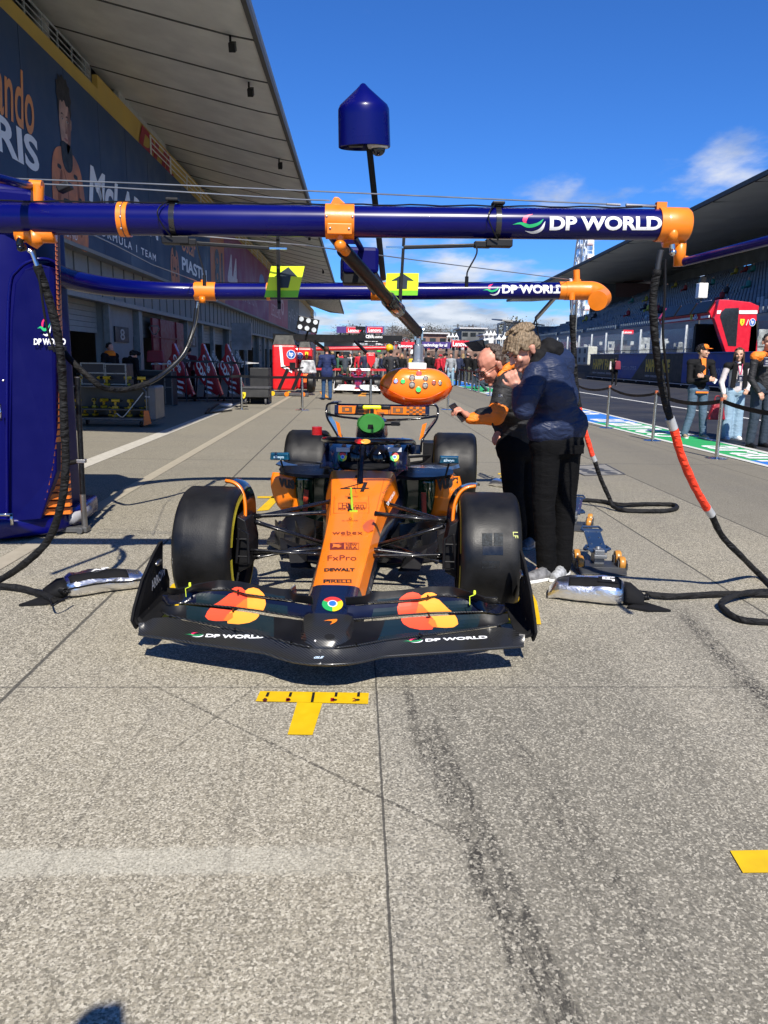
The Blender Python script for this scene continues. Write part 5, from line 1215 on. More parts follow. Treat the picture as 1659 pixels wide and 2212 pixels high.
            if det and y==0 and s>0:
                # tape residue patches and lettering on the tread
                for (ux,vy,uw,vh) in ((1323,570,38,46),(1366,569,34,46),(1325,618,75,32),(1322,672,66,28)):
                    m=MB(); N_=6; g=[]
                    for i in range(N_+1):
                        row=[]
                        for j in range(N_+1):
                            q=kk(ux+uw*j/N_,vy+vh*i/N_,y=-.3); d=q.x-cx; 
                            # put on tread: find angle by height
                            zz_=q.z
                            for _ in range(6):
                                dz=zz_-r; yy_=-math.sqrt(max(.001,(r+.0015)**2-dz*dz)); q=kk(ux+uw*j/N_,vy+vh*i/N_,y=yy_); zz_=q.z
                            row.append(V((q.x-cx,yy_,zz_-r)))
                        g.append(row)
                    m.loft(g,closed=False,cap=False); B(m,'tape_residue',mat('tape_residue',(.012,.013,.015),.22,var=.2,vs=30) if vy>600 else mat('tape_residue_pale',(.05,.056,.06),.6,spec=.1,col2=(.004,.005,.006),vs=110),tyre,fix=False)
                zc=kk(1438,572,y=-.28); 
                LT('LF',lambda a,b:V((kk(1434+18*b,562+20*a,y=-.275).x-cx,-math.sqrt(max(.01,(r+.002)**2-(kk(1434,562+20*a,y=-.275).z-r)**2)),kk(1434,562+20*a,y=-.275).z-r)),mat('lf_green',(.45,.5,.1),.5),tyre)
    # --- front wing
    XS=[0,130,300,600,850,960,1050,1180,1330]
    def poly(pts): return lambda x:interp([p[0] for p in pts],[p[1] for p in pts],x)
    EL=[ # LE polyline, zLE, TE polyline, zTE, x range
      (poly([(-90,552),(0,567),(300,612),(600,655),(850,690),(960,730),(1050,755),(1180,772),(1330,776)]),.105,poly([(-40,470),(0,440),(130,432),(300,468),(600,530),(850,583),(1000,628),(1150,660),(1330,668)]),.150,-88,1330),
      (poly([(60,380),(130,415),(300,458),(600,518),(850,572),(1000,615),(1160,650)]),.160,poly([(90,330),(170,345),(240,342),(500,372),(700,395),(900,428),(1165,462)]),.205,75,1165),
      (poly([(85,300),(120,335),(240,326),(600,358),(800,385),(1000,418),(1170,444)]),.215,poly([(100,270),(200,262),(310,240),(560,240),(750,278),(1040,320),(1175,345)]),.262,85,1175),
      (poly([(110,250),(160,262),(310,230),(560,224),(700,265),(1040,310),(1180,330)]),.272,poly([(120,215),(200,220),(330,188),(500,155),(640,165),(820,200),(1020,228),(1060,262),(1185,278)]),.315,120,1185)]
    def surf(k,x,f):
        LE,zl,TE,zt,_,_=EL[k]; a=ww(x,LE(x),zl); b=ww(x,TE(x),zt); p=a.lerp(b,f); p.z-=.018*4*f*(1-f)*(.6 if k else .4); return p
    for k,(LE,zl,TE,zt,x0,x1) in enumerate(EL):
        n=40
        xs_=[lin(x0,x1,i/n) for i in range(n+1)]
        g=[[surf(k,x,f) for x in xs_] for f in (0,.25,.5,.75,1)]
        if k==0:
            # one piece across the centre line
            for r_ in g:
                r_[-1].x=0
            g=[r_+[V((-p.x,p.y,p.z)) for p in reversed(r_[:-1])] for r_ in g]
            m=MB(); m.sheet(g,.010); m.tube(g[0],.008,8); fw=B(m,'front_wing',CARB if det else WHITE,smooth=True,auto=50)
        else:
            for s in (-1,1):
                gg=g if s<0 else [[V((-p.x,p.y,p.z)) for p in r_] for r_ in g]
                m=MB(); m.sheet(gg,.007); B(m,'wing_flap',BLACK if det and k!=2 else NAVY if det else WHITE,fw,smooth=True,auto=50)
                m=MB(); m.tube([p+V((0,0,.002)) for p in gg[0]],.0045,6); B(m,'flap_edge',CARB,fw,smooth=True)
    if det:
        # painted dark field and logos on the flaps, clipped to each element
        DT=mat('field_ink',(.006,.016,.022),.3,coat=.4,var=.05); MR=mat('disc_red',(.88,.075,.03),.35,var=.02); MO=mat('disc_amber',(.95,.33,.04),.35,var=.02); MM=mat('disc_mid',(.90,.15,.025),.35,var=.02)
        nrm=V((0,-.35,.94))*.0052
        def col(k,up,dn,m_,off=1.0):
            "columns between two polylines (crop pixels)"
            ua=poly(up); da=poly(dn); xa_=max(up[0][0],dn[0][0]); xb_=min(up[-1][0],dn[-1][0]); n=26; LE,zl,TE,zt,_,_=EL[k]
            for s in (-1,1):
                mb=MB(); rows=[]
                for i in range(n+1):
                    x=lin(xa_,xb_,i/n); l=LE(x); t_=TE(x); hh=(l-t_)
                    f0=min(.99,max(.01,(l-da(x))/hh)); f1=min(.99,max(.01,(l-ua(x))/hh)); f1=max(f1,f0)
                    rows.append([surf(k,x,lin(f0,f1,j/4))+nrm*off for j in range(5)])
                if s>0: rows=[[V((-p.x,p.y,p.z)) for p in r_] for r_ in rows]
                mb.loft(rows,closed=False,cap=False); mm=m_ if s<0 else {id(MR):MO,id(MO):MR}.get(id(m_),m_)
                B(mb,'wing_mark',mm,fw,fix=False)
        col(0,[(240,490),(420,520),(640,560),(900,620)],[(150,575),(400,620),(700,660),(900,690)],DT,.8)
        col(1,[(260,340),(960,440)],[(250,440),(600,508),(900,575)],DT,.8)
        col(2,[(330,240),(1000,312)],[(300,330),(1000,412)],DT,.8); col(3,[(330,190),(990,228)],[(300,238),(980,300)],DT,.8)
        col(3,[(592,216),(612,201),(640,197),(668,205),(690,226)],[(592,222),(625,232),(690,262)],MR)
        col(3,[(690,226),(712,211),(750,206),(790,216),(820,240),(832,262)],[(690,262),(832,290)],MO)
        col(2,[(462,336),(520,290),(572,257),(620,250),(705,270)],[(462,342),(705,372)],MR); col(2,[(705,270),(770,285),(838,300),(842,322)],[(705,372),(800,385),(822,380),(842,322)],MO)
        col(2,[(622,350),(650,320),(680,295),(705,290)],[(622,365),(705,374)],MM,1.4)
        col(1,[(398,412),(412,385),(440,360),(600,380)],[(398,416),(420,440),(470,448),(560,446),(600,420)],MR); col(1,[(560,405),(600,380),(700,395),(792,412)],[(560,466),(640,472),(720,460),(770,440),(792,420)],MO)
        col(1,[(534,440),(560,405),(600,395)],[(534,446),(560,450),(600,425)],MM,1.4)
        # mark on the main plane
        for s in (-1,1):
            if s<0: p=[ww(245,574,.112),ww(845,632,.112),ww(262,534,.128),ww(850,596,.128)]
            else:
                q=lambda X,Y,z:carl(750.3+X*.27526,1206.9+Y*.27526,z=z+.055); p=[q(420,686,.112),q(1092,640,.112),q(425,652,.128),q(1082,605,.128)]
            f_=conform(quadmap(*p,off=0),fw,.003,.06); swirl(lambda a,b:f_(a*.23,b),fw,world=False); LT('DP WORLD',lambda a,b:f_(.26+.74*a,.12+.7*b),WHT_T,fw,bold=.035,cut=3)
        LT('GLE',conform(quadmap(ww(1190,724,.13),ww(1262,724,.13),ww(1196,708,.137),ww(1268,708,.137),0),fw,.003,.06),mat('lett_icy',(.6,.75,.9),.4),fw,shear=.3,bold=.03)
        m=MB()
        for s in (-1,1):
            for X,Y0,Y1,za,zb2 in ((1028,672,598,.115,.175),(618,565,508,.12,.18),(605,425,355,.175,.235),(640,292,230,.23,.29),(235,362,312,.17,.22),(140,432,402,.13,.16)):
                a=ww(X,Y0,za); b=ww(X,Y1,zb2); 
                if s>0: a.x*=-1; b.x*=-1
                m.tube([a,a+V((0,-.012,.03)),b+V((0,-.01,.0)),b],.0045,6); m.lathe([(.011,0),(.011,.004)],10,c=a+V((0,.0,.0)))
        B(m,'wing_brackets',BLACK,fw,smooth=False)
        for s in (-1,1):
            a=ww(1040,300,.24); b=ww(1050,420,.20); c=ww(1025,218,.33); 
            g=[[a+V((-.005,-.01,-.03)),a.lerp(c,.5)+V((0,0,.01)),c],[a+V((.01,.06,-.02)),a.lerp(c,.5)+V((.008,.07,.0)),c+V((.01,.06,.0))]]
            if s>0: g=[[V((-p.x,p.y,p.z)) for p in r_] for r_ in g]
            m=MB(); m.sheet(g,.005); B(m,'wing_fence',mat('fence_grey',(.12,.13,.14),.3,coat=.4),fw)
            p=ww(285,205,.32); 
            if s>0: p.x*=-1
            m=MB(); m.tube([p+V((-.02,0,-.05)),p+V((-.022,0,-.01)),p],.0018,6); m.lathe([(.004,0),(.007,.008),(.005,.020)],10,c=p); B(m,'sensor_cap',mat('cap_neon',(.7,.9,.05),.4),fw,smooth=True,auto=40)
    # end plates
    for s in (-1,1):
        prof=[(-.83,.14,.962),(-.86,.19,.968),(-.835,.25,.962),(-.75,.36,.95),(-.61,.46,.935),(-.545,.50,.925),(-.51,.50,.925),(-.49,.44,.935),(-.47,.34,.945),(-.38,.31,.952),(-.33,.24,.958),(-.31,.145,.962)]
        poly_=[V((s*x,y,z)) for y,z,x in prof]
        m=MB(); m.prism(poly_,(s*.008,0,0)); m.tube(poly_,.006,6,closed=True); m.tube([V((s*.88,-.80,.16)),V((s*.935,-.80,.155)),V((s*.962,-.80,.18))],.012,8)
        # foot that rolls up into the plate
        m.sheet([[V((s*x,y,z)) for x,z in ((.88,.155),(.93,.153),(.955,.163),(.965,.195))] for y in (-.83,-.55,-.32)],.008)
        ep=B(m,'end_plate',BLACKM if det else WHITE,smooth=False,fix=True)
        if det:
            m=MB(); m.ball((s*.93,-.56,.40 if s<0 else .395),(.014,.045,.016),12); m.bar((s*.93,-.55,.395),(s*.95,-.55,.395),.006); B(m,'sensor_pod',STEEL,ep,smooth=True)
            m=MB()
            for (dy,dz) in ((-.60,.36),(-.70,.2),(-.5,.24)): m.lathe([(0,0),(.007,0)],8,axis='x',c=V((s*.94,dy,dz)))
            B(m,'screws',STEEL,ep)
    if det:
        LT('ARROW',quadmap(carl(325,1277,x=-.955),carl(355,1240,x=-.95),carl(323,1256,x=-.955),carl(352,1222,x=-.95),.008),GRY_T,root,bold=.02)
        # --- nose marks
        BR=mat('nose_brown',(.16,.02,.01),.4,var=.03)
        # 4: chevron numeral
        f4=nq(800,421,912,386,8)
        m=MB(); 
        for p in ([(0,.30),(.95,.30),(.93,.42),(.03,.42)],[(.68,0),(.80,0),(.86,1),(.74,1)],[(0,.34),(.74,1),(.86,1),(.17,.40)]):
            m.add([f4(*a) for a in p],[(0,1,2,3)])
        B(m,'number',BLK_T,nose,fix=False)
        LT('Hilton',nq(810,479,890,463),BR,nose,bold=.0); LT('FOR THE STAY',nq(797,488,897,481),BR,nose,bold=.02)
        f=nq(797,480.5,900,461); m=MB()
        for p in ([(0,0),(1,0),(1,.07),(0,.07)],[(0,.93),(1,.93),(1,1),(0,1)],[(0,0),(.012,0),(.012,1),(0,1)],[(.988,0),(1,0),(1,1),(.988,1)]): m.add([f(*a) for a in p],[(0,1,2,3)])
        B(m,'text_frame',BR,nose,fix=False)
        LT('DARKTRACE',nq(822,441,868,436),BR,nose); LT('DELL TECHNOLOGIES',nq(810,529,868,525),BR,nose)
        for X,Y in ((842,430),(841,520)):
            m=MB(); v,f=disc2(.5,.5,.5,.5,14,0,2*PI-.01,.7); emit2d(m,v,f,nq(X-6,Y+4,X+6,Y-4)); B(m,'round_mark',BR,nose,fix=False)
        LT('webex',nq(775,578,886,564),BR,nose,bold=.005,space=1.1); LT('by CISCO',nq(808,584,848,579.5),BR,nose)
        f=nq(766,633,818,608); m=MB(); m.add([f(*a) for a in ((0,0),(1,0),(1,1),(0,1))],[(0,1,2,3)]); B(m,'text_box',BR,nose,fix=False)
        m=MB(); m.add([f(a,b)+V((0,0,.002)) for a,b in ((.15,.2),(.35,.35),(.62,.2),(.85,.45),(.62,.62),(.85,.8),(.5,.72),(.18,.85),(.22,.5))],[tuple(range(9))]); B(m,'flag_mark',main,nose,fix=False)
        f=nq(818,633,872,608); m=MB()
        for p in ([(0,0),(1,0),(1,.06),(0,.06)],[(0,.94),(1,.94),(1,1),(0,1)],[(.97,0),(1,0),(1,1),(.97,1)]): m.add([f(*a) for a in p],[(0,1,2,3)])
        B(m,'text_frame',BR,nose,fix=False)
        LT('NEW',nq(824,620,866,611),BR,nose,bold=.02); LT('ERA',nq(824,631,866,622),BR,nose,bold=.02)
        LT('FxPro',nq(757,673,863,654),BR,nose,bold=.0); LT('DEWALT',nq(745,713,857,701),BLK_T,nose,bold=.05)
        LT('IRELLI',nq(762,755,845,744),BLK_T,nose,bold=.02); LT('P',nq(742,755,762,744),BLK_T,nose,bold=.03)
        f=nq(742,744.5,845,742); m=MB(); m.add([f(*a) for a in ((0,0),(1,0),(1,1),(0,1))],[(0,1,2,3)]); B(m,'bar_mark',BLK_T,nose,fix=False)
        K=lambda x,y:nosept(260.9+x*.5899,815.5+y*.5899)
        chrome_logo(nq(737,860,814,807),nose)
        f=nq(743,908,792,888); m=MB()
        q=[(a.x,a.y) for a in spline([(0,.62,0),(.35,.85,0),(.7,.95,0),(1,1.0,0),(.97,.6,0),(.75,.25,0),(.48,0,0),(.62,.35,0),(.6,.6,0),(.3,.68,0)],4,True)]; m.add([f(*a) for a in q],[tuple(range(len(q)))]); B(m,'swoosh_mark',main,nose,fix=False)
        m=MB(); v,ff=disc2(.5,.5,.5,.5,20); emit2d(m,v,ff,nq(746,962,784,942)); B(m,'nose_hole',BLACKM,nose,fix=False)
        for X in (712,822): m=MB(); v,ff=disc2(.5,.5,.5,.5,10); emit2d(m,v,ff,nq(X-3,969,X+3,963)); B(m,'screw',STEEL,nose,fix=False)
        m=MB(); m.add([K(a,b) for a,b in ((884,545),(900,528),(918,520),(930,524),(926,560),(905,570),(890,562))],[tuple(range(7))]); B(m,'paint_patch',mat('burnt_orange',(.55,.10,.02),.35,coat=.5),nose,fix=False)
        # lines of the access panel and rivets
        m=MB()
        for a,b in (((782,436),(779,498)),((907,436),(909,498)),((779,498),(909,498)),((768,505),(772,372)),((932,505),(965,372))): 
            p,q=K(*a),K(*b); m.bar(p,q,.0022,.0012)
        for X,Y in ((806,395),(920,395),(788,445),(905,445),(782,480),(908,480),(792,372),(935,372)): m.lathe([(0,0),(.003,0)],8,c=K(X,Y))
        B(m,'panel_lines',BR,nose,fix=False)
        m=MB(); m.ball(K(866,366)+V((0,0,.004)),(.016,.02,.012),12); B(m,'inspection_cap',BLACK,nose,smooth=True)
        # side writing, right flank
        def sideq(p00,p10,p01,p11): return quadmap(*[kk(*p[:2],y=p[2]) for p in (p00,p10,p01,p11)],off=.006)
        LT('RICHARD MILLE',sideq((965,430,.5),(1002,372,.98),(955,425,.5),(992,366,.98)),BLK_T,nose)
        LT('DP WORLD',sideq((978,472,.45),(1003,425,.80),(970,464,.45),(998,418,.80)),WHT_T,nose,bold=.02)
        # flow probe standing on the nose
        b=K(848,492); m=MB(); m.box(b+V((.008,0,.004)),(.05,.02,.008)); m.tube([b,b+V((-.006,.01,.07)),b+V((-.010,.0,.15))],[.007,.009,.007],8); pr=B(m,'flow_probe',mat('probe_green',(.40,.62,.03),.5),nose,smooth=True,auto=40)
        m=MB(); m.box(b+V((-.014,0,.01)),(.03,.015,.012)); m.box(b+V((-.02,0,.085)),(.02,.008,.012)); m.tube([b+V((.01,.25,.10)),b+V((.01,.25,.28))],.0018,5); B(m,'probe_clip',BLACK,pr)
    # --- rear wing
    m=MB(); W_=.50
    m.sheet([[V((x,3.95,.865)) for x in (-W_,0,W_)],[V((x,4.1,.885)) for x in (-W_,0,W_)],[V((x,4.2,.95)) for x in (-W_,0,W_)]],.02); 
    g=[[V((x,3.96,.868)) for x in (-W_,0,W_)],[V((x,3.98,.955)) for x in (-W_,0,W_)]]; m.sheet(g,.012); rw_=B(m,'rear_wing',NAVY if det else WHITE); rw_.location.y=-.17
    if det:
        m=MB(); rnd=random.Random(1); y_=3.942
        def bx(x0,z0,x1,z1,mm): m.add([V((x0,y_,z0)),V((x1,y_,z0)),V((x1,y_,z1)),V((x0,y_,z1))],[(0,1,2,3)],mm)
        bx(-.455,.872,.455,.953,0); y_=3.938
        for x0,x1,z0,z1 in ((-.42,-.31,.885,.942),(-.275,-.19,.875,.948),(.115,.225,.885,.945),(-.07,.03,.875,.89)): bx(x0,z0,x1,z1,1)
        y_=3.934; bx(-.385,.90,-.345,.925,0); bx(.15,.9,.19,.93,0)
        for i in range(6):
            for j in range(4):
                if (i+j)%2: bx(.26+i*.033,.873+j*.02,.26+(i+1)*.033,.873+(j+1)*.02,1)
        for x in (-.14,-.11,-.06,.07,.09): bx(x,.875,x+.012,.95,1)
        B(m,'wing_panel',[main,mat('panel_dark',(.20,.09,.04),.4)],rw_,fix=False)
    for s in (-1,1):
        A=spline([V((s*.46,4.0,.975)),V((s*.565,4.0,.965)),V((s*.59,4.0,.91)),V((s*.575,3.95,.82)),V((s*.50,3.85,.72)),V((s*.43,3.75,.62)),V((s*.42,3.75,.50))],4)
        Bp=[p+V((0,.32,0)) for p in A]
        m=MB(); m.sheet([A,Bp],.014); m.tube(A,.011,8); e=B(m,'rear_end_plate',BLACKG if det else main,smooth=True,auto=50); e.location.y=-.17
        if det:
            m=MB(); m.tube([V((s*.57,3.93,.86)),V((s*.40,3.9,.835)),V((s*.2,3.88,.82)),V((s*.0,3.9,.81))],[.014,.012,.012,.012],8); B(m,'beam_wing_tube',BLACKG,e,smooth=True)
            m=MB(); m.add([V((s*.44,3.80,.66)),V((s*.475,3.83,.80)),V((s*.43,3.80,.78)),V((s*.40,3.78,.62))],[(0,1,2,3)]); B(m,'orange_flash',main,e,fix=False)
    m=MB(); m.sheet([[V((-.42,3.85,.45)),V((.42,3.85,.45))],[V((-.42,4.05,.52)),V((.42,4.05,.52))]],.01); m.box((0,3.95,.68),(.02,.2,.4)); B(m,'beam_wing',CARB)
    m=MB(); m.loft([[V((-.45,3.5,.08)),V((.45,3.5,.08)),V((.45,3.5,.1)),V((-.45,3.5,.1))],[V((-.5,4.1,.28)),V((.5,4.1,.28)),V((.5,4.1,.3)),V((-.5,4.1,.3))]]); B(m,'diffuser',CARB)
def chrome_logo(fn,par):
    n=NRM(fn); B=lambda mb,m:mb.build('ring_logo',m,par,fix=False,world=False)
    cols=(mat('logo_red',(.75,.04,.03),.4,var=.02),mat('logo_yellow',(.85,.60,.01),.4,var=.02),mat('logo_green',(.02,.38,.09),.4,var=.02))
    for i,c in enumerate(cols):
        a0=(150,30,-90)[i]; a0=R_((30,-90,150)[i]); m=MB(); v,f=disc2(.5,.5,.5,.5,14,a0,a0+R_(120),.42); emit2d(m,v,f,fn); B(m,c)
    m=MB(); v,f=disc2(.5,.5,.235,.235,20); emit2d(m,v,f,lambda a,b:fn(a,b)+n*.0012); B(m,WHT_T)
    m=MB(); v,f=disc2(.5,.5,.18,.18,20); emit2d(m,v,f,lambda a,b:fn(a,b)+n*.0024); B(m,mat('logo_blue',(.03,.16,.75),.4,var=.02))
root=thing('racing_car','orange and black open wheel racing car number 4 parked in its pit box','racing car',tuple(CO),None,R_(-4.6))
make_car(root,ORANGE,NAVY,True)
r2=thing('racing_car','dark red open wheel racing car with a white front wing in the next pit box','racing car',(.02,32.2,0),None,R_(-1))
make_car(r2,mat('car_dark_red',(.28,.006,.02),.3,coat=.6,var=.06),mat('car_white',(.6,.6,.6),.4),False)
# ============================================================= PIT GANTRY (near)
Y1b,Y2b=3.98,7.28
GA=thing('pit_gantry','deep blue pit gantry with orange joints, tall left cabinet and two DP WORLD beams','gantry',(-2.9,6.3,0))
def cyl(name,pts,r,m,par=GA,n=28,**k): mb=MB(); mb.tube(pts,r,n,**k); return mb.build(name,m,par,smooth=True,auto=50)
a=at(0,470,y=Y1b); b=at(1445,486,y=Y1b); BZ=(a.z+b.z)/2; L0=-3.2
beam1=cyl('beam',[(L0,Y1b,a.z-.02),(b.x,Y1b,b.z)],.0735,BLUE)
def b1(x): return V((x,Y1b,lin(a.z-.02,b.z,(x-L0)/(b.x-L0))))
def xb1(u): return at(u,480,y=Y1b-.07).x
def wrap(u0,u1,vtop,vbot,c,r,y):
    "map unit box onto the front of a beam"
    def f(s,t):
        p=at(lin(u0,u1,s),lin(vbot,vtop,t),y=y-r); dz=p.z-c(p.x).z; dz=max(-r*.98,min(r*.98,dz)); return V((p.x,y-math.sqrt(max(1e-6,(r+.0012)**2-dz*dz)),c(p.x).z+dz))
    return f
f=wrap(1108,1178,462,503,b1,.0735,Y1b); swirl(f,beam1)
lettering('DP WORLD',wrap(1188,1430,467,497,b1,.0735,Y1b),WHT_T,beam1,bold=.04,cut=7)
def collar(c,u0,u1,r,y,name='collar',m=ORANGE_M,par=GA,bv=.004):
    x0,x1=at(u0,480,y=y-r).x,at(u1,480,y=y-r).x; mb=MB(); mb.lathe([(r*.98,0),(r,0),(r,x1-x0),(r*.98,x1-x0)],32,axis='x',c=(0,0,0)); ang=0
    p=c((x0+x1)/2); mb.v=[V((v.x+x0,v.y+p.y,v.z+p.z)) for v in mb.v]; return mb.build(name,m,par,smooth=True,auto=40),x0,x1
def screws(par,pts,r=.006):
    mb=MB()
    for p in pts: mb.ball(p,(r,r*.5,r),8)
    mb.build('screws',STEEL,par,smooth=True)
o,x0,x1=collar(b1,249,271,.080,Y1b); p=b1((x0+x1)/2); screws(o,[p+V((0,-.081,.0)),p+V((-.004,-.062,-.05)),p+V((-.004,-.062,.05))])
mb=MB(); mb.lathe([(.0815,0),(.0815,.004)],32,axis='x',c=p); mb.build('seam_ring',DGREY,o)
o,x0,x1=collar(b1,702,765,.082,Y1b,'clamp'); c=b1((x0+x1)/2)
mb=MB(); mb.box(c+V((0,-.02,-.045)),(x1-x0-.02,.13,.05)); mb.prism([c+V((-.05,0,.075)),c+V((-.028,0,.115)),c+V((-.01,0,.115)),c+V((.035,0,.078))],(0,.03,0)); mb.build('clamp_lug',ORANGE_M,o,bevel=.004)
q=b1(xb1(735)); mb=MB(); mb.tube([q+V((0,-.04,-.05)),q+V((0,-.04,-.115)),],[.020,.020],14); mb.ball(at(735,530,y=Y1b-.04),(.030,.030,.030),16); mb.tube([at(732,528,y=Y1b-.04),at(748,545,y=Y1b+.02)],.024,14); mb.build('swivel_joint',ORANGE_M,o,smooth=True,auto=50)
screws(o,[c+V((x,-.083,.01)) for x in (-.062,.062)]+[c+V((x,-.088,-.045)) for x in (-.045,.045)])
# black sensor clamps with wires
def sclamp(u,side):
    x=xb1(u); c=b1(x); mb=MB(); mb.lathe([(.078,-.013),(.078,.013)],24,axis='x',c=c); k=mb.build('strap',mat('strap_black',(.02,.018,.018),.25,coat=.5),GA,smooth=True,auto=40)
    mb=MB(); mb.box(c+V((.01,-.02,-.098)),(.13,.07,.035)); mb.box(c+V((.07*side,-.02,-.105)),(.08,.05,.03)); mb.box(c+V((0,-.02,.088)),(.06,.06,.014)); mb.bar(c+V((.09*side,-.02,-.108)),c+V((.46*side,-.02,-.125)),.018); mb.build('bracket',BLACK,k,bevel=.004)
    mb=MB(); mb.bar(c+V((.46*side,-.02,-.125)),c+V((.545*side,-.02,-.125)),.009); mb.build('piston_rod',CHROME,k)
    mb=MB(); w0=c+V((.11*side,-.05,-.10)); mb.tube(spline([w0,w0+V((.01,0,-.05)),w0+V((.03*side,0,-.13)),w0+V((.035*side,0,-.16))],4),.004,6); e=w0+V((.035*side,0,-.16)); mb.tube([e,e+V((0,0,-.05))],.009,8)
    mb.tube(spline([c+V((-.01,-.03,.09)),c+V((-.05,-.09,.04)),c+V((-.055,-.10,0)),c+V((-.03,-.09,-.05)),c+V((.0,-.07,-.09))],5),.0035,6); mb.build('sensor_wire',BLACK,k)
sclamp(370,1); sclamp(1078,-1)
# end casting, right
o,x0,x1=collar(b1,1432,1447,.081,Y1b); e0=b1(x1); 
mb=MB(); p=e0; L=at(1498,485,y=Y1b-.07).x-x1; mb.lathe([(.081,0),(.083,.01),(.083,L-.015),(.072,L),(0,L+.002)],32,axis='x',c=p); mb.box(p+V((-.02,0,.085)),(.05,.03,.04)); 
mb.build('end_casting',ORANGE_M,GA,smooth=True,auto=40)
mb=MB(); q=at(1452,520,y=Y1b-.05); mb.tube([q+V((0,0,.06)),q],.026,14); mb.tube([at(1434,520,y=Y1b),at(1462,520,y=Y1b)],.034,14)
mb.tube([at(1470,515,y=Y1b),at(1467,575,y=Y1b)],[.030,.028],16); mb.tube([at(1468,561,y=Y1b),at(1486,563,y=Y1b)],.022,14); mb.build('hose_outlet',ORANGE_M,GA,smooth=True,auto=45)
cyl('side_arm',[at(1474,567,y=Y1b),at(1663,519,y=3.4),at(2100,420,y=2.4)],.0215,BLUE,n=14)
mb=MB(); mb.tube([at(1452,528,y=Y1b-.05),at(1453,548,y=Y1b-.05)],.014,10); mb.ball(at(1454,545,y=Y1b-.06),.018,10); mb.build('hose_fitting',CHROME,GA,smooth=True,auto=40)
# left outlet under the beam and thin arm above
mb=MB(); q=at(82,505,y=Y1b); mb.tube([at(36,506,y=Y1b),at(118,508,y=Y1b)],.038,14); mb.tube([q,at(68,530,y=Y1b)],[.05,.03],14); mb.tube([at(45,510,y=Y1b-.02),at(42,520,y=Y1b-.02)],.02,12); mb.build('hose_outlet',ORANGE_M,GA,smooth=True,auto=45)
mb=MB(); q=at(80,440,y=Y1b+.05); mb.tube([q,at(82,402,y=Y1b+.05)],.030,16); mb.tube([at(66,400,y=Y1b+.05),at(92,402,y=Y1b+.05)],.026,14); mb.build('arm_joint',ORANGE_M,GA,smooth=True,auto=45)
cyl('side_arm',[at(66,402,y=Y1b+.05),at(0,386,y=3.6),at(-300,330,y=3)],.020,BLUE,n=14)
mb=MB(); mb.tube(spline([at(46,515,y=Y1b-.03),at(42,526,y=Y1b-.03),at(47,536,y=Y1b-.03),at(56,533,y=Y1b-.03)],4),.016,10); mb.ball(at(44,536,y=Y1b-.05),.018,10); mb.build('hose_fitting',BLACKG,GA,smooth=True,auto=40)
# beam two with the swept bend from the cabinet
a2=at(1236,628,y=Y2b); zc2=at(829,630,y=Y2b).z
bend=[at(112,590,y=6.35)]+[at(u,v,y=y) for u,v,y in ((150,603,6.55),(200,614,6.8),(260,622,7.02),(330,627,7.18),(400,629,7.26),(470,630,7.28))]
bp_=spline(bend,5)+[at(829,630,y=Y2b),at(1222,628,y=Y2b)]
bp_[-2]=V((bp_[-2].x,Y2b,bp_[-2].z))
beam2=cyl('beam',bp_,[lin(.085,.0735,min(1,i/25)) for i in range(len(bp_))],BLUE)
def b2(x): 
    A=bp_[-3];B_=bp_[-2];C_=bp_[-1]; return V((x,Y2b,interp([A.x,B_.x,C_.x],[A.z,B_.z,C_.z],x)))
f=wrap(1044,1080,613,638,b2,.0735,Y2b); swirl(f,beam2)
lettering('DP WORLD',wrap(1085,1220,615,634,b2,.0735,Y2b),WHT_T,beam2,bold=.04,cut=5)
o,x0,x1=collar(b2,412,459,.083,Y2b,'clamp'); c=b2((x0+x1)/2); mb=MB(); mb.tube([c+V((-.02,-.05,-.05)),c+V((-.02,-.05,-.105))],.028,12); mb.box(c+V((-.02,0,.085)),(.03,.03,.03)); mb.build('hose_outlet',ORANGE_M,o,smooth=True,auto=45)
collar(b2,803,852,.082,Y2b,'clamp'); collar(b2,572,580,.079,Y2b)
o,x0,x1=collar(b2,1220,1234,.081,Y2b); c=b2(x1)
pe=spline([c,at(1262,628,y=Y2b),at(1284,630,y=Y2b-.02),at(1300,643,y=Y2b-.10),at(1291,650,y=Y2b-.30)],6); mb=MB(); mb.tube(pe,.085,24)
mb.tube([at(1246,615,y=Y2b),at(1245,583,y=Y2b)],.030,16); mb.tube([at(1246,612,y=Y2b),at(1246,604,y=Y2b)],.038,16); mb.tube([at(1235,632,y=Y2b-.06),at(1235,648,y=Y2b-.06)],.030,14); mb.build('end_elbow',ORANGE_M,GA,smooth=True,auto=50)
mb=MB(); mb.tube([at(1235,648,y=Y2b-.06),at(1235,662,y=Y2b-.06)],.017,10); mb.build('hose_fitting',CHROME,GA,smooth=True,auto=40)
mb=MB(); mb.bar(at(1233,605,y=Y2b),at(1158,688,y=Y2b+.8),.03); mb.build('stay',STEEL,GA)
mb=MB(); p0=at(1158,688,y=Y2b+.8); pts=[p0,p0+V((-.03,0,-.08)),p0+V((-.04,0,-.16))]+[p0+V((-.04+.045*math.cos(i*1.2),.045*math.sin(i*1.2),-.16-.012*i)) for i in range(26)]; mb.tube(pts,.009,6); mb.tube(spline([p0,p0+V((.03,0,-.15)),p0+V((.08,0,-.3)),p0+V((.0,0,-.42))],4),.006,6); mb.build('coiled_cable',BLACK,GA)
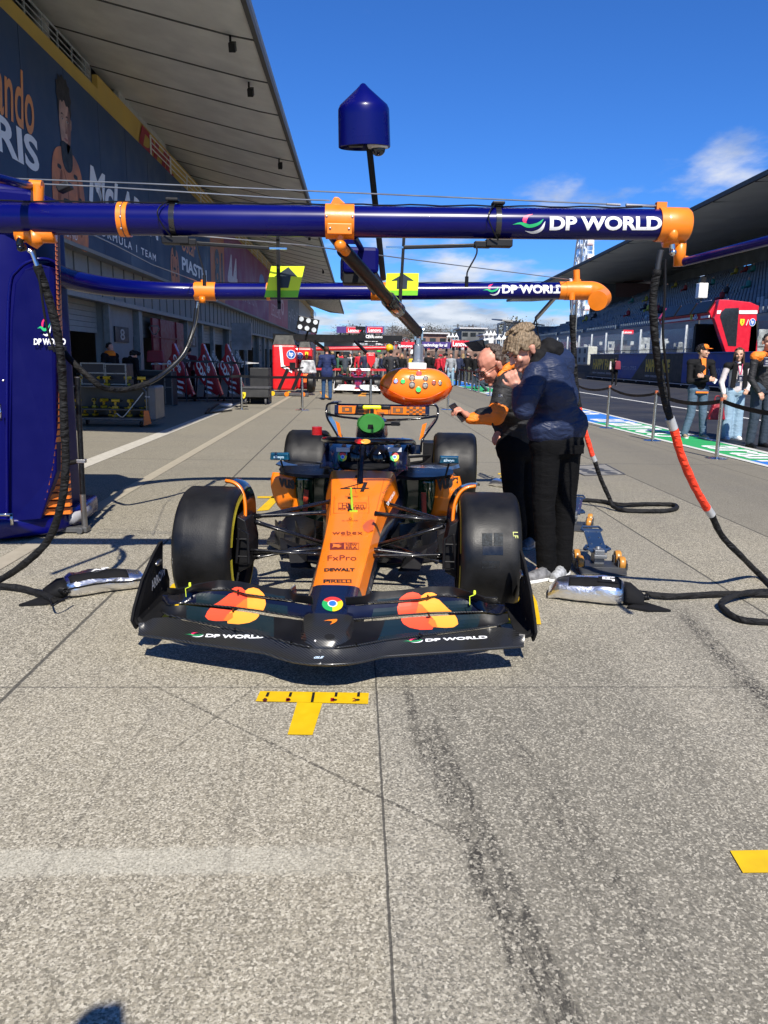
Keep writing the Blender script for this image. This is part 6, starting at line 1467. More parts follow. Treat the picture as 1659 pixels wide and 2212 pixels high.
# carbon boom carrying the light pod
J0=at(742,540,y=Y1b+.02); J1=at(902,716,y=5.42)
CB=mat('boom_carbon',(.007,.008,.010),.42,spec=.25,coat=.05,var=.35,vs=60)
cyl('boom',[J0,J1],[.036,.036],CB,n=20); m_=J0.lerp(J1,.60); d=(J1-J0).normalized(); cyl('boom_sleeve',[m_-d*.13,m_-d*.11,m_+d*.11,m_+d*.13],[.037,.047,.047,.037],mat('sleeve_black',(.02,.02,.02),.25,coat=.7),n=20)
# blue twin rail and motor box between the beams
r0,r1=b1(xb1(738))+V((0,.05,-.06)),b2(at(822,630,y=Y2b).x)+V((0,-.05,-.02))
mb=MB(); 
for s in (-.06,.06): mb.tube([r0+V((s,0,0)),r1+V((s,0,0))],.016,10)
for k in range(9): p=r0.lerp(r1,(k+.5)/9); mb.bar(p+V((-.06,0,0)),p+V((.06,0,0)),.02)
mb.build('twin_rail',BLUE2,GA,smooth=True,auto=40)
mb=MB(); c=r0.lerp(r1,.22); mb.box(c+V((.02,0,-.055)),(.20,.55,.14),Matrix.Rotation(.05,3,'Z')); mb.build('motor_box',BLUE2,GA,bevel=.02); 
mb=MB(); mb.box(c+V((.0,-.2,-.15)),(.14,.12,.07)); mb.box(c+V((.02,.1,.03)),(.12,.2,.03)); mb.build('motor',BLACK,GA,bevel=.01)
# mast with the camera hood
m0=at(828,604,y=Y2b); m1=at(797,312,y=6.75); cyl('mast',[m0,m1],.026,BLACK,n=14)
def local(v,d=0): return v
hc=at(786,253,y=6.7); sc=6.9/1660*1.0
H=thing('camera_hood','glossy blue cylindrical camera hood with a conical top on a thin mast above the beams','camera hood',tuple(hc))
ax=(m1-m0).normalized(); q=V((0,0,1)).rotation_difference((ax*.35+V((0,0,1))).normalized()).to_matrix()
R1=.205
mb=MB(); mb.lathe([(.0,.245),(.018,.238),(.05,.205),(R1*.93,.085),(R1,.055),(R1*1.01,0),(R1*1.03,-.22),(R1*1.0,-.225),(R1*.97,-.18),(0,-.17)],48); mb.v=[hc+q@p for p in mb.v]; mb.build('hood',BLUE,H,smooth=True,auto=50)
mb=MB(); mb.lathe([(0,-.18),(.07,-.18),(.09,-.21),(.08,-.235),(0,-.24)],20,c=(.11,-.04,0)); mb.v=[hc+q@p for p in mb.v]; mb.build('camera_base',WHITE,H,smooth=True,auto=40)
mb=MB(); mb.ball((.11,-.04,-.245),(.058,.058,.05),16); mb.v=[hc+q@p for p in mb.v]; mb.build('dome_lens',GLASS,H,smooth=True)
mb=MB(); mb.box((-.07,-.02,-.20),(.12,.1,.04)); mb.v=[hc+q@p for p in mb.v]; mb.build('module',BLACK,H,bevel=.01)
# hanging light pod
LPc=at(898,834,y=5.45); PD=thing('signal_pod','big orange oval signal pod with eleven round coloured lamps hanging over the car','signal light',tuple(LPc))
sx_=(at(976,834,y=5.45).x-at(820,834,y=5.45).x)/2; sz_=sx_*.535
prof=[]
mb=MB(); rings=[]; NR_=40
def podp(a,rr):
    c_,s_=math.cos(a),math.sin(a); x=sx_*(abs(c_)**.86)*(1 if c_>=0 else -1)*rr; z=sz_*(abs(s_)**.92)*(1 if s_>=0 else -1)*rr
    if s_>0: z*= (1-.10*math.exp(-(c_*3.2)**2)+.0); 
    return x,z
for i,(rr,y) in enumerate(((.02,-.115),(.35,-.112),(.6,-.100),(.78,-.082),(.9,-.058),(.97,-.03),(1,0),(.97,.03),(.9,.058),(.78,.082),(.5,.1),(.02,.105))):
    rings.append([LPc+V((podp(2*PI*j/NR_,rr)[0],y-.02*(0 if podp(2*PI*j/NR_,rr)[1]>-.03 else 1)*0,podp(2*PI*j/NR_,rr)[1])) for j in range(NR_)])
mb.loft(rings); shell=mb.build('shell',ORANGE,PD,smooth=True,auto=60)
# lower lip: a darker shell that wraps the lower third with a wavy upper edge
mb=MB(); g=[]
for k in range(7):
    row=[]
    for j in range(33):
        s=j/32*2-1; top=-.052-.030*math.cos(s*PI)*1.0-.02*abs(s)+.05*abs(s)**3
        z=lin(top,-sz_*math.sqrt(max(0,1-(s*.985)**2))*.995,k/6) if k else top
        x=s*sx_*.985; rr=min(.999,math.sqrt((x/sx_)**2+(z/sz_)**2)); y=-.117*math.sqrt(max(0,1-rr**2.6))-.012
        row.append(LPc+V((x,y,z)))
    g.append(row)
mb.sheet(g,.008); mb.build('lower_cover',mat('papaya_gloss_deep',(.62,.075,.003),.10,coat=1,var=.04),PD,smooth=True,auto=60)
def lampat(u,v,r,m,lab=None):
    p=at(u,v,y=5.34); x=(p.x-LPc.x)/sx_; z=(p.z-LPc.z)/sz_; rr=min(.97,math.hypot(x,z)); y=LPc.y-.117*math.sqrt(max(0,1-rr**2.6))-.004
    mb=MB(); mb.lathe([(r*1.18,.01),(r*1.18,-.003),(r,-.004),(r*.95,.004)],18,axis='y',c=(p.x,y,p.z)); mb.f=[f for f in mb.f if len(f)==4]; mb.m=[0]*len(mb.f); rim=mb.build('lamp_ring',mat('lamp_ring',(.35,.28,.2),.3,metal=.7),PD,smooth=True,auto=40)
    mb=MB(); mb.ball((p.x,y+.003,p.z),(r,.004,r),16); mb.build('lamp',m,rim,smooth=True)
LG=mat('lamp_clear',(.35,.33,.30),.15,coat=1,var=.3,vs=90); LRd=mat('lamp_redlit',(.8,.08,.08),.3,em=(1,.12,.12),es=.35); LGn=mat('lamp_greenlit',(.03,.7,.08),.3,em=(.05,1,.15),es=.9); LBl=mat('lamp_bluelit',(.3,.35,.9),.3,em=(.3,.35,1),es=.5)
k_=lambda x,y:(782.9+x*.17696,685+y*.17696)
for x,y,r,m in ((692,688,.0165,LRd),(608,740,.0185,LG),(770,747,.0155,LG),(606,822,.0185,LG),(766,830,.0175,LG),(683,882,.0165,LGn),(410,782,.0145,LBl),(495,782,.0145,LGn),(872,798,.0135,mat('lamp_dullred',(.45,.12,.1),.2,coat=1)),(947,805,.0135,LG)):
    u,v=k_(x,y); lampat(u,v,r,m)
z1=LPc.z+sz_*.93; mb=MB(); mb.box((LPc.x+.005,5.45,z1+.012),(.125,.125,.045)); mb.build('mount_plate',WHITE,PD,bevel=.008)
mb=MB(); mb.lathe([(.043,z1+.03),(.043,z1+.05),(.038,z1+.055),(.038,z1+.155),(.03,z1+.16)],24,c=(LPc.x+.012,5.45,0)); mb.build('pod_stem',mat('satin_alu',(.6,.6,.6),.35,metal=.9),PD,smooth=True,auto=40)
mb=MB(); q=V((LPc.x+.012,5.45,z1+.16)); mb.tube([q,q+V((0,0,.04))],.022,12); mb.box(q+V((-.024,0,.075)),(.012,.04,.09)); mb.box(q+V((.024,0,.075)),(.012,.04,.09)); mb.ball(q+V((0,0,.10)),.026,12); mb.tube([q+V((-.035,0,.10)),q+V((.035,0,.10))],.010,8); mb.build('universal_joint',CHROME,PD,smooth=True,auto=40)
# arrow signs on rods
def arrow_sign(u0,v0,u1,v1,sk,y,label,ru0,rv0,ru1,rv1):
    t=thing('arrow_sign',label,'sign',tuple(at((u0+u1)/2,(v0+v1)/2,y=y)),'yellow arrow signs hanging on rods')
    f=quadmap(at(u0,v1,y=y),at(u1-sk,v1,y=y),at(u0+sk,v0,y=y),at(u1,v0,y=y),0)
    mb=MB(); mb.prism([f(0,.22),f(1,.22),f(1,1),f(0,1)],(0,.01,0)); mb.build('panel',NEON,t); mb=MB(); mb.prism([f(0,0),f(1,0),f(1,.219),f(0,.219)],(0,.01,0)); mb.build('panel_foot',NEONG,t)
    ar=[(.34,.30),(.66,.30),(.66,.68),(.86,.66),(.52,.97),(.16,.66),(.34,.68)]; mb=MB(); mb.add([f(*a)+V((0,-.003,0)) for a in ar],[tuple(range(7))]); mb.build('arrow',mat('arrow_navy',(.01,.02,.035),.5),t,fix=False)
    mb=MB(); mb.bar(at(ru0,rv0,y=y-.03),at(ru1,rv1,y=y-.03),.018,.012); mb.bar(at(ru1-3,rv1-15,y=y-.03),at(ru1+4,rv1-15,y=y-.03),.012); mb.build('rod',BLACK,t)
arrow_sign(571,575,658,642,15,4.3,'yellow arrow sign hanging left of the boom, leaning to the right',600,500,603,668)
arrow_sign(832,590,905,638,3,5.0,'yellow arrow sign hanging right of the boom, nearly square',873,505,864,662)
# steel wires
def wire(pts,label,r=.0035,m=None,ends=True):
    mb=MB(); mb.tube(pts,r,6); o=mb.build('tension_wire',m or mat('wire_grey',(.25,.26,.27),.4,metal=.6)); tag(o,label,'wire'); return o
w=wire([at(-40,383,y=4.2),at(300,396,y=4.1),at(1310,441,y=Y1b)],'long steel wire running above the upper beam to its right end')
MB().tube([at(1310,441,y=Y1b),at(1340,442.5,y=Y1b)],.006,8).tube([at(1352,443,y=Y1b),at(1425,446,y=Y1b)],.008,8).build('turnbuckle',CHROME,w)
wire([at(-40,392,y=4.1),at(200,402,y=4.1),at(650,431,y=Y1b),at(712,433,y=Y1b)],'steel wire ending at the orange lug in the middle of the upper beam')
w=wire([at(300,498,y=4.3),at(660,530,y=4.5),at(900,562,y=5.5),at(1232,604,y=Y2b)],'thin wire slanting from the upper beam to the right end of the lower beam')
wire([at(180,497,y=4.2),at(250,530,y=5.5),at(330,572,y=6.5),at(425,607,y=Y2b)],'thin wire slanting down to the orange clamp on the lower beam')
# control cable running along the top of the beam
mb=MB(); n=60; mb.tube([b1(lin(L0,b1(1.4).x,i/n))+V((0,-.012,.078+.003*math.sin(i*1.7))) for i in range(n+1)],.004,5); mb.tube([b2(lin(-1.3,1.7,i/n))+V((0,-.012,.077+.002*math.sin(i*1.3))) for i in range(n+1)],.004,5); mb.build('control_cable',BLACK,GA)
# ------------------------------------------------------------- cabinet (left pillar)
CY=5.95
cab=thing('x','','') if False else GA
mb=MB(); pl=[(-4.2,CY+.02,0),(-2.72,CY+.02,0),(-2.44,CY+.18,0),(-2.40,CY+.75,0),(-2.6,CY+1.0,0),(-4.2,CY+1.0,0)]
mb.prism([V(p)+V((0,0,.16)) for p in pl],(0,0,2.5)); mb.build('cabinet',BLUE2,GA,bevel=.05,seg=4,smooth=True,auto=40)
# base plinth
mb=MB(); pb=[(-4.2,CY-.10,.03),(-2.75,CY-.10,.03),(-2.40,CY+.12,.03),(-2.31,CY+.5,.03),(-2.36,CY+1.05,.03),(-4.2,CY+1.05,.03)]
mb.prism(pb,(0,0,.16)); mb.build('plinth',BLUE,GA,bevel=.035,seg=3,smooth=True,auto=40)
mb=MB(); mb.tube([V((-2.345,CY+.30,.115)),V((-2.33,CY+.5,.115)),V((-2.34,CY+.7,.115))],.045,10); mb.build('white_bumper',mat('bumper_white',(.28,.28,.30),.5),GA,smooth=True)
mb=MB()
for x in (-3.9,-2.85): mb.lathe([(.05,0),(.05,.03),(.035,.05)],14,c=(x,CY+.1,0))
mb.build('foot',BLACK,GA)
# raised arch on the front and right bevel
def cp(u,v,y): return at(u,v,y=y)
arch=spline([cp(16,1140,CY-.03),cp(16,900,CY-.03),cp(20,640,CY-.03),cp(40,582,CY-.03),cp(82,560,CY-.0),cp(118,568,CY+.06),cp(126,600,CY+.1)],6)
mb=MB(); mb.tube(arch,.020,10,flat=.6); mb.build('arch_rim',BLUE,GA,smooth=True)
mb=MB(); inner=[cp(24,1128,CY-.02),cp(24,700,CY-.02),cp(32,612,CY-.02),cp(52,582,CY-.02),cp(84,570,CY-.02),cp(108,576,CY+.0),cp(120,600,CY+.03),cp(122,1020,CY+.03),cp(88,1122,CY-.01)]
mb.prism(inner,(0,.10,0)); mb.build('arch_panel',mat('deep_blue_panel',(.001,.0015,.060),.4,spec=.15,coat=0,var=.04),GA,bevel=.01)
f=lambda s,t:at(lin(72,117,s),lin(826,737,t)-0,y=CY-.035)
sw=lambda s,t:at(lin(81,110,s),lin(726,688,t),y=CY-.035); swirl(sw,GA)
lettering('DP WORLD',lambda s,t:at(lin(73,142,s),lin(745,731,t),y=CY-.035-.0*s),WHT_T,GA,bold=.04)
# orange louvred vent down the right corner
LV=mat('vent_orange',(.80,.20,.02),.45,var=.2,vs=8)
def vent(vv): return interp([505,700,840,920,1000,1060,1118],[118,124,127,125,115,103,88],vv), interp([505,700,900,1000,1060,1118],[122,129,140,144,149,152],vv)
mb=MB(); v_=505
while v_<1112:
    l,r=vent(v_); st=9.5+ (v_-505)*.012; l2,r2=vent(v_+st)
    p0=at(l,v_+1,y=CY+.02); p1=at(r+1,v_-3,y=CY+.30); p2=at(r2,v_+st*.62,y=CY+.26); p3=at(l2,v_+st*.75,y=CY+.0)
    mb.prism([p0,p1,p2,p3],(0.0,.045,-.0)); v_+=st
mb.build('vent_louvres',LV,GA)
mb=MB(); mb.prism([at(120,505,y=CY+.08),at(128,840,y=CY+.08),at(118,1000,y=CY+.06),at(90,1118,y=CY+.06),at(146,1112,y=CY+.34),at(138,1000,y=CY+.34),at(124,505,y=CY+.34)],(0,.05,0)); mb.build('vent_back',mat('vent_brown',(.12,.02,.01),.6),GA)
mb=MB(); q=at(3,890,y=CY-.05); mb.tube([q+V((0,-.02,-.06)),q+V((.012,-.05,0)),q+V((0,-.02,.06))],.012,8); q=at(20,1120,y=CY-.12); mb.bar(q+V((-.12,0,.03)),q+V((.03,0,.03)),.02); mb.bar(q+V((.02,0,-.05)),q+V((.02,0,.035)),.02); mb.build('handle',CHROME,GA,smooth=True,auto=40)
mb=MB(); mb.ball(at(7,822,y=CY-.03),.010,8); mb.build('bolt',STEEL,GA)
mb=MB(); q=at(45,430,y=CY); mb.prism([at(-120,440,y=CY-.1),at(100,440,y=CY-.1),at(98,425,y=CY-.1),at(60,412,y=CY-.1),at(-120,395,y=CY-.1)],(0,.9,0)); mb.build('cabinet_top',BLUE2,GA,bevel=.03)
mb=MB(); mb.box(at(140,405,y=CY+.3),(.10,.1,.05),Matrix.Rotation(-.4,3,'Y')); mb.build('top_sensor',BLACK,GA,bevel=.01)
# ------------------------------------------------------------- hoses
def hose(segs,label,name='air_hose',sag=0,parts=()):
    "segs: (points, radius, material, partname)"
    first=V(segs[0][0][0]); t=thing(name,label,'hose',tuple(first))
    for pts,r,m,nm in segs:
        p=spline(pts,7); n=len(p); rr=[r*(1+.05*math.sin(i*1.9)+.04*math.sin(i*.7)) if m in (HOSE,HIRED) else r for i in range(n)]
        mb=MB(); mb.tube(p,rr,14); mb.build(nm,m,t,smooth=True,auto=60)
    return t
RUBH=mat('hose_rubber',(.010,.010,.010),.28,coat=.5,var=.2)
A=lambda *l:[at(u,v,y=y) for u,v,y in l]; Gd=lambda *l:[at(u,v,z=.022 if len(x:=(u,v))else 0) for u,v in l]
TAPE=mat('reflective_tape',(.55,.56,.57),.3,metal=.4,var=.1)
# right front: hangs from the upper beam, red sleeve, then lies on the ground
hose([(A((1428,540,3.93),(1424,560,3.93),(1420,585,3.93)),.013,mat('fitting_dark',(.06,.06,.06),.35,metal=.6),'fitting'),
 (A((1420,582,3.93),(1411,640,3.95),(1414,720,3.98),(1424,800,4.05),(1438,870,4.10),(1448,905,4.12)),.020,HOSE,'sleeve'),
 (A((1447,903,4.12),(1455,926,4.14)),.0245,TAPE,'tape_band'),(A((1455,924,4.14),(1472,985,4.2),(1500,1050,4.3),(1527,1098,4.4)),.0225,HIRED,'red_sleeve'),
 (A((1527,1097,4.4),(1537,1112,4.43)),.0245,TAPE,'tape_band'),(A((1536,1110,4.43),(1560,1158,4.55),(1600,1200,4.65))+[at(1640,1240,z=.03),at(1700,1290,z=.025),at(1780,1300,z=.024),at(1740,1286,z=.024),at(1660,1284,z=.024),at(1560,1283,z=.024),at(1450,1288,z=.024),at(1395,1283,z=.03)],.019,HOSE,'sleeve')],
 'thick black hose with a long red-orange sleeve hanging from the upper beam end')
hose([(A((1437,560,3.93),(1436,640,3.95),(1432,720,3.97),(1440,800,4.0),(1446,860,4.05)),.0065,BLACK,'cable')],'thin black cable hanging beside the thick hose at the right beam end','cable')
hose([([at(1720,1345,z=.02),at(1659,1344,z=.02),at(1600,1338,z=.02),at(1566,1318,z=.02),at(1560,1300,z=.035),at(1600,1283,z=.05),at(1659,1277,z=.03),at(1720,1275,z=.02)],.0185,HOSE,'sleeve')],'loop of black sleeved hose lying on the concrete at the right edge')
# right rear
hose([(A((1235,662,7.22),(1236,680,7.22)),.014,CHROME,'fitting'),(A((1236,680,7.22),(1239,750,7.25),(1244,830,7.3),(1251,880,7.3)),.026,HOSE,'sleeve'),(A((1250,876,7.3),(1262,925,7.3),(1280,985,7.32)),.0235,HIRED,'red_sleeve'),(A((1280,984,7.32),(1285,996,7.33)),.0245,TAPE,'tape_band'),
 (A((1284,994,7.33),(1298,1035,7.4),(1316,1075,7.45))+[at(1325,1094,z=.04),at(1350,1102,z=.025),at(1400,1104,z=.024),at(1440,1103,z=.024),at(1462,1097,z=.024),at(1452,1090,z=.024),at(1400,1089,z=.024),at(1340,1090,z=.03),at(1300,1083,z=.024),at(1240,1079,z=.024),at(1180,1078,z=.024)],.021,HOSE,'sleeve')],
 'black hose with a red-orange sleeve behind the navy jacket man, looping on the ground')
hose([(A((1246,650,7.26),(1243,720,7.28),(1240,800,7.3)),.009,CHROME,'tube')],'thin grey tube hanging at the right end of the lower beam','tube')
# left front
hose([(A((62,540,3.9),(70,548,3.9),(80,575,3.9)),.011,CHROME,'fitting'),(A((80,573,3.9),(104,640,3.95),(124,720,4.0),(134,800,4.05),(138,900,4.1),(142,1000,4.15),(134,1080,4.2),(108,1160,4.3),(60,1212,4.4))+[at(0,1252,z=.05),at(-60,1270,z=.025),at(-20,1266,z=.024),at(40,1270,z=.024),at(90,1284,z=.024),at(116,1296,z=.03)],.021,HOSE,'sleeve')],
 'black sleeved hose hanging beside the blue cabinet and running onto the ground')
hose([(A((74,540,3.9),(86,610,3.9),(100,700,3.95),(118,760,3.98)),.006,BLACK,'cable')],'thin black cable beside the hose on the blue cabinet','cable')
# left rear: swoops to the post
hose([(A((427,652,7.22),(425,668,7.22)),.017,CHROME,'fitting'),(A((425,666,7.22),(418,710,7.2),(396,765,7.1),(352,808,6.95),(318,829,6.8)),.0205,RUBH,'rubber_hose'),(A((320,828,6.8),(270,842,6.6),(225,838,6.4),(196,818,6.3),(150,775,6.4),(134,752,6.5)),.024,HOSE,'sleeve')],
 'glossy black hose swooping from the lower beam to the left across the garages')
mb=MB(); mb.tube(spline([at(430,660,y=7.2),at(424,700,y=7.15),at(404,752,y=7.05)],5),.007,6); o=mb.build('cable',BLACK); tag(o,'thin cable strapped along the swooping hose below the lower beam','cable')
# dark curved beam shadow maker is the beam itself; carbon post with bracket
t=thing('carbon_post','upright carbon fibre post with a steel foot beside the blue cabinet','post',tuple(at(184,1160,z=0)))
b=at(184,1150,z=0); tp=at(167,815,y=b.y)
mb=MB(); mb.tube([V((b.x,b.y,.30)),tp],.021,16); mb.build('tube',CB,t,smooth=True,auto=50); mb=MB(); mb.tube([V((b.x,b.y,.03)),V((b.x-.002,b.y,.32))],.0235,16); mb.tube([tp+V((0,0,-.004)),tp+V((0,0,.004))],.022,16); mb.build('sleeve',mat('alu_dark',(.22,.21,.20),.35,metal=.8),t,smooth=True,auto=50)
mb=MB(); q=tp.lerp(b,.53); mb.box(q,(.07,.05,.03)); mb.build('clamp',STEEL,t,bevel=.004); mb=MB(); mb.tube([q+V((-.03,0,0)),q+V((-.15,.0,-.03))],.02,10); mb.build('arm',BLACK,t,smooth=True,auto=50)
mb=MB(); mb.box(b+V((-.12,0,.03)),(.30,.10,.04)); mb.tube([b+V((-.02,-.08,.03)),b+V((-.02,.06,.03))],.028,14); mb.bar(b+V((-.25,0,.04)),b+V((-.23,0,.16)),.03,.015); mb.build('foot',mat('foot_dark',(.12,.12,.12),.4,metal=.5),t,bevel=.004)
mb=MB(); q=at(124,752,y=5.8); mb.box(q,(.12,.05,.03)); mb.build('hook',BLACK,t,bevel=.005)
# ------------------------------------------------------------- foil sleeves (gun covers)
def foil(fr,back,w0,w1,h,label,side,txt,u_txt):
    "padded foil bag from point back to point fr on the ground"
    a=V(fr); b=V(back); d=(a-b); L=d.length; d.normalize(); n=V((-d.y,d.x,0)); t=thing('foil_bag',label,'cover',(a.x,a.y,0)); rnd=random.Random(int(u_txt))
    secs=[]; N_=26
    for i in range(N_+1):
        f=i/N_; w=interp([0,.1,.45,.75,1],[w0*.75,w0,lin(w0,w1,.5)*.93,w1*.97,w1*.8],f)/2; hh=interp([0,.08,.5,.9,1],[h*.8,h,h*.92,h*.8,h*.3],f); c=b+d*(L*f)+n*(.012*math.sin(f*4))
        ring=[]
        for j in range(20):
            an=2*PI*j/20; cx=math.cos(an); cz=math.sin(an); x=w*(abs(cx)**.6)*(1 if cx>=0 else -1); z=hh/2+hh/2*(abs(cz)**.7)*(1 if cz>=0 else -1)
            q=c+n*x+V((0,0,max(0.002,z))); k=noise.noise(q*9)*.016+noise.noise(q*23)*.004; 
            if z>.01: q+=V((0,0,k))+n*k*.6*cx
            ring.append(q)
        secs.append(ring)
    mb=MB(); mb.loft(secs); mb.build('foil_shell',FOIL,t,smooth=True,auto=70)
    mb=MB(); 
    g=[[s_[j]+V((0,0,.003)) for j in (5,6,7,8)] if side>0 else [s_[j]+V((0,0,.003)) for j in (2,3,4,5)] for s_ in secs[1:20]]
    mb.sheet(g,.003); mb.build('black_strip',BLACKM,t,smooth=True)
    mb=MB(); mb.tube([s_[14]+V((0,0,-.0)) for s_ in secs],.008,6); mb.tube([s_[10]*.5+s_[9]*.5 for s_ in secs],.006,6); mb.build('piping',BLACKM,t)
    # open end with black lining flap
    mb=MB(); r0=secs[0]; c=b; mb.loft([[p for p in r0],[ (p-c)*.97+c-d*.04 for p in r0],[V((((p-c)*.75+c-d*.12).x,((p-c)*.75+c-d*.12).y,max(.003,p.z*.45))) for p in r0]]); mb.build('lining',BLACKM,t,smooth=True)
    fl=[b+n*w0*.5*side*-1-d*.02,b+n*w0*.62*side*-1-d*.14,b+n*w0*.45*side*-1-d*.27,b-d*.12]
    mb=MB(); mb.prism([p+V((0,0,.004)) for p in fl],(0,0,.012)); mb.build('flap',BLACKM,t)
    return t,secs,d,n
p1=at(310,1262,z=0); p1.z=0; p2=at(142,1285,z=0); p2.z=0
t1,s1,d1,n1=foil(p1+V((.03,0,0)),p2,.27,.22,.125,'silver foil bag with black trim lying left of the front wing',1,'AP',3)
q=lambda s,t:s1[8][5].lerp(s1[14][5],s)+n1*(-.01+.045*t)*1+V((0,0,.010)); lettering('AP',lambda s,t:q(s,t),WHT_T,t1,bold=.04)
p1=at(1185,1285,z=0); p1.z=0; p2=at(1345,1300,z=0); p2.z=0
t2,s2_,d2,n2=foil(p1,p2,.27,.25,.145,'silver foil bag with a black patch lying right of the front wing',-1,'FL',9)
mb=MB(); P4=[s2_[2][5]+V((0,0,.012)),s2_[9][5]+V((0,0,.012)),s2_[9][3]+V((0,0,.014)),s2_[2][3]+V((0,0,.014))]; mb.add(P4,[(0,1,2,3)]); pt=mb.build('patch',BLACKM,t2)
f=quadmap(P4[0],P4[1],P4[3],P4[2],0); up=V((0,0,.004)); lettering('FL',lambda s,t:f(.2+.6*t,.15+.7*s)+up,WHT_T,pt,bold=.04)
# third bag farther back
p1=at(1060,1048,z=0); p1.z=0; p2=at(1130,1056,z=0); p2.z=0
foil(p1,p2,.24,.18,.10,'silver foil bag behind the legs of the man in the team jacket',1,'R',21)
# spiral hose pieces joining bags to hoses
def spiral(a,b,r,n,par_label):
    a=V(a);b=V(b);d=(b-a).normalized(); x=d.cross(V((0,0,1))).normalized(); z=x.cross(d); mb=MB(); mb.tube([a.lerp(b,i/(n*8))+x*math.cos(i*PI/4)*r+z*math.sin(i*PI/4)*r for i in range(n*8+1)],.0045,5); o=mb.build('spiral_hose',BLACK,smooth=True); tag(o,par_label,'hose')
spiral(at(1352,1292,z=.05),at(1400,1290,z=.04),.016,14,'short black spiral hose going into the right foil bag')
spiral(at(118,1272,z=.05),at(143,1276,z=.07),.016,9,'short black spiral hose going into the left foil bag')
for pts,l in (([at(1338,1262,z=.03),at(1370,1274,z=.05),at(1410,1280,z=.03),at(1450,1284,z=.02)],'thin black tube beside the spiral hose of the right foil bag'),([at(110,1296,z=.02),at(112,1308,z=.06),at(125,1302,z=.08),at(150,1288,z=.08)],'thin black tube looping into the left foil bag')):
    mb=MB(); mb.tube(spline(pts,6),.006,6); o=mb.build('tube',BLACK,smooth=True); tag(o,l,'tube')
# ------------------------------------------------------------- wheel skates
def skate(loc,rz,label):
    t=thing('wheel_skate',label,'wheel skate',loc,'wheel skates beside the car',rz); B=lambda mb,n,m,par=t,**k: mb.build(n,m,par,world=False,**k)
    mb=MB(); mb.box((0,0,.035),(.34,.20,.012)); mb.box((.17,0,.05),(.012,.22,.05)); mb.box((-.17,0,.05),(.012,.22,.05)); mb.prism([(-.17,-.10,.03),(.17,-.10,.03),(.16,-.16,.004),(-.16,-.16,.004)],(0,0,.006)); B(mb,'tray',mat('tray_dark',(.03,.032,.035),.5,var=.2),bevel=.003)
    for x in (-.145,.145):
        for y in (-.055,.07):
            w_=MB(); w_.lathe([(.0,-.02),(.03,-.021),(.045,-.02),(.05,-.012),(.05,.012),(.045,.02),(.03,.021),(0,.02)],22,axis='x',c=(x,y,.062 if y<0 else .075)); wo=B(w_,'roller',PU,smooth=True,auto=40); w_=MB(); w_.lathe([(0,-.024),(.02,-.024),(.02,.024),(0,.024)],14,axis='x',c=(x,y,.062 if y<0 else .075)); B(w_,'hub',STEEL,wo)
            w_=MB(); w_.box((x+.028,y,.055),(.006,.06,.06)); w_.box((x-.028,y,.055),(.006,.06,.06)); B(w_,'fork',DGREY,wo)
    mb=MB(); mb.box((0,.05,.09),(.07,.12,.10)); mb.tube([(0,.02,.06),(0,.06,.15)],.02,10); mb.box((0,-.03,.10),(.09,.03,.025)); B(mb,'hinge',mat('hinge_grey',(.18,.19,.20),.4,metal=.5),bevel=.004)
    mb=MB(); mb.box((0,.17,.17),(.12,.30,.012),Matrix.Rotation(.35,3,'X')); mb.tube([(-.09,.08,.13),(-.07,.06,.13),(.07,.06,.13),(.09,.08,.13),(.07,.12,.14),(-.07,.12,.14)],.012,8,closed=True)
    mb.tube([(-.075,.30,.22),(-.06,.28,.215),(.06,.28,.215),(.075,.30,.22),(.06,.34,.235),(-.06,.34,.235)],.009,8,closed=True); a_=B(mb,'lever_plate',mat('skate_navy',(.012,.03,.075),.35,coat=.3),smooth=False); mb=MB()
    for x in (-.035,.035):
        for y in (.12,.20,.27): mb.lathe([(.010,0),(.008,.014),(0,.014)],8,c=(x,y,.165+.36*(y-.17)))
    B(mb,'bolts',CHROME,a_)
p=at(1302,1238,z=0); skate((p.x,p.y+.10,0),R_(-5),'wheel skate with amber rollers and navy lever in front, beside the right foil bag')
p=at(1245,1145,z=0); skate((p.x-.01,p.y+.10,0),R_(-20),'wheel skate with amber rollers behind, half hidden by the navy jacket man')
# small trolley with pale wheels behind the man in the team jacket
t=thing('jack_trolley','small black trolley with pale wheels behind the bent man\'s waist','trolley',tuple(at(1100,990,z=0)))
q=at(1092,978,z=0)
for u,v in ((1084,962),(1112,972)): c=at(u,v,y=q.y); mb=MB(); mb.lathe([(0,-.03),(.09,-.03),(.105,-.018),(.105,.018),(.09,.03),(0,.03)],24,axis='x',c=V((c.x,c.y,.105))); mb.build('wheel',mat('wheel_pale',(.55,.54,.5),.5),t,smooth=True,auto=40)
mb=MB(); c=at(1098,962,y=q.y); mb.box(V((c.x+.02,q.y,.16)),(.22,.35,.06)); mb.bar(V((c.x,q.y,.2)),V((c.x-.02,q.y+.1,.55)),.05); mb.build('frame',BLACK,t,bevel=.01)
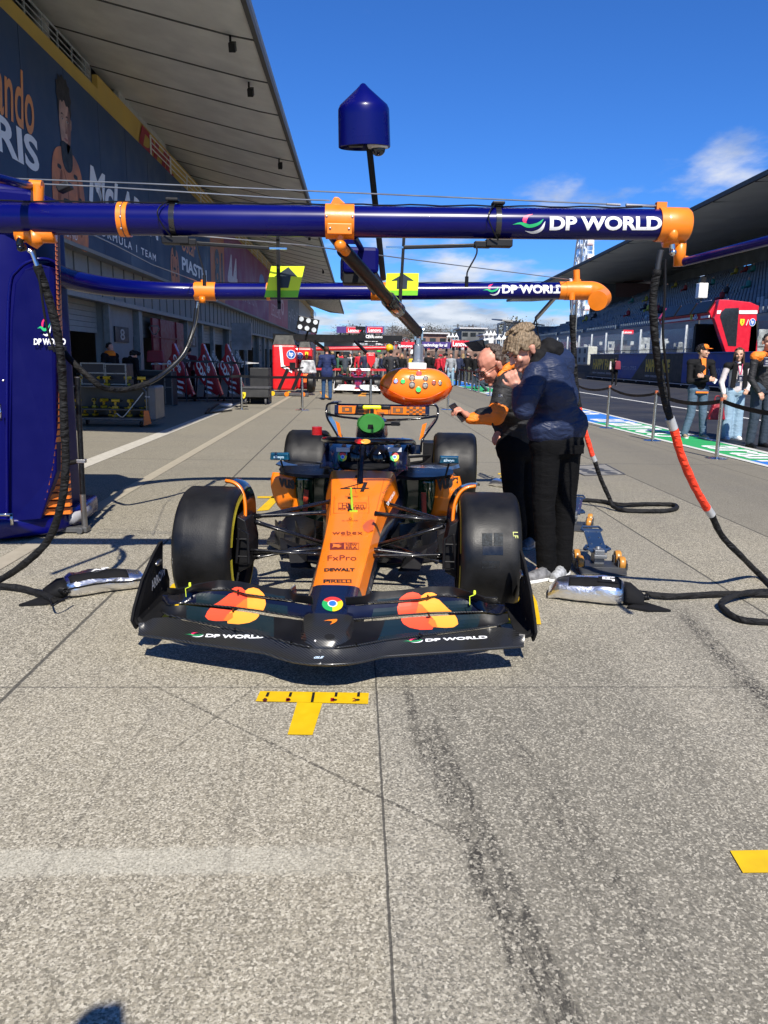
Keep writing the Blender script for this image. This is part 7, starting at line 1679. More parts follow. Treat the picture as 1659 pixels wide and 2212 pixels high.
# ============================================================= GARAGE SIDE PROPS
yl_=15.7
def pa(u,v,y): return at(u,v,y=y)
t=thing('tool_trolley','open black tool trolley loaded with yellow power tools in the shade','trolley',(-4.9,15.8,0))
FRM=mat('trolley_tube',(.16,.165,.17),.3,metal=.6); PNL=mat('trolley_panel',(.03,.032,.034),.4)
x0,x1=pa(150,900,yl_).x,pa(318,900,yl_).x; zt=pa(250,836,yl_).z; zm=pa(250,885,yl_).z; zb=.16
mb=MB()
for y in (yl_,yl_+.7):
    pts=[V((x0,y,zb+.08)),V((x0,y,zt-.08)),V((x0+.06,y,zt)),V((x1-.08,y,zt)),V((x1,y,zt-.08)),V((x1,y,zb+.08)),V((x1-.08,y,zb)),V((x0+.06,y,zb))]; mb.tube(pts,.018,8,closed=True)
for x in (x0,x1):
    for z in (zb,zt): mb.bar((x,yl_,z),(x,yl_+.7,z),.03)
mb.build('frame',FRM,t)
for z in (zb+.02,zm,zt): MB().box(((x0+x1)/2,yl_+.35,z),(x1-x0-.04,.66,.025)).build('shelf',PNL,t)
MB().box(((x0+x1)/2,yl_+.69,(zb+zt)/2),(x1-x0-.04,.02,zt-zb)).build('back_panel',PNL,t)
e=MB(); e.box((x1+.10,yl_+.35,(zb+zt)/2),(.16,.78,zt-zb+.06)); ep=e.build('end_panel',mat('end_panel',(.10,.10,.10),.4),t,bevel=.05,seg=3)
o=MB(); q=[pa(310.5,887,yl_-.05),pa(320.5,887,yl_-.05),pa(327,915,yl_-.05),pa(310.5,920,yl_-.05)]; o.prism(q,(0,.01,0)); o.build('orange_flash',mat('flash_orange',(.85,.19,.03),.5,em=None),ep)
lettering('McLaren',quadmap(pa(313,858,yl_-.06),pa(323,859,yl_-.06),pa(313,855,yl_-.06),pa(323,855,yl_-.06),0),WHT_T,ep)
for x in (x0+.15,x1-.15):
    for y in (yl_+.08,yl_+.6): MB().lathe([(0,-.02),(.06,-.02),(.06,.02),(0,.02)],14,axis='x',c=(x,y,.06)).build('castor',BLACK,t)
MB().tube(spline([V((x0+.9,yl_-.03,zm-.15)),V((x0+.95,yl_-.05,zb+.12)),V((x0+1.05,yl_-.05,zb+.05)),V((x0+1.15,yl_-.05,zb+.12)),V((x1-.05,yl_-.03,zt-.1))],5),.012,8).build('handle_bar',STEEL,t)
TY=mat('tool_yellow',(.55,.33,.01),.45,var=.1)
def tool(x,y,z,rz,grp='yellow and black power tools on the trolley'):
    M=Matrix.Translation((x,y,z))@Matrix.Rotation(rz,4,'Z'); o=thing('power_drill','yellow and black power drill lying on a trolley shelf','power tool',(x,y,z),grp)
    a=MB(); a.M=M; a.tube([(-.10,0,.16),(.06,0,.16)],.035,10); a.box((-.03,0,.10),(.04,.035,.1)); a.box((-.03,0,.03),(.11,.07,.05)); a.M=None; a.build('body',TY,o,bevel=.004)
    a=MB(); a.M=M; a.tube([(.06,0,.16),(.12,0,.16)],[.022,.012],8); a.box((-.03,0,.055),(.115,.075,.012)); a.M=None; a.build('chuck',BLACK,o)
rnd=random.Random(5)
for z in (zt+.012,zm+.012,zb+.035):
    n=6 if z<zt else 5
    for i in range(n): tool(lin(x0+.15,x1-.15,i/(n-1))+rnd.uniform(-.05,.05),yl_+rnd.uniform(.12,.4),z,rnd.uniform(0,6.28))
def case(u0,v0,u1,v1,y,d,m,label,name='flight_case',z0=0,cat='case',trim=True):
    a=pa(u0,v1,y); b=pa(u1,v0,y); t=thing(name,label,cat,((a.x+b.x)/2,y,z0)); MB().box(((a.x+b.x)/2,y+d/2,(z0+b.z)/2),(b.x-a.x,d,b.z-z0)).build('box',m,t,bevel=.015)
    if trim:
        mb=MB()
        for x in (a.x+.01,b.x-.01):
            mb.box((x,y-.004,(z0+b.z)/2),(.03,.02,b.z-z0))
        for z in (z0+.02,b.z-.01,lin(z0,b.z,.55)): mb.box(((a.x+b.x)/2,y-.006,z),(b.x-a.x,.02,.025))
        mb.build('edge_trim',FRM,t)
    return t
case(176,784,226,823,16.0,.5,mat('case_black',(.02,.02,.022),.6),'black soft case standing on top of the tool trolley, left',z0=zt+.02)
case(228,786,272,823,16.0,.5,mat('case_black2',(.015,.015,.017),.6),'second black case on top of the tool trolley, below the orange collared man',z0=zt+.02)
t=case(300,800,356,876,22.6,.7,mat('case_dark',(.022,.022,.024),.5),'black flight case behind the tool trolley, in front of the red partition')
for u in (337,343,349): pass
case(357,803,371,874,22.4,.6,mat('case_dark3',(.03,.03,.032),.5),'tall narrow black case with steel edges beside the leaning noses')
o=MB(); c=pa(345,788,22.7); 
g=[[c+V((lin(-.25,.3,i/6),lin(0,.3,j/4),.05*abs(math.sin(i*2.1+j)))) for i in range(7)] for j in range(5)]; ob=o.sheet(g,.01).build('plastic_wrap',mat('clear_wrap',(.6,.6,.6),.25),smooth=False); tag(ob,'crumpled clear plastic wrap on the black flight case','wrap')
o=MB().box(pa(337,770,22.9),(.5,.3,.34),taper=.85).build('tool_cabinet',mat('cab_red',(.20,.01,.02),.5),bevel=.03); tag(o,'dark red cabinet box in front of the red partition wall','cabinet')
mb=MB(); mb.tube([pa(u,v,22.8) for u,v in ((322,707),(326,704),(340,704),(344,710),(337,722),(330,722))],.02,6,closed=True); o=mb.build('hoop_handle',FRM); tag(o,'grey hoop shaped handle against the shutter above the red partition','handle')
# nose cones leaning on their racks
NR1=mat('nose_red',(.40,.012,.02),.3,coat=.5,var=.06)
def noserack(u,dark,label,y=25.0,sc=1.0):
    b=pa(u,868,y); t=thing('nose_cone',label,'nose cone',(b.x,y,0),'spare red noses leaning in front of the garages')
    L_=1.62*sc
    def F(a,h,d=0): return V((b.x-.62+a*.95,y+d,.18+h*L_))
    body=[F(.0,.62),F(.05,.42),F(.40,.14),F(.75,.0),F(.92,.06),F(.70,.5),F(.36,1.0),F(.27,1.0),F(.25,.80),F(.08,.64)]
    mb=MB(); mb.prism(body,(0,.25,0)); mb.build('nose',NR1,t,bevel=.04,seg=3,smooth=True,auto=45)
    mb=MB(); mb.prism([F(.30,1.02,-.03),F(.36,1.0,-.03),F(.95,.02,-.03),F(.88,-.02,-.03)],(0,.30,0)); mb.build('edge_plate',mat('plate_red',(.45,.02,.03),.35),t,bevel=.01)
    mb=MB()
    for k,(a,h) in enumerate(((.12,.60),(.30,.72))): pass
    lettering('CDB',lambda s,q:F(.10+.26*s+.10*q-.02,.60-.34*s+.12*q,-.035),WHT_T,t,bold=.04); lettering('CDB',lambda s,q:F(.30+.20*s+.08*q,.74-.32*s+.08*q,-.035),WHT_T,t,bold=.04)
    mb=MB()
    for k in range(3): mb.add([F(.42-.03*k,.30-.10*k,-.035),F(.62-.03*k,.27-.10*k,-.035),F(.66-.03*k,.22-.10*k,-.035),F(.46-.03*k,.25-.10*k,-.035)],[(0,1,2,3)])
    mb.build('white_stripes',WHT_T,t,fix=False)
    lettering('aws',lambda s,q:F(.62+.22*s+.05*q,.78-.25*s+.12*q,-.0),LGREY,t,bold=.02)
    mb=MB(); mb.box(F(.5,-.05,.1),(1.2,.5,.05)); mb.bar(F(.3,-.05,.2),F(.5,.8,.2),.06); mb.bar(F(.0,-.05,.2),F(.1,.5,.2),.05)
    for a in (.0,1.0): mb.lathe([(0,-.02),(.06,-.02),(.06,.02),(0,.02)],12,axis='x',c=F(a,-.075,0.0))
    mb.build('rack',BLACK,t)
noserack(400,0,'dark red spare nose leaning on a rack, leftmost of three'); noserack(462,0,'dark red spare nose leaning on a rack, middle of three',25.2); noserack(513,0,'bright red spare nose leaning on a rack, rightmost beside the belt post',25.4)
# low cart with the yellow shield
t=thing('low_cart','long low black cart with a yellow shield badge beside the chrome belt post','cart',(-3.1,23.6,0)); y=23.6
a=pa(523,862,y); b=pa(580,838,y); MB().box(((a.x+b.x)/2,y+.4,(.22+b.z)/2),(b.x-a.x,.8,b.z-.22)).build('bin',mat('cart_black',(.03,.03,.03),.55),t,bevel=.015)
MB().box(((a.x+b.x)/2,y+.4,b.z),(b.x-a.x+.05,.86,.04)).build('rim',DGREY,t); shield(yq(522,861,531,847,y-.02),t)
for x in (a.x+.1,b.x-.1):
    for yy in (y+.1,y+.7): MB().lathe([(0,-.025),(.09,-.025),(.09,.025),(0,.025)],14,axis='x',c=(x,yy,.10)).build('castor',DGREY,t)
o=case(540,795,580,838,24.4,.8,mat('rack_dark',(.012,.012,.013),.6),'dark equipment rack standing behind the low black cart',trim=False)
# lighting stand lying on the ground
t=thing('work_light','small round work light on a flat black A-frame lying on the sunlit line','lamp',tuple(at(470,880,z=0)))
mb=MB(); A_=[at(444,893,z=.03),at(500,886,z=.03),at(470,873,z=.03)]; 
mb.bar(A_[0],A_[1],.05,.03); mb.bar(A_[0],A_[2],.04,.03); mb.bar(A_[0]+V((0,0,.0)),at(452,882,z=.08),.04,.04); mb.build('frame',BLACK,t)
c=at(488,874,z=.09); mb=MB(); mb.lathe([(0,.0),(.17,.0),(.19,.03),(.17,.07),(0,.08)],20,c=(c.x,c.y,.05)); mb.build('lamp_head',mat('lamp_white',(.6,.6,.6),.25,metal=.3),t,smooth=True,auto=40)
mb=MB(); mb.tube(spline([c,c+V((.3,.1,-.06)),c+V((.2,.5,-.07)),c+V((.55,.45,-.07))],5),.015,6); mb.build('lead',BLACK,t)
# hanging clear board and lamp heads above the garages
o=MB().box(pa(522,727,38),(.95,.04,1.25)).build('hanging_screen',mat('screen_clear',(.30,.32,.33),.15,coat=.5,var=.3,vs=1)); tag(o,'clear hanging screen below the banner edge near number 12','screen')
for i,(u,v) in enumerate(((400,779),(445,781),(500,784),(528,784))):
    y=24.5; c=pa(u,v,y); t=thing('rotor_stand','slim dark stand with two thin horizontal arms behind the leaning noses','stand',(c.x,y,0),'thin stands with horizontal arms')
    mb=MB(); mb.bar((c.x,y,0),(c.x,y,c.z+.35),.03); mb.build('mast',DGREY,t)
    mb=MB(); mb.loft([[c+V((s,dy*.5,dz)) for dy,dz in ((-.02,-h),(.02,-h),(.02,h),(-.02,h))] for s,h in ((-.45,.008),(-.1,.03),(0,.07),(.1,.03),(.45,.008))]); mb.build('arm',LGREY if i==3 else DGREY,t)
# jacks beside the far red cabinet
def jack(u0,v0,u1,v1,y,label,m2):
    t=thing('car_jack',label,'jack',tuple(pa(u1,v1,y)),'black jacks leaning on the far red cabinet'); a=pa(u0,v0,y); b=pa(u1,v1,y); MB().bar(a,b,.12).bar(a+V((-.25,0,.05)),a+V((.1,0,.1)),.05).build('arm',BLACK,t)
    MB().box((b.x+.15,y,.08),(.9,.4,.10)).build('base',DGREY,t,bevel=.01)
    for dx in (-.2,.4): MB().lathe([(0,-.04),(.085,-.04),(.085,.04),(0,.04)],14,axis='y',c=(b.x+dx,y-.2,.085)).build('wheel',m2,t)
jack(622,797,602,842,29.4,'black jack with yellow wheels, left of the far red cabinet front',YEL); jack(650,800,632,842,29.0,'black jack with orange and yellow wheels in front of the far red cabinet',ORANGE)
o=MB().box(pa(662,817,30.4),(.28,.1,.34)).build('signal_paddle',mat('paddle_orange',(.8,.15,.02),.5),bevel=.02); tag(o,'small orange square paddle beside the far red cabinet','paddle')
o=MB().box(pa(665,792,31),(.7,.1,.5),taper=.7).build('cloth_bundle',mat('bundle_silver',(.45,.46,.48),.4,var=.4,vs=6),bevel=.05); tag(o,'crumpled silver cloth bundle at the right edge of the far red cabinet','cloth')
t=tag(MB().lathe([(0,-.15),(.3,-.15),(.36,-.08),(.36,.08),(.3,.15),(0,.15)],24,axis='x',c=pa(672,827,30)-V((0,0,0))).build('tyre',RUBBER,smooth=True,auto=40),'loose dark tyre standing behind the man in the navy suit','tyre')
import numpy as np
# ============================================================= PEOPLE
def cap(mb,a,b,ra,rb=None,n=10,m=0):
    rb=ra if rb is None else rb; a=V(a);b=V(b); mb.tube([a,b],[ra,rb],n,m=m); mb.ball(a,ra,n,m=m); mb.ball(b,rb,n,m=m)
def blob(name,segs,vox,mats,par,wr=0,smooth=4,seed=0,wf=9):
    """segs: list of ('c',a,b,ra,rb,tag) capsules or ('e',c,(rx,ry,rz),rot,tag) ellipsoids, fused into ONE continuous surface"""
    mb=MB()
    for s in segs:
        if s[0]=='c': cap(mb,s[1],s[2],s[3],s[4],12)
        else: mb.ball(s[1],s[2],14,rot=s[3])
    me=bpy.data.meshes.new('tmp'); me.from_pydata([tuple(p) for p in mb.v],[],mb.f); o=bpy.data.objects.new('tmp',me)
    r=o.modifiers.new('r','REMESH'); r.mode='VOXEL'; r.voxel_size=vox; r.use_smooth_shade=True
    sm=o.modifiers.new('s','SMOOTH'); sm.factor=.5; sm.iterations=smooth
    me2=realise(o); bpy.data.meshes.remove(me)
    off=V((0,0,0)); p=par
    while p is not None: off+=p.location; p=p.parent
    nv=len(me2.vertices); co=np.empty(nv*3,'f'); me2.vertices.foreach_get('co',co); co=co.reshape(-1,3)
    if wr:
        no=np.empty(nv*3,'f'); me2.vertices.foreach_get('normal',no); no=no.reshape(-1,3); am=np.empty(nv,'f'); N_=noise.noise
        for i,(x,y,z) in enumerate(co.tolist()):
            am[i]=(1-2*abs(N_((x*wf+seed,y*wf+seed*2,z*wf*1.8))))*.8+(1-2*abs(N_((x*wf*2.3+z*6+seed,y*wf*2.3,z*wf*2.6))))*.5-.6
        co=co+no*(am*wr)[:,None]
    if not isinstance(mats,(list,tuple)): mats=[mats]
    for m in mats: me2.materials.append(m)
    if len(mats)>1:
        nf=len(me2.polygons); c=np.empty(nf*3,'f'); me2.polygons.foreach_get('center',c); c=c.reshape(-1,3); best=np.full(nf,1e9); bt=np.zeros(nf,'i')
        for s in segs:
            if s[0]=='c':
                a=np.array(s[1]);ab=np.array(s[2])-a; t=np.clip((c-a)@ab/max(1e-9,ab@ab),0,1); d=np.linalg.norm(c-a-ab*t[:,None],axis=1)-(s[3]+(s[4]-s[3])*t); g=s[5]
            else: d=np.linalg.norm(c-np.array(s[1]),axis=1)-sum(s[2])/3; g=s[4]
            k=d<best; best[k]=d[k]; bt[k]=g
        me2.polygons.foreach_set('material_index',bt)
    co=co-np.array(off); me2.vertices.foreach_set('co',co.astype('f').ravel()); me2.update()
    me2.shade_smooth(); me2.name=name
    ob=bpy.data.objects.new(name,me2); COL.objects.link(ob); ob.parent=par; return ob
SK={'fair':mat('skin_fair',(.56,.27,.19),.5,var=.10,vs=18),'pink':mat('skin_pink',(.58,.25,.17),.45,var=.12,vs=15),'tan':mat('skin_tan',(.52,.29,.19),.5,var=.08,vs=18)}
HR={'sandy':hairmat('hair_sandy',(.26,.19,.12),(.09,.065,.04)),'dark':hairmat('hair_dark',(.016,.013,.012),(.004,.003,.003)),'brown':hairmat('hair_brown',(.09,.045,.025),(.03,.015,.01)),'grey':hairmat('hair_grey',(.10,.075,.06),(.035,.026,.02)),'blond':hairmat('hair_blond',(.42,.30,.14),(.2,.13,.06))}
def head(c,R,k,skin,par,hair,style,vox=.006,detail=True,smile=False):
    "returns body segments for the head; adds hair, eyes and brows as children. local: face towards -y"
    c=V(c); P=lambda x,y,z:c+R@(V((x,y,z))*k); S=[]
    E=lambda p,r,t=0:S.append(('e',P(*p),tuple(a*k for a in r),R,t))
    E((0,.012,.035),(.074,.094,.088)); E((0,-.03,-.02),(.060,.062,.075)); E((0,-.045,-.075),(.036,.034,.028)); E((0,-.02,-.055),(.052,.05,.04))
    if detail:
        S.append(('c',P(0,-.093,.012),P(0,-.112,-.022),.0085*k,.0125*k,0)); E((-.012,-.100,-.026),(.008,.009,.007)); E((.012,-.100,-.026),(.008,.009,.007))
        for s in (-1,1):
            E((s*.030,-.082,.026),(.022,.014,.009)); E((s*.038,-.070,-.018),(.022,.020,.018)); E((s*.080,.012,-.002),(.011,.019,.032)); E((s*.086,.017,.012),(.010,.017,.020)); E((s*.030,-.074,.006),(.016,.012,.010))
        E((0,-.088,-.052),(.024,.012,.0065)); E((0,-.086,-.064),(.019,.012,.0065)); E((0,-.080,-.090),(.018,.014,.014))
    else:
        E((0,-.10,-.01),(.012,.02,.02))
    if detail:
        ey=MB(); 
        for s in (-1,1): ey.ball(P(s*.030,-.083,.006),(.0135*k,.008*k,.0045*k),8,rot=R)
        ey.build('eyes',mat('eye_dark',(.05,.04,.035),.3),par,smooth=True)
        br=MB()
        for s in (-1,1): br.tube([P(s*.016,-.098,.024),P(s*.034,-.096,.030),P(s*.052,-.084,.024)],.0035*k,6)
        br.build('eyebrows',HR['dark'] if hair in ('dark','brown') else HR['grey'],par)
        if smile:
            mo=MB(); mo.tube([P(-.022,-.092,-.048),P(0,-.101,-.057),P(.022,-.092,-.048)],[.003*k,.006*k,.003*k],8); mo.build('teeth',WHITE,par,smooth=True)
    rnd=random.Random(int(abs(c.x*1000))); H=[]
    def clump(th,ph,r0=.093,ln=.02,rad=.013,drop=0):
        d=V((math.sin(ph)*math.cos(th),math.sin(ph)*math.sin(th),math.cos(ph))); a=V((d.x*.076,.012+d.y*.096,.035+d.z*.090))
        if style=='tousled':
            g=V((d.x*.3+rnd.uniform(-.35,.35),-.75 if d.y<.35 else .25,-.75+rnd.uniform(-.2,.2))); tg=(g-d*g.dot(d)).normalized(); a=a+d*rnd.uniform(.002,.010); b=a+tg*ln-d*.004; H.append(('c',P(*a),P(*b),rad*k,rad*.6*k,0)); return
        b=a+V((d.x,d.y,d.z-drop)).normalized()*ln+V((rnd.uniform(-.01,.01),rnd.uniform(-.012,.006),rnd.uniform(-.008,.008))); H.append(('c',P(*a),P(*b),rad*k,rad*.55*k,0))
    if style in('short','tousled','long','recede'):
        if style=='tousled':
            H=[('e',P(0,.020,.050),tuple(q*k for q in (.083,.096,.084)),R,0),('e',P(0,.060,.010),tuple(q*k for q in (.076,.062,.072)),R,0)]
            for i in range(11): x=lin(-.062,.062,i/10); H.append(('c',P(x*.9,-.035,.112-abs(x)*.35),P(x*1.1,-.088-rnd.uniform(0,.012),.078-abs(x)*.5-rnd.uniform(0,.018)),.019*k,.010*k,0))
            for i in range(16): x=rnd.uniform(-.06,.06); y=rnd.uniform(-.03,.08); z=.05+.088*math.sqrt(max(.05,1-(x/.085)**2-((y-.02)/.10)**2)); H.append(('c',P(x,y+.02,z),P(x*1.15,y-.025,z+.006),.016*k,.010*k,0))
            for s_ in (-1,1):
                for i in range(4): H.append(('c',P(s_*.076,-.045+.006*i,.07-.004*i),P(s_*.080,-.040+.010*i,.030-.006*i),.012*k,.007*k,0))
            blob('hair',H,vox*.8,HR[hair],par,wr=.0045,smooth=1,seed=4,wf=26); return S
        n=230 if detail else 36; rad=.014 if detail else .028
        for i in range(n):
            ph=math.acos(1-rnd.random()*1.25); th=rnd.uniform(0,2*PI); y=math.sin(ph)*math.sin(th); z=math.cos(ph); 
            if y<-.30 and z<.72: continue
            if y<.05 and z<.05: continue
            if style=='tousled' and y<.42 and -.5<z<.22: continue
            if style=='recede' and (y<.16 or (z>.5 and y<.30)): continue
            clump(th,ph,ln=rnd.uniform(.028,.045) if style=='tousled' else .008,rad=rad*.62 if style=='tousled' else rad,drop=1.8 if style=='tousled' else .4)
        H.append(('e',P(0,.024,.042) if style!='recede' else P(0,.042,.030),tuple(a*k for a in ((.077,.088,.086) if style!='recede' else (.0755,.070,.078))),R,0))
        if style=='long':
            for i in range(26):
                a=lin(-.3,PI+.3,i/25); H.append(('c',P(math.cos(a)*.078,.02+math.sin(a)*.08,.02),P(math.cos(a)*.090,.02+math.sin(a)*.085,-.16-.04*rnd.random()),.020*k,.016*k,0))
        blob('hair',H,vox*.8 if detail else .014,HR[hair],par,smooth=1)
    return S
def hand(w,d,up,k=1.0,curl=.5,side=1):
    "palm plus five separate curled fingers; w wrist, d pointing direction, up = back of hand"
    w=V(w); d=V(d).normalized(); up=V(up); up=(up-d*up.dot(d)).normalized(); x=d.cross(up)*side; S=[]
    S.append(('c',w,w+d*.03*k,.024*k,.026*k,0))
    for i in range(3): o=x*(i-1)*.021*k; S.append(('c',w+d*.025*k+o,w+d*.085*k+o*1.15,.0155*k,.014*k,0))
    for i,(L_,o) in enumerate(((.072,-.034),(.080,-.0115),(.075,.0115),(.058,.034))):
        b=w+d*.088*k+x*o*k; a1=curl*.9; d1=(d*math.cos(a1)-up*math.sin(a1)); a2=curl*2.1; d2=(d*math.cos(a2)-up*math.sin(a2)); m=b+d1*L_*.5*k; e=m+d2*L_*.5*k; S.append(('c',b,m,.0095*k,.0088*k,0)); S.append(('c',m,e,.0088*k,.0072*k,0))
    b=w+d*.035*k-x*.030*k; m=b+(d*.6-x*.7-up*.25).normalized()*.035*k; e=m+(d*.8-x*.15-up*.5*curl).normalized()*.030*k; S.append(('c',b,m,.013*k,.0105*k,0)); S.append(('c',m,e,.0105*k,.0085*k,0)); return S
def joints(h):
    return dict(pelvis=(0,0,.53*h),chest=(0,0,.74*h),neck=(0,.005*h,.835*h),head=(0,-.012*h,.92*h),shL=(-.112*h,0,.80*h),shR=(.112*h,0,.80*h),elL=(-.15*h,.01*h,.63*h),elR=(.15*h,.01*h,.63*h),wrL=(-.145*h,-.07*h,.49*h),wrR=(.145*h,-.07*h,.49*h),hiL=(-.055*h,0,.52*h),hiR=(.055*h,0,.52*h),knL=(-.062*h,-.012*h,.28*h),knR=(.062*h,-.012*h,.28*h),anL=(-.065*h,.012*h,.05*h),anR=(.065*h,.012*h,.05*h))
def far_person(x,y,rz,label,top,pants,hair='dark',h=1.72,ov=None,group=None,style='short',skin='fair',cap_=None,extra=None,vox=.024,name='person'):
    J=joints(h)
    if ov: J.update(ov)
    M=Matrix.Rotation(rz,3,'Z'); b=V((x,y,0)); J={k:b+M@V(v) for k,v in J.items()}
    t=thing(name,label,'person',(x,y,0),group); k=h/1.75
    hd=head(J['head'],M,k,SK[skin],t,hair,style,vox=.014,detail=False)
    body=hd+[('c',J['neck'],J['head'],.05*k,.05*k,0),('c',J['pelvis'],J['chest'],.10*k,.11*k,0),('c',J['chest'],J['neck'],.10*k,.05*k,0)]
    for s in 'LR':
        body+=[('c',J['sh'+s],J['el'+s],.04*k,.034*k,0),('c',J['el'+s],J['wr'+s],.034*k,.026*k,0),('c',J['hi'+s],J['kn'+s],.07*k,.05*k,0),('c',J['kn'+s],J['an'+s],.045*k,.035*k,0)]
        w=J['wr'+s]; d=(w-J['el'+s]).normalized(); body+=[('c',w,w+d*.09,.032*k,.026*k,0),('c',w+d*.08,w+d*.15,.024*k,.02*k,0)]
    blob('body',body,vox,SK[skin],t,smooth=2)
    T=[('c',J['pelvis'],J['chest'],.135*k,.15*k,0),('c',J['shL'],J['shR'],.085*k,.085*k,0),('c',J['chest'],J['neck'],.13*k,.065*k,0),('c',J['pelvis']-V((0,0,.05)),J['pelvis'],.14*k,.14*k,0)]
    for s in 'LR': T+=[('c',J['sh'+s],J['el'+s],.068*k,.058*k,0),('c',J['el'+s],J['wr'+s],.056*k,.045*k,0)]
    blob('jacket',T,vox,top,t,wr=.012,smooth=2,seed=x)
    Pn=[('c',J['hiL'],J['hiR'],.115*k,.115*k,0)]
    for s in 'LR': Pn+=[('c',J['hi'+s],J['kn'+s],.095*k,.072*k,0),('c',J['kn'+s],J['an'+s],.07*k,.06*k,0)]
    blob('trousers',Pn,vox,pants,t,wr=.008,smooth=2,seed=y)
    for s in 'LR':
        a=J['an'+s]; f=M@V((0,-1,0)); mb=MB(); mb.ball(V((a.x,a.y,.045))+f*.05,(.05*k,.05*k,.045),10); mb.ball(V((a.x,a.y,.035))+f*.13,(.045*k,.055*k,.035),10); mb.build('shoe',BLACK,t,smooth=True)
    if cap_: 
        mb=MB(); c=J['head']+V((0,0,.06*k)); mb.ball(c,(.09*k,.11*k,.075*k),14); mb.tube([c+M@V((0,-.06,.0)),c+M@V((0,-.19,-.015))],[.07*k,.05*k],10,flat=1.0); mb.build('cap',cap_,t,smooth=True)
    return t,J,M
C_=lambda n,c,**k:mat('cloth_'+n,c,.85,fold=.22,bump=.3,bs=90,**k)
cBLK=C_('black',(.008,.008,.009),spec=.2); cNAV=C_('navy',(.012,.018,.05)); cGRY=C_('grey',(.28,.29,.31)); cRED=C_('red',(.50,.012,.03)); cWHT=C_('white',(.68,.67,.62)); cYEL=C_('yellow',(.65,.42,.03)); cJEAN=C_('jeans',(.075,.125,.185),var=.12,vs=5); cLJ=C_('light_jeans',(.24,.36,.46),var=.08,vs=5); cDKJ=C_('dark_jeans',(.025,.04,.06)); cOLV=C_('olive',(.07,.07,.045)); cBRN=C_('brown',(.10,.07,.05)); cSUIT=C_('suit',(.008,.018,.085)); cBLT=C_('blue_trousers',(.012,.05,.13)); cGRN=C_('green',(.03,.10,.06)); cORG=C_('orange',(.85,.20,.01))
# man in the navy suit, seen from behind
p=at(706,864,z=0)
far_person(p.x,p.y,PI,'man in a navy suit jacket and blue trousers seen from behind, standing on the lane',cSUIT,cBLT,'brown',1.80,dict(wrL=(-.04,-.20,1.46),elL=(-.27,-.08,1.20),wrR=(.10,-.22,1.20),elR=(.26,-.03,1.13)),vox=.02)
mb=MB(); mb.loft([[V((p.x+a*w,p.y+b*d,z)) for a,b in ((-1,-.5),(-.7,-1),(.7,-1),(1,-.5),(1,.5),(.7,1),(-.7,1),(-1,.5))] for z,w,d in ((.72,.20,.14),(.95,.19,.14),(1.1,.17,.13))]); o=mb.build('jacket_skirt',cSUIT,None,smooth=True); o.parent=bpy.data.objects['person']; o.location=-V(bpy.data.objects['person'].location)
p=at(745,841,z=0); far_person(p.x,p.y,PI,'man in a dark grey jacket bent over behind the red car, seen from behind',C_('slate',(.03,.04,.055)),cOLV,'grey',1.76,dict(head=(0,-.35,1.42),neck=(0,-.25,1.36),chest=(0,-.14,1.25),shL=(-.2,-.2,1.33),shR=(.2,-.2,1.33),elL=(-.24,-.35,1.15),elR=(.24,-.35,1.15),wrL=(-.1,-.5,1.1),wrR=(.1,-.5,1.1)))
p=at(843,843,z=0); far_person(p.x,p.y,PI,'person in a black hooded puffer jacket seen from behind, left of the pod mast',C_('puffer',(.02,.02,.024)),cBLK,'dark',1.82,dict(elL=(-.34,.02,1.15),elR=(.34,.02,1.15),shL=(-.24,0,1.42),shR=(.24,0,1.42),wrL=(-.22,-.15,1.0),wrR=(.22,-.15,1.0)))
# crowd on the right, far
rows=[(869,832,'blond','long',cBLK,cBLK,'person with long blond hair in black left of the grey pod mast',None),
(890,830,'dark','short',cYEL,cBLK,'person in a yellow jacket just left of the grey pod mast',None),
(915,831,'brown','short',cWHT,cBLK,'person in a white top just right of the grey pod mast',None),
(926,833,'dark','short',cBLK,cBLK,'person in a black team shirt between the white top and red jackets',None),
(945,836,'grey','short',cRED,cBLK,'person in a red jacket and red cap, left of the red pair',cRED),
(959,837,'dark','short',cRED,cBLK,'person in a red jacket with black cap, right of the red pair',cBLK),
(975,834,'dark','short',cGRY,cLJ,'person in a grey hoodie and pale jeans right of the red pair',None),
(990,835,'dark','short',cNAV,cBLK,'person in dark navy looking down at a phone before the belt row',None),
(1006,838,'brown','short',cBLK,cOLV,'person in black with khaki trousers carrying a white bag in the crowd',C_('pinkcap',(.5,.35,.33))),
(1022,840,'dark','short',cBLK,cDKJ,'person with a black backpack standing before the white pit perch',None),
(1036,838,'brown','short',cBRN,cBLK,'person in brown partly behind the backpack wearer in the crowd',None),
(936,824,'grey','short',cBLK,cBLK,'grey haired person further back behind the red jackets',None),
(1000,822,'blond','long',cNAV,cBLK,'fair haired person further back behind the khaki trousers',None),
(1014,822,'dark','short',cGRY,cBLK,'person in grey further back, left of the white pit perch',None)]
random.seed(21)
for i,(u,v,hr,st,tp,pn,lb,cp_) in enumerate(rows):
    p=at(u+random.uniform(-3,3),v+random.uniform(-7,4),z=0); s=random.choice((-1,1)); ov=dict(wrL=(-.05,-.28,1.15),wrR=(.06,-.26,1.12)) if i%2 else None
    far_person(p.x,p.y,random.uniform(-2.5,2.5) if i in (0,2,6) else PI+random.uniform(-1,1),lb,tp,pn,hr,random.uniform(1.66,1.80),ov,None,st,'fair',cp_,vox=.03)
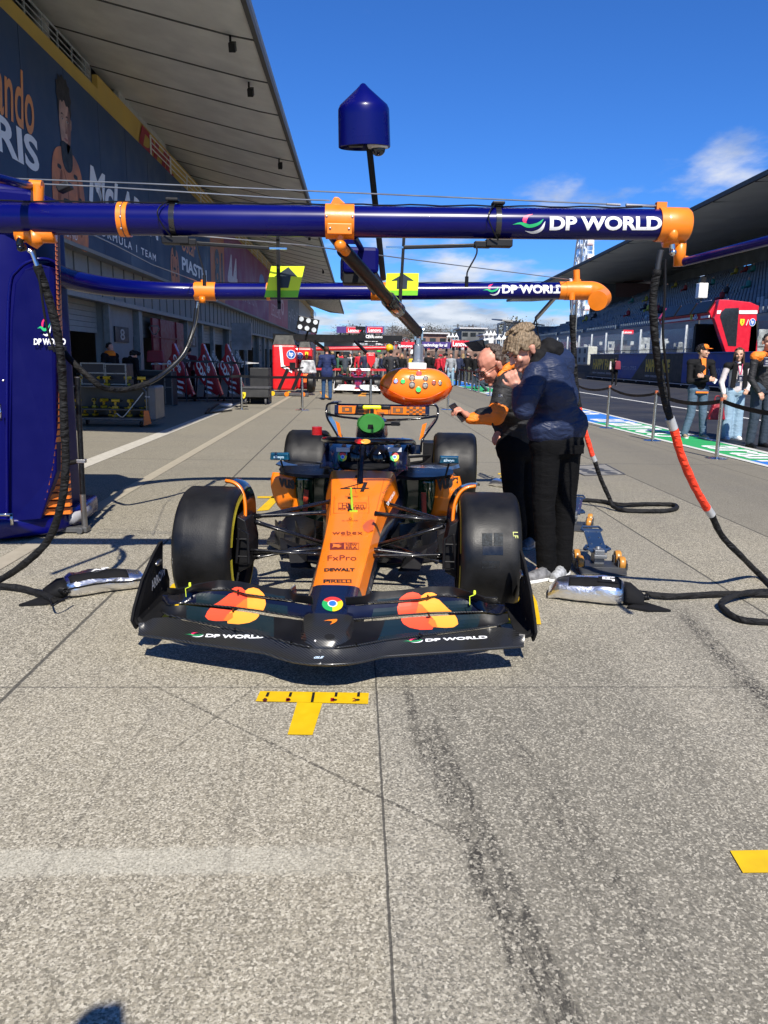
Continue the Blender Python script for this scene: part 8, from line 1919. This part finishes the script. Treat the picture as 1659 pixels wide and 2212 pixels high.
p=at(1050,846,z=0); far_person(p.x,p.y,-PI/2,'person in dark clothes crouching beside the row of slim posts',cNAV,cDKJ,'dark',1.7,dict(pelvis=(0,0,.42),chest=(0,-.18,.72),neck=(0,-.24,.86),head=(0,-.28,1.0),shL=(-.19,-.2,.84),shR=(.19,-.2,.84),elL=(-.2,-.35,.62),elR=(.2,-.35,.62),wrL=(-.08,-.5,.7),wrR=(.08,-.5,.7),hiL=(-.1,0,.4),hiR=(.1,0,.4),knL=(-.14,-.38,.48),knR=(.14,-.38,.48)))
mids=[(627,800,cBLK),(681,818,cBRN),(718,822,cBLK),(731,818,cGRN),(757,816,cWHT),(765,818,cBLK),(776,819,cRED),(787,820,cNAV),(800,817,cBLK),(812,818,cGRY),(822,819,cNAV),(831,817,cBLK),(690,812,cBLK),(739,812,cRED),(770,811,cGRY),(858,823,cBLK),(880,820,cBRN)]
for i,(u,v,tp) in enumerate(mids[1:]):
    p=at(u,max(v,808)+6,z=0); far_person(p.x,p.y+0,random.uniform(0,6.28),'distant crew member in the throng behind the red racing car',tp,random.choice((cBLK,cDKJ,cOLV)),random.choice(('dark','brown','blond','dark')),random.uniform(1.65,1.8),None,'crew members behind the red racing car',vox=.034)
# garage people
p=pa(237,760,20.5); far_person(p.x,20.5,R_(60),'mechanic with an orange collar turning away behind the tool trolley',cBLK,cBLK,'dark',1.74,None,None,'short','fair',None,vox=.02); 
mb=MB(); c=V((p.x,20.5,1.46)); mb.lathe([(.14,-.06),(.15,0),(.10,.07),(.085,.06)],16,c=tuple(c)); o=mb.build('orange_collar',cORG,None,smooth=True); g=[x for x in bpy.data.objects if x.get('label','').startswith('mechanic with an orange')][0]; o.parent=g; o.location=-V(g.location)
p=pa(281,760,19.5); far_person(p.x,19.5,R_(150),'dark clothed person bent over the right end of the tool trolley',cBLK,cBLK,'dark',1.62,dict(head=(0,-.12,1.42)),None,'short','fair',cBLK,vox=.024)
p=pa(393,770,24.9); far_person(p.x,25.9,PI,'person in a dark red team shirt behind the leaning nose cones',C_('dark_team_red',(.14,.01,.02)),cBLK,'dark',1.7)
# woman with the red backpack across the lane
p=at(1326,833,z=0); t,J,M=far_person(p.x,p.y,PI-.4,'woman with dark hair and a dark red backpack standing before the advertising barrier',cBLK,cBLK,'dark',1.66,dict(wrL=(-.1,-.3,1.35),elL=(-.24,-.15,1.15)),vox=.022)
bp2=tag(MB().box((p.x+.08,p.y-.22,1.22),(.36,.20,.52),taper=.8).build('backpack',C_('pack_red',(.20,.02,.04)),bevel=.06,seg=3,smooth=True),'dark red backpack on the back of the woman by the barrier','backpack')
o=MB().box((p.x-.33,p.y-.1,1.2),(.12,.12,.5),taper=.7).build('white_bag',cWHT,bevel=.04); tag(o,'white bag held up by the woman with the red backpack','bag')
for o in t.children:
    if o.name.startswith('shoe'): o.data.materials[0]=WHITE
# ------------------------------------------------------------- detailed figures
def Rm(yaw,pitch=0,roll=0): return Matrix.Rotation(yaw,3,'Z')@Matrix.Rotation(pitch,3,'X')@Matrix.Rotation(roll,3,'Y')
def shoe(par,a,d,m,m2,L_=.27):
    a=V(a); d=V(d).normalized(); n=V((-d.y,d.x,0)); mb=MB()
    secs=[]
    for f,w,h in ((-.28,.030,.075),(-.2,.036,.085),(.0,.038,.075),(.3,.042,.055),(.55,.040,.04),(.68,.024,.028)):
        c=V((a.x,a.y,0))+d*L_*f; secs.append([c+n*w*math.cos(t_*PI/6)*1.0+V((0,0,.024+max(-.004,h*math.sin(t_*PI/6)))) for t_ in range(0,7)]+[c-n*w*.9+V((0,0,.02)),c+n*w*.9+V((0,0,.02))])
    mb.loft(secs); s=mb.build('shoe',m,par,smooth=True,auto=60)
    mb=MB(); secs=[[V((a.x,a.y,0))+d*L_*f+n*w*x+V((0,0,z)) for x,z in ((-1,.002),(1,.002),(1.06,.024),(-1.06,.024))] for f,w in ((-.31,.026),(-.25,.037),(0,.038),(.3,.044),(.55,.042),(.69,.024))]; mb.loft(secs); mb.build('sole',m2,s,bevel=.003)
NJ=mat('jacket_navy',(.014,.023,.060),.5,spec=.3,var=.10,vs=3,bump=.15,bs=120,fold=.34); BT=mat('trousers_black',(.004,.004,.0045),.9,spec=.12,var=.2,bump=.3,bs=140,fold=.2)
# --- man in the navy jacket
Y=5.0
a=lambda u,v,dy=0:at(u,v,y=Y+dy)
gnd=at(1190,1246,z=0)
t=thing('person','tall sandy haired man in a navy jacket, hand at his mouth, seen from behind','person',(a(1195,1200).x,Y,0))
hc=a(1130,757,-.02); Rh=Rm(R_(-66),R_(34),R_(0))
segs=head(hc,Rh,1.05,SK['fair'],t,'sandy','tousled',vox=.0052)
nk=a(1150,792,.02); ch=a(1196,830,.02); pv=a(1201,945,.02)
wr=a(1118,838,-.12); el=a(1131,884,-.16); shl=a(1158,808,-.12); elR=a(1205,905,.22); shr=a(1205,800,.17); wrR=a(1130,858,.15)
body=segs+[('c',nk,hc,.062,.058,0),('c',nk,ch,.08,.11,0),('c',ch,pv,.12,.11,0),('c',shl,el,.045,.04,0),('c',el,wr,.04,.028,0),('c',shr,elR,.045,.04,0),('c',elR,wrR,.04,.028,0)]
hips=[a(1180,960,.0),a(1225,960,.06)]; kne=[a(1175,1090,-.02),a(1220,1085,.06)]; ank=[a(1180,1215,-.02),a(1214,1210,.05)]
for h_,k_2,an in zip(hips,kne,ank): body+=[('c',pv,h_,.09,.085,0),('c',h_,k_2,.075,.055,0),('c',k_2,an,.05,.038,0),('c',an,V((an.x-.04,an.y,.05)),.038,.035,0)]
body+=hand(wr,a(1106,813,-.13)-wr,V((-.2,-1,0)),1.0,1.1,1)
blob('body',body,.0062,SK['fair'],t,smooth=3)
neckb=a(1168,770,.04)
J_=[('c',a(1185,802,-.05),a(1195,850,-.04),.12,.14,0),('c',a(1195,802,.10),a(1205,860,.08),.12,.14,0),('c',a(1195,850,.02),a(1201,915,.02),.150,.148,0),('c',shl,a(1140,856,-.17),.080,.074,0),('c',a(1140,856,-.17),el,.074,.070,0),('c',el,a(1121,848,-.13),.072,.052,0),
 ('c',a(1172,790,-.02),a(1205,790,.1),.10,.12,0),('c',a(1178,925,-.01),a(1228,918,.05),.128,.132,0),('c',shr,elR,.08,.072,0),('c',elR,wrR,.075,.05,0),('c',neckb,a(1180,800,.02),.085,.11,0)]
blob('jacket',J_,.0095,NJ,t,wr=.006,smooth=5,seed=3,wf=4.5)
blob('jacket_hem',[('c',a(1180,940,0),a(1226,934,.05),.118,.118,0)],.011,BLACKM,t,smooth=5)
blob('hood',[('e',a(1185,757,.03),(.085,.10,.060),Rm(0,0,R_(10)),0),('e',a(1199,753,.05),(.055,.09,.050),Rm(0),0),('c',a(1158,782,-.03),a(1188,748,.02),.045,.06,0),('c',a(1150,800,-.06),a(1165,770,-.06),.034,.05,0),('c',a(1150,800,-.06),a(1142,822,-.08),.03,.022,0)],.010,BLACKM,t,wr=.010,smooth=2,seed=8,wf=10)
T_=[('c',hips[0],hips[1],.118,.118,0),('c',a(1180,945,0),a(1225,945,.05),.108,.108,0)]
for h_,k_2,an,m_ in zip(hips,kne,ank,(-1,1)): T_+=[('c',h_,k_2,.100,.078,0),('c',k_2,an+V((0,0,-.0)),.078,.066,0),('c',an,an+V((0,0,-.05)),.066,.064,0)]
tr=blob('trousers',T_,.0095,BT,t,wr=.004,smooth=8,seed=5,wf=5)
mb=MB(); q=a(1228,972,-.085); mb.box(q,(.20,.012,.055),Matrix.Rotation(-.05,3,'Y')); mb.ball(q+V((0,-.01,-.01)),(.010,.006,.010),8); mb.build('pocket_flap',BT,tr,bevel=.004)
shoe(t,(ank[0].x-.02,ank[0].y-.04,0),(-.9,-.45,0),mat('shoe_grey',(.16,.16,.165),.6,var=.3,vs=30),WHITE); shoe(t,(ank[1].x+.0,ank[1].y-.02,0),(-.55,-.83,0),mat('shoe_silver',(.35,.36,.37),.45,var=.3,vs=30),WHITE)
# --- bald man in the team jacket, holding a phone
Y=5.75
a=lambda u,v,dy=0:at(u,v,y=Y+dy)
t=thing('person','balding man with glasses in a black and orange jacket holding out a phone','person',(a(1120,1150).x,Y,0))
hc=a(1064,790,0); Rh=Rm(R_(-78),R_(38),R_(4))
segs=head(hc,Rh,1.16,SK['pink'],t,'grey','recede',vox=.0056)
P=lambda x,y,z:hc+Rh@(V((x,y,z))*1.16)
mb=MB(); 
for s in (-1,1):
    mb.tube([P(s*.081,.01,.012),P(s*.070,-.07,.018),P(s*.055,-.098,.018)],.0022,6); mb.tube([P(s*.030+.021*math.cos(i*PI/6),-.104+.004*abs(math.cos(i*PI/6)),.006+.015*math.sin(i*PI/6)) for i in range(12)],.0018,5,closed=True)
mb.tube([P(-.009,-.112,.012),P(.009,-.112,.012)],.002,5); g=mb.build('glasses',BLACK,t)
nk=a(1088,810,.03); ch=a(1106,850,.03); pv=a(1122,950,.08)
sh=a(1090,842,-.13); el=a(1072,898,-.20); wr=a(1012,901,-.16); sh2=a(1122,830,.20); el2=a(1115,900,.26); wr2=a(1080,925,.10)
body=segs+[('c',nk,a(1078,800,.02),.066,.062,0),('c',nk,ch,.08,.10,0),('c',ch,pv,.11,.11,0),('c',sh,el,.045,.04,0),('c',el,wr,.04,.027,0),('c',sh2,el2,.045,.04,0),('c',el2,wr2,.04,.027,0)]
hips=[a(1105,968,.02),a(1135,968,.12)]; kne=[a(1108,1070,.0),a(1136,1065,.1)]; ank=[a(1122,1140,.05),a(1150,1145,.16)]
for h_,k_2,an in zip(hips,kne,ank): body+=[('c',pv,h_,.08,.08,0),('c',h_,k_2,.07,.055,0),('c',k_2,an,.05,.036,0)]
hd_=a(996,893,-.18); body+=hand(wr,hd_-wr+V((0,0,.02)),V((0.2,-.2,1)),1.05,.95,-1)
body+=hand(wr2,V((-.3,-.4,-.6)),V((-.5,-.3,.4)),1.0,.6,1)
blob('body',body,.0062,SK['pink'],t,smooth=3)
TJ=mat('team_black',(.012,.012,.014),.7,var=.15,bump=.2,bs=120,fold=.5); TO=mat('team_orange',(.86,.20,.010),.6,var=.06,bump=.2,bs=120,fold=.5)
J_=[('c',a(1100,835,-.06),a(1108,875,-.03),.125,.14,0),('c',a(1112,830,.12),a(1118,875,.12),.125,.14,0),('c',a(1110,870,.04),a(1120,935,.07),.150,.145,0),('c',sh,lin(sh,el,.62),.085,.072,0),('c',lin(sh,el,.62),el,.072,.066,1),('c',el+V((0,0,-.012)),lin(el,wr,.93)+V((0,0,-.010)),.062,.043,1),('c',el+V((0,0,.022)),lin(el,wr,.6)+V((0,0,.018)),.054,.042,0),('c',sh2,el2,.085,.07,0),('c',el2,wr2,.065,.05,0),('c',a(1092,818,-.02),a(1100,834,0),.085,.12,0)]
blob('jacket',J_,.0095,[TJ,TO],t,wr=.005,smooth=6,seed=9,wf=5)
blob('collar',[('c',a(1081,812,-.07),a(1094,796,-.06),.028,.03,0),('c',a(1094,796,-.06),a(1104,789,-.02),.03,.03,0),('c',a(1104,789,-.02),a(1108,795,.08),.03,.03,0),('c',a(1081,812,-.07),a(1078,822,-.07),.026,.016,0)],.008,TO,t,smooth=2)
lettering('DELL',quadmap(a(1077,857,-.30),a(1086,857,-.30),a(1077,852,-.30),a(1086,852,-.30),0),WHT_T,t,bold=.02)
T_=[('c',hips[0],hips[1],.125,.125,0)]
for h_,k_2,an in zip(hips,kne,ank): T_+=[('c',h_,k_2,.10,.078,0),('c',k_2,an,.078,.066,0),('c',an,an+V((0,0,-.05)),.066,.064,0)]
blob('trousers',T_,.0095,BT,t,wr=.004,smooth=8,seed=15,wf=5)
for an in ank: shoe(t,(an.x,an.y,0),(-.5,-.85,0),mat('shoe_grey2',(.13,.13,.13),.6,var=.3,vs=30),mat('sole_grey',(.35,.33,.31),.6)); 
# lanyard strap and phone
mb=MB(); mb.tube(spline([a(1078,880,-.24),a(1064,905,-.24),a(1068,925,-.22),a(1084,930,-.2)],5),.008,6); mb.build('strap',BLACK,t)
c=a(990,891,-.17); d=(a(1007,909,-.19)-a(978,873,-.15)); mb=MB(); rot=V((0,0,1)).rotation_difference(d.normalized()).to_matrix(); mb.box(c,(.012,.075,.155),rot); ph=mb.build('phone',mat('phone_black',(.01,.01,.011),.25,coat=.5),bevel=.004); tag(ph,'black smartphone held out by the balding man','phone')
# --- three guests on the right
def guest(label,base,h,rz,ov,top_,pants_,shoes,hair_,style,skin='tan',hy=0,hp=0,smile=False,vox=.011,toplist=None,legw=(.095,.075,.066)):
    J=joints(h); J.update(ov); M=Matrix.Rotation(rz,3,'Z'); b=V(base); J={k:b+M@V(v) for k,v in J.items()}; t=thing('person',label,'person',tuple(b)); k=h/1.75
    Rh=Rm(rz+hy,hp); S=head(J['head'],Rh,1.05*k,SK[skin],t,hair_,style,vox=.007,smile=smile)
    S+=[('c',J['neck'],J['head'],.052*k,.05*k,0),('c',J['pelvis'],J['chest'],.09*k,.10*k,0),('c',J['chest'],J['neck'],.09*k,.05*k,0)]
    for s in 'LR':
        S+=[('c',J['sh'+s],J['el'+s],.038*k,.033*k,0),('c',J['el'+s],J['wr'+s],.032*k,.024*k,0),('c',J['hi'+s],J['kn'+s],.06*k,.045*k,0),('c',J['kn'+s],J['an'+s],.042*k,.033*k,0)]
        w=J['wr'+s]; S+=hand(w,w-J['el'+s],M@V((0,-1,0.2)),.95*k,.5,1 if s=='L' else -1)
    blob('body',S,.0085,SK[skin],t,smooth=2)
    T=[('c',J['pelvis']+V((0,0,.02)),J['chest'],.125*k,.14*k,0),('c',J['shL'],J['shR'],.078*k,.078*k,toplist[1] if toplist else 0),('c',J['chest'],J['neck'],.12*k,.062*k,0)]
    for s in 'LR': T+=[('c',J['sh'+s],J['el'+s],.062*k,.054*k,toplist[2] if toplist else 0),('c',J['el'+s],J['wr'+s],.052*k,.042*k,toplist[2] if toplist else 0)]
    blob('jacket',T,vox,toplist[0] if toplist else top_,t,wr=.006,smooth=4,seed=h*7,wf=6)
    Pn=[('c',J['hiL'],J['hiR'],.112*k,.112*k,0)]
    for s in 'LR': Pn+=[('c',J['hi'+s],J['kn'+s],legw[0]*k,legw[1]*k,0),('c',J['kn'+s],J['an'+s],legw[1]*k,legw[2]*k,0)]
    blob('trousers',Pn,vox,pants_,t,wr=.004,smooth=5,seed=h*3,wf=6)
    for s in 'LR': a_=J['an'+s]; shoe(t,(a_.x,a_.y,0),M@V((.15 if s=='R' else -.1,-1,0)),shoes,WHITE if shoes!=BLACK else BLACK,.26)
    return t,J,M,k
SHO=mat('shoe_beige',(.42,.30,.20),.7)
p=at(1499,946,z=0); G,J,M,k=guest('man in an orange and black cap with crossed arms, black cardigan and jeans',(p.x,p.y,0),1.80,0,dict(wrL=(.06,-.22,1.13),elL=(-.24,-.10,1.09),wrR=(-.02,-.24,1.19),elR=(.25,-.10,1.13),knL=(-.11,-.02,.48),anL=(-.20,0,.09),knR=(.12,-.02,.48),anR=(.17,0,.09)),cBLK,cJEAN,SHO,'dark','short','tan',R_(62),0,False)
mb=MB(); c=J['head']+V((0,0,.065)); R2=Rm(R_(62)); mb.ball(c,(.088,.105,.075),16,rot=R2); cp2=mb.build('cap',[BLACKM],G,smooth=True)
mb=MB(); mb.ball(c+R2@V((0,-.04,.012)),(.078,.075,.070),14,rot=R2); mb.sheet([[c+R2@V((x,-.07-.0*abs(x),.005-.6*x*x*2)) for x in (-.07,-.035,0,.035,.07)],[c+R2@V((x*.8,-.185+abs(x)*.5,-.005-.6*x*x*2)) for x in (-.07,-.035,0,.035,.07)]],.008); mb.build('cap_front',cORG,cp2,smooth=True)
c=J['neck']; mb=MB(); mb.prism([c+V((-.045,-.10,.03)),c+V((.055,-.10,.03)),c+V((.045,-.165,-.28)),c+V((.01,-.17,-.30))],(0,.01,0)); mb.box(J['pelvis']+V((.02,-.10,-.065)),(.24,.06,.03)); mb.build('orange_shirt',cORG,G)
tag(MB().box(J['pelvis']+V((.20,-.22,.16)),(.07,.006,.09),Matrix.Rotation(.5,3,'Y')).build('pass_card',WHITE),'white pass card hanging by the man in the orange cap','card')
p=at(1577,948,z=0); G,J,M,k=guest('long haired woman in a white and black varsity jacket and wide pale jeans',(p.x,p.y,0),1.74,0,dict(wrL=(-.27,-.12,.88),elL=(-.29,-.02,1.08),wrR=(.14,-.20,.95),elR=(.24,-.06,1.02),anL=(-.10,0,.07),anR=(.10,0,.07),knL=(-.10,-.01,.45),knR=(.10,-.01,.45)),cWHT,cLJ,WHITE,'brown','long','tan',R_(-25),0,False,toplist=([cWHT,cBLK],1,0),legw=(.105,.10,.115))
mb=MB(); c=J['chest']
for s in (-1,1): mb.prism([c+V((s*.05,-.155,.14)),c+V((s*.14,-.13,.16)),c+V((s*.165,-.14,-.30)),c+V((s*.08,-.155,-.30))],(0,.03,0))
mb.build('vest_front',cBLK,G,bevel=.01)
def badge(c,w,h,lab):
    o=MB().box(c,(w,.006,h)).build('pass_card',BLACKG); tag(o,lab,'card'); MB().box(c+V((0,-.004,0)),(w*.82,.002,h*.86)).build('print',mat('card_print',(.02,.02,.05),.4),o); mb=MB(); 
    for z in (-.4,.4): mb.box(c+V((0,-.005,z*h)),(w*.9,.002,.004))
    for z in (.1,0,-.2): mb.box(c+V((0,-.006,z*h)),(w*.4,.002,.006))
    mb.build('lines',WHITE,o)
badge(J['chest']+V((-.02,-.20,-.12)),.10,.14,'black pass card on the chest of the long haired woman'); 
mb=MB(); mb.tube([J['neck']+V((-.04,-.10,-.02)),J['chest']+V((-.03,-.19,-.05))],.008,6); mb.tube([J['neck']+V((.05,-.10,-.02)),J['chest']+V((-.01,-.19,-.05))],.008,6); mb.build('lanyard',mat('lanyard_pink',(.6,.05,.15),.6),G)
hb=at(1548,884,y=p.y-.05); t=thing('handbag','dark red handbag held beside the chrome belt post','handbag',tuple(hb))
mb=MB(); mb.prism([hb+V((-.17,-.06,-.20)),hb+V((.17,-.06,-.20)),hb+V((.10,-.06,.12)),hb+V((-.08,-.06,.12))],(0,.12,0)); mb.build('bag_body',mat('bag_red',(.30,.008,.02),.45,var=.15,fold=.3),t,bevel=.02,seg=3,smooth=True); mb=MB(); mb.tube(spline([hb+V((-.06,0,.12)),hb+V((-.04,0,.24)),hb+V((.04,0,.24)),hb+V((.07,0,.12))],5),.010,8); mb.build('handle',mat('bag_red',(.3,.01,.02)),t,smooth=True)
p=at(1634,966,z=0); G,J,M,k=guest('smiling man in a black and orange jacket with a pass card, at the right edge',(p.x,p.y,0),1.96,R_(10),dict(wrL=(-.20,-.16,.98),elL=(-.27,-.02,1.18),elR=(.27,-.02,1.18),wrR=(.22,-.2,.98)),cBLK,cDKJ,BLACK,'dark','short','tan',R_(-28),0,True,toplist=([TJ,TO],1,0))
badge(J['chest']+V((-.10,-.22,.03)),.12,.17,'black pass card on the chest of the smiling man'); 
mb=MB(); mb.tube([J['neck']+V((-.03,-.12,0)),J['chest']+V((-.13,-.21,.10))],.006,6); mb.tube([J['neck']+V((.05,-.12,0)),J['chest']+V((-.08,-.21,.10))],.006,6); mb.build('lanyard',BLACK,G)
mb=MB(); mb.bar(J['chest']+V((.07,-.16,-.26)),J['chest']+V((.11,-.165,-.02)),.014); mb.bar(J['neck']+V((-.09,-.06,.01)),J['neck']+V((.0,-.12,-.05)),.04); mb.bar(J['neck']+V((.09,-.06,.01)),J['neck']+V((.02,-.12,-.05)),.04); mb.build('orange_trim',TO,G)
# the photographer, whose head shadow falls into the foreground
t,J,M=far_person(-.33,-.275,PI,'photographer standing behind the camera position',cBLK,cDKJ,'dark',1.82,dict(wrR=(-.20,-.12,1.40),elR=(.25,.05,1.15)),vox=.02)

bpy.data.scenes.remove(WSC)
# every loose piece of these becomes a part of its own
def split_loose(o,limit=60):
    me=o.data; n=len(me.vertices); par=list(range(n))
    def fd(i):
        while par[i]!=i: par[i]=par[par[i]]; i=par[i]
        return i
    for e in me.edges:
        a,b=fd(e.vertices[0]),fd(e.vertices[1])
        if a!=b: par[a]=b
    groups={}
    for p in me.polygons: groups.setdefault(fd(p.vertices[0]),[]).append(p.index)
    if len(groups)<2 or len(groups)>limit: return
    base=o.name.split('.')[0]
    for k,(r,ps) in enumerate(groups.items()):
        vi={}; fs=[]; mi=[]; sm=[]
        for i in ps:
            p=me.polygons[i]; fs.append([vi.setdefault(v,len(vi)) for v in p.vertices]); mi.append(p.material_index); sm.append(p.use_smooth)
        m2=bpy.data.meshes.new(base); m2.from_pydata([me.vertices[v].co[:] for v in vi],[],fs)
        for m in me.materials: m2.materials.append(m)
        m2.polygons.foreach_set('material_index',mi); m2.polygons.foreach_set('use_smooth',sm)
        if k==0: first=m2; continue
        c=o.copy(); c.data=m2; COL.objects.link(c)
    o.data=first
for o in list(bpy.data.objects):
    if o.type=='MESH' and o.name.split('.')[0] in ('arm','sensor_wire','control_cable','bracket','turning_vanes','clamp_lug','pipe','seam','wing_brackets','partition_panel','coiled_cable','motor','cabinet_cap','stripe','socket','visor','window','handle','hose_outlet','roof_seams_','screws','bolts','lever_plate','vent','shelf','legs','camera_mount','rear_suspension','suspension_arms','brake_duct','frame_','edge_trim','orange_shirt','orange_trim','screen_wall','vest_front') and 'kind' not in o: split_loose(o)
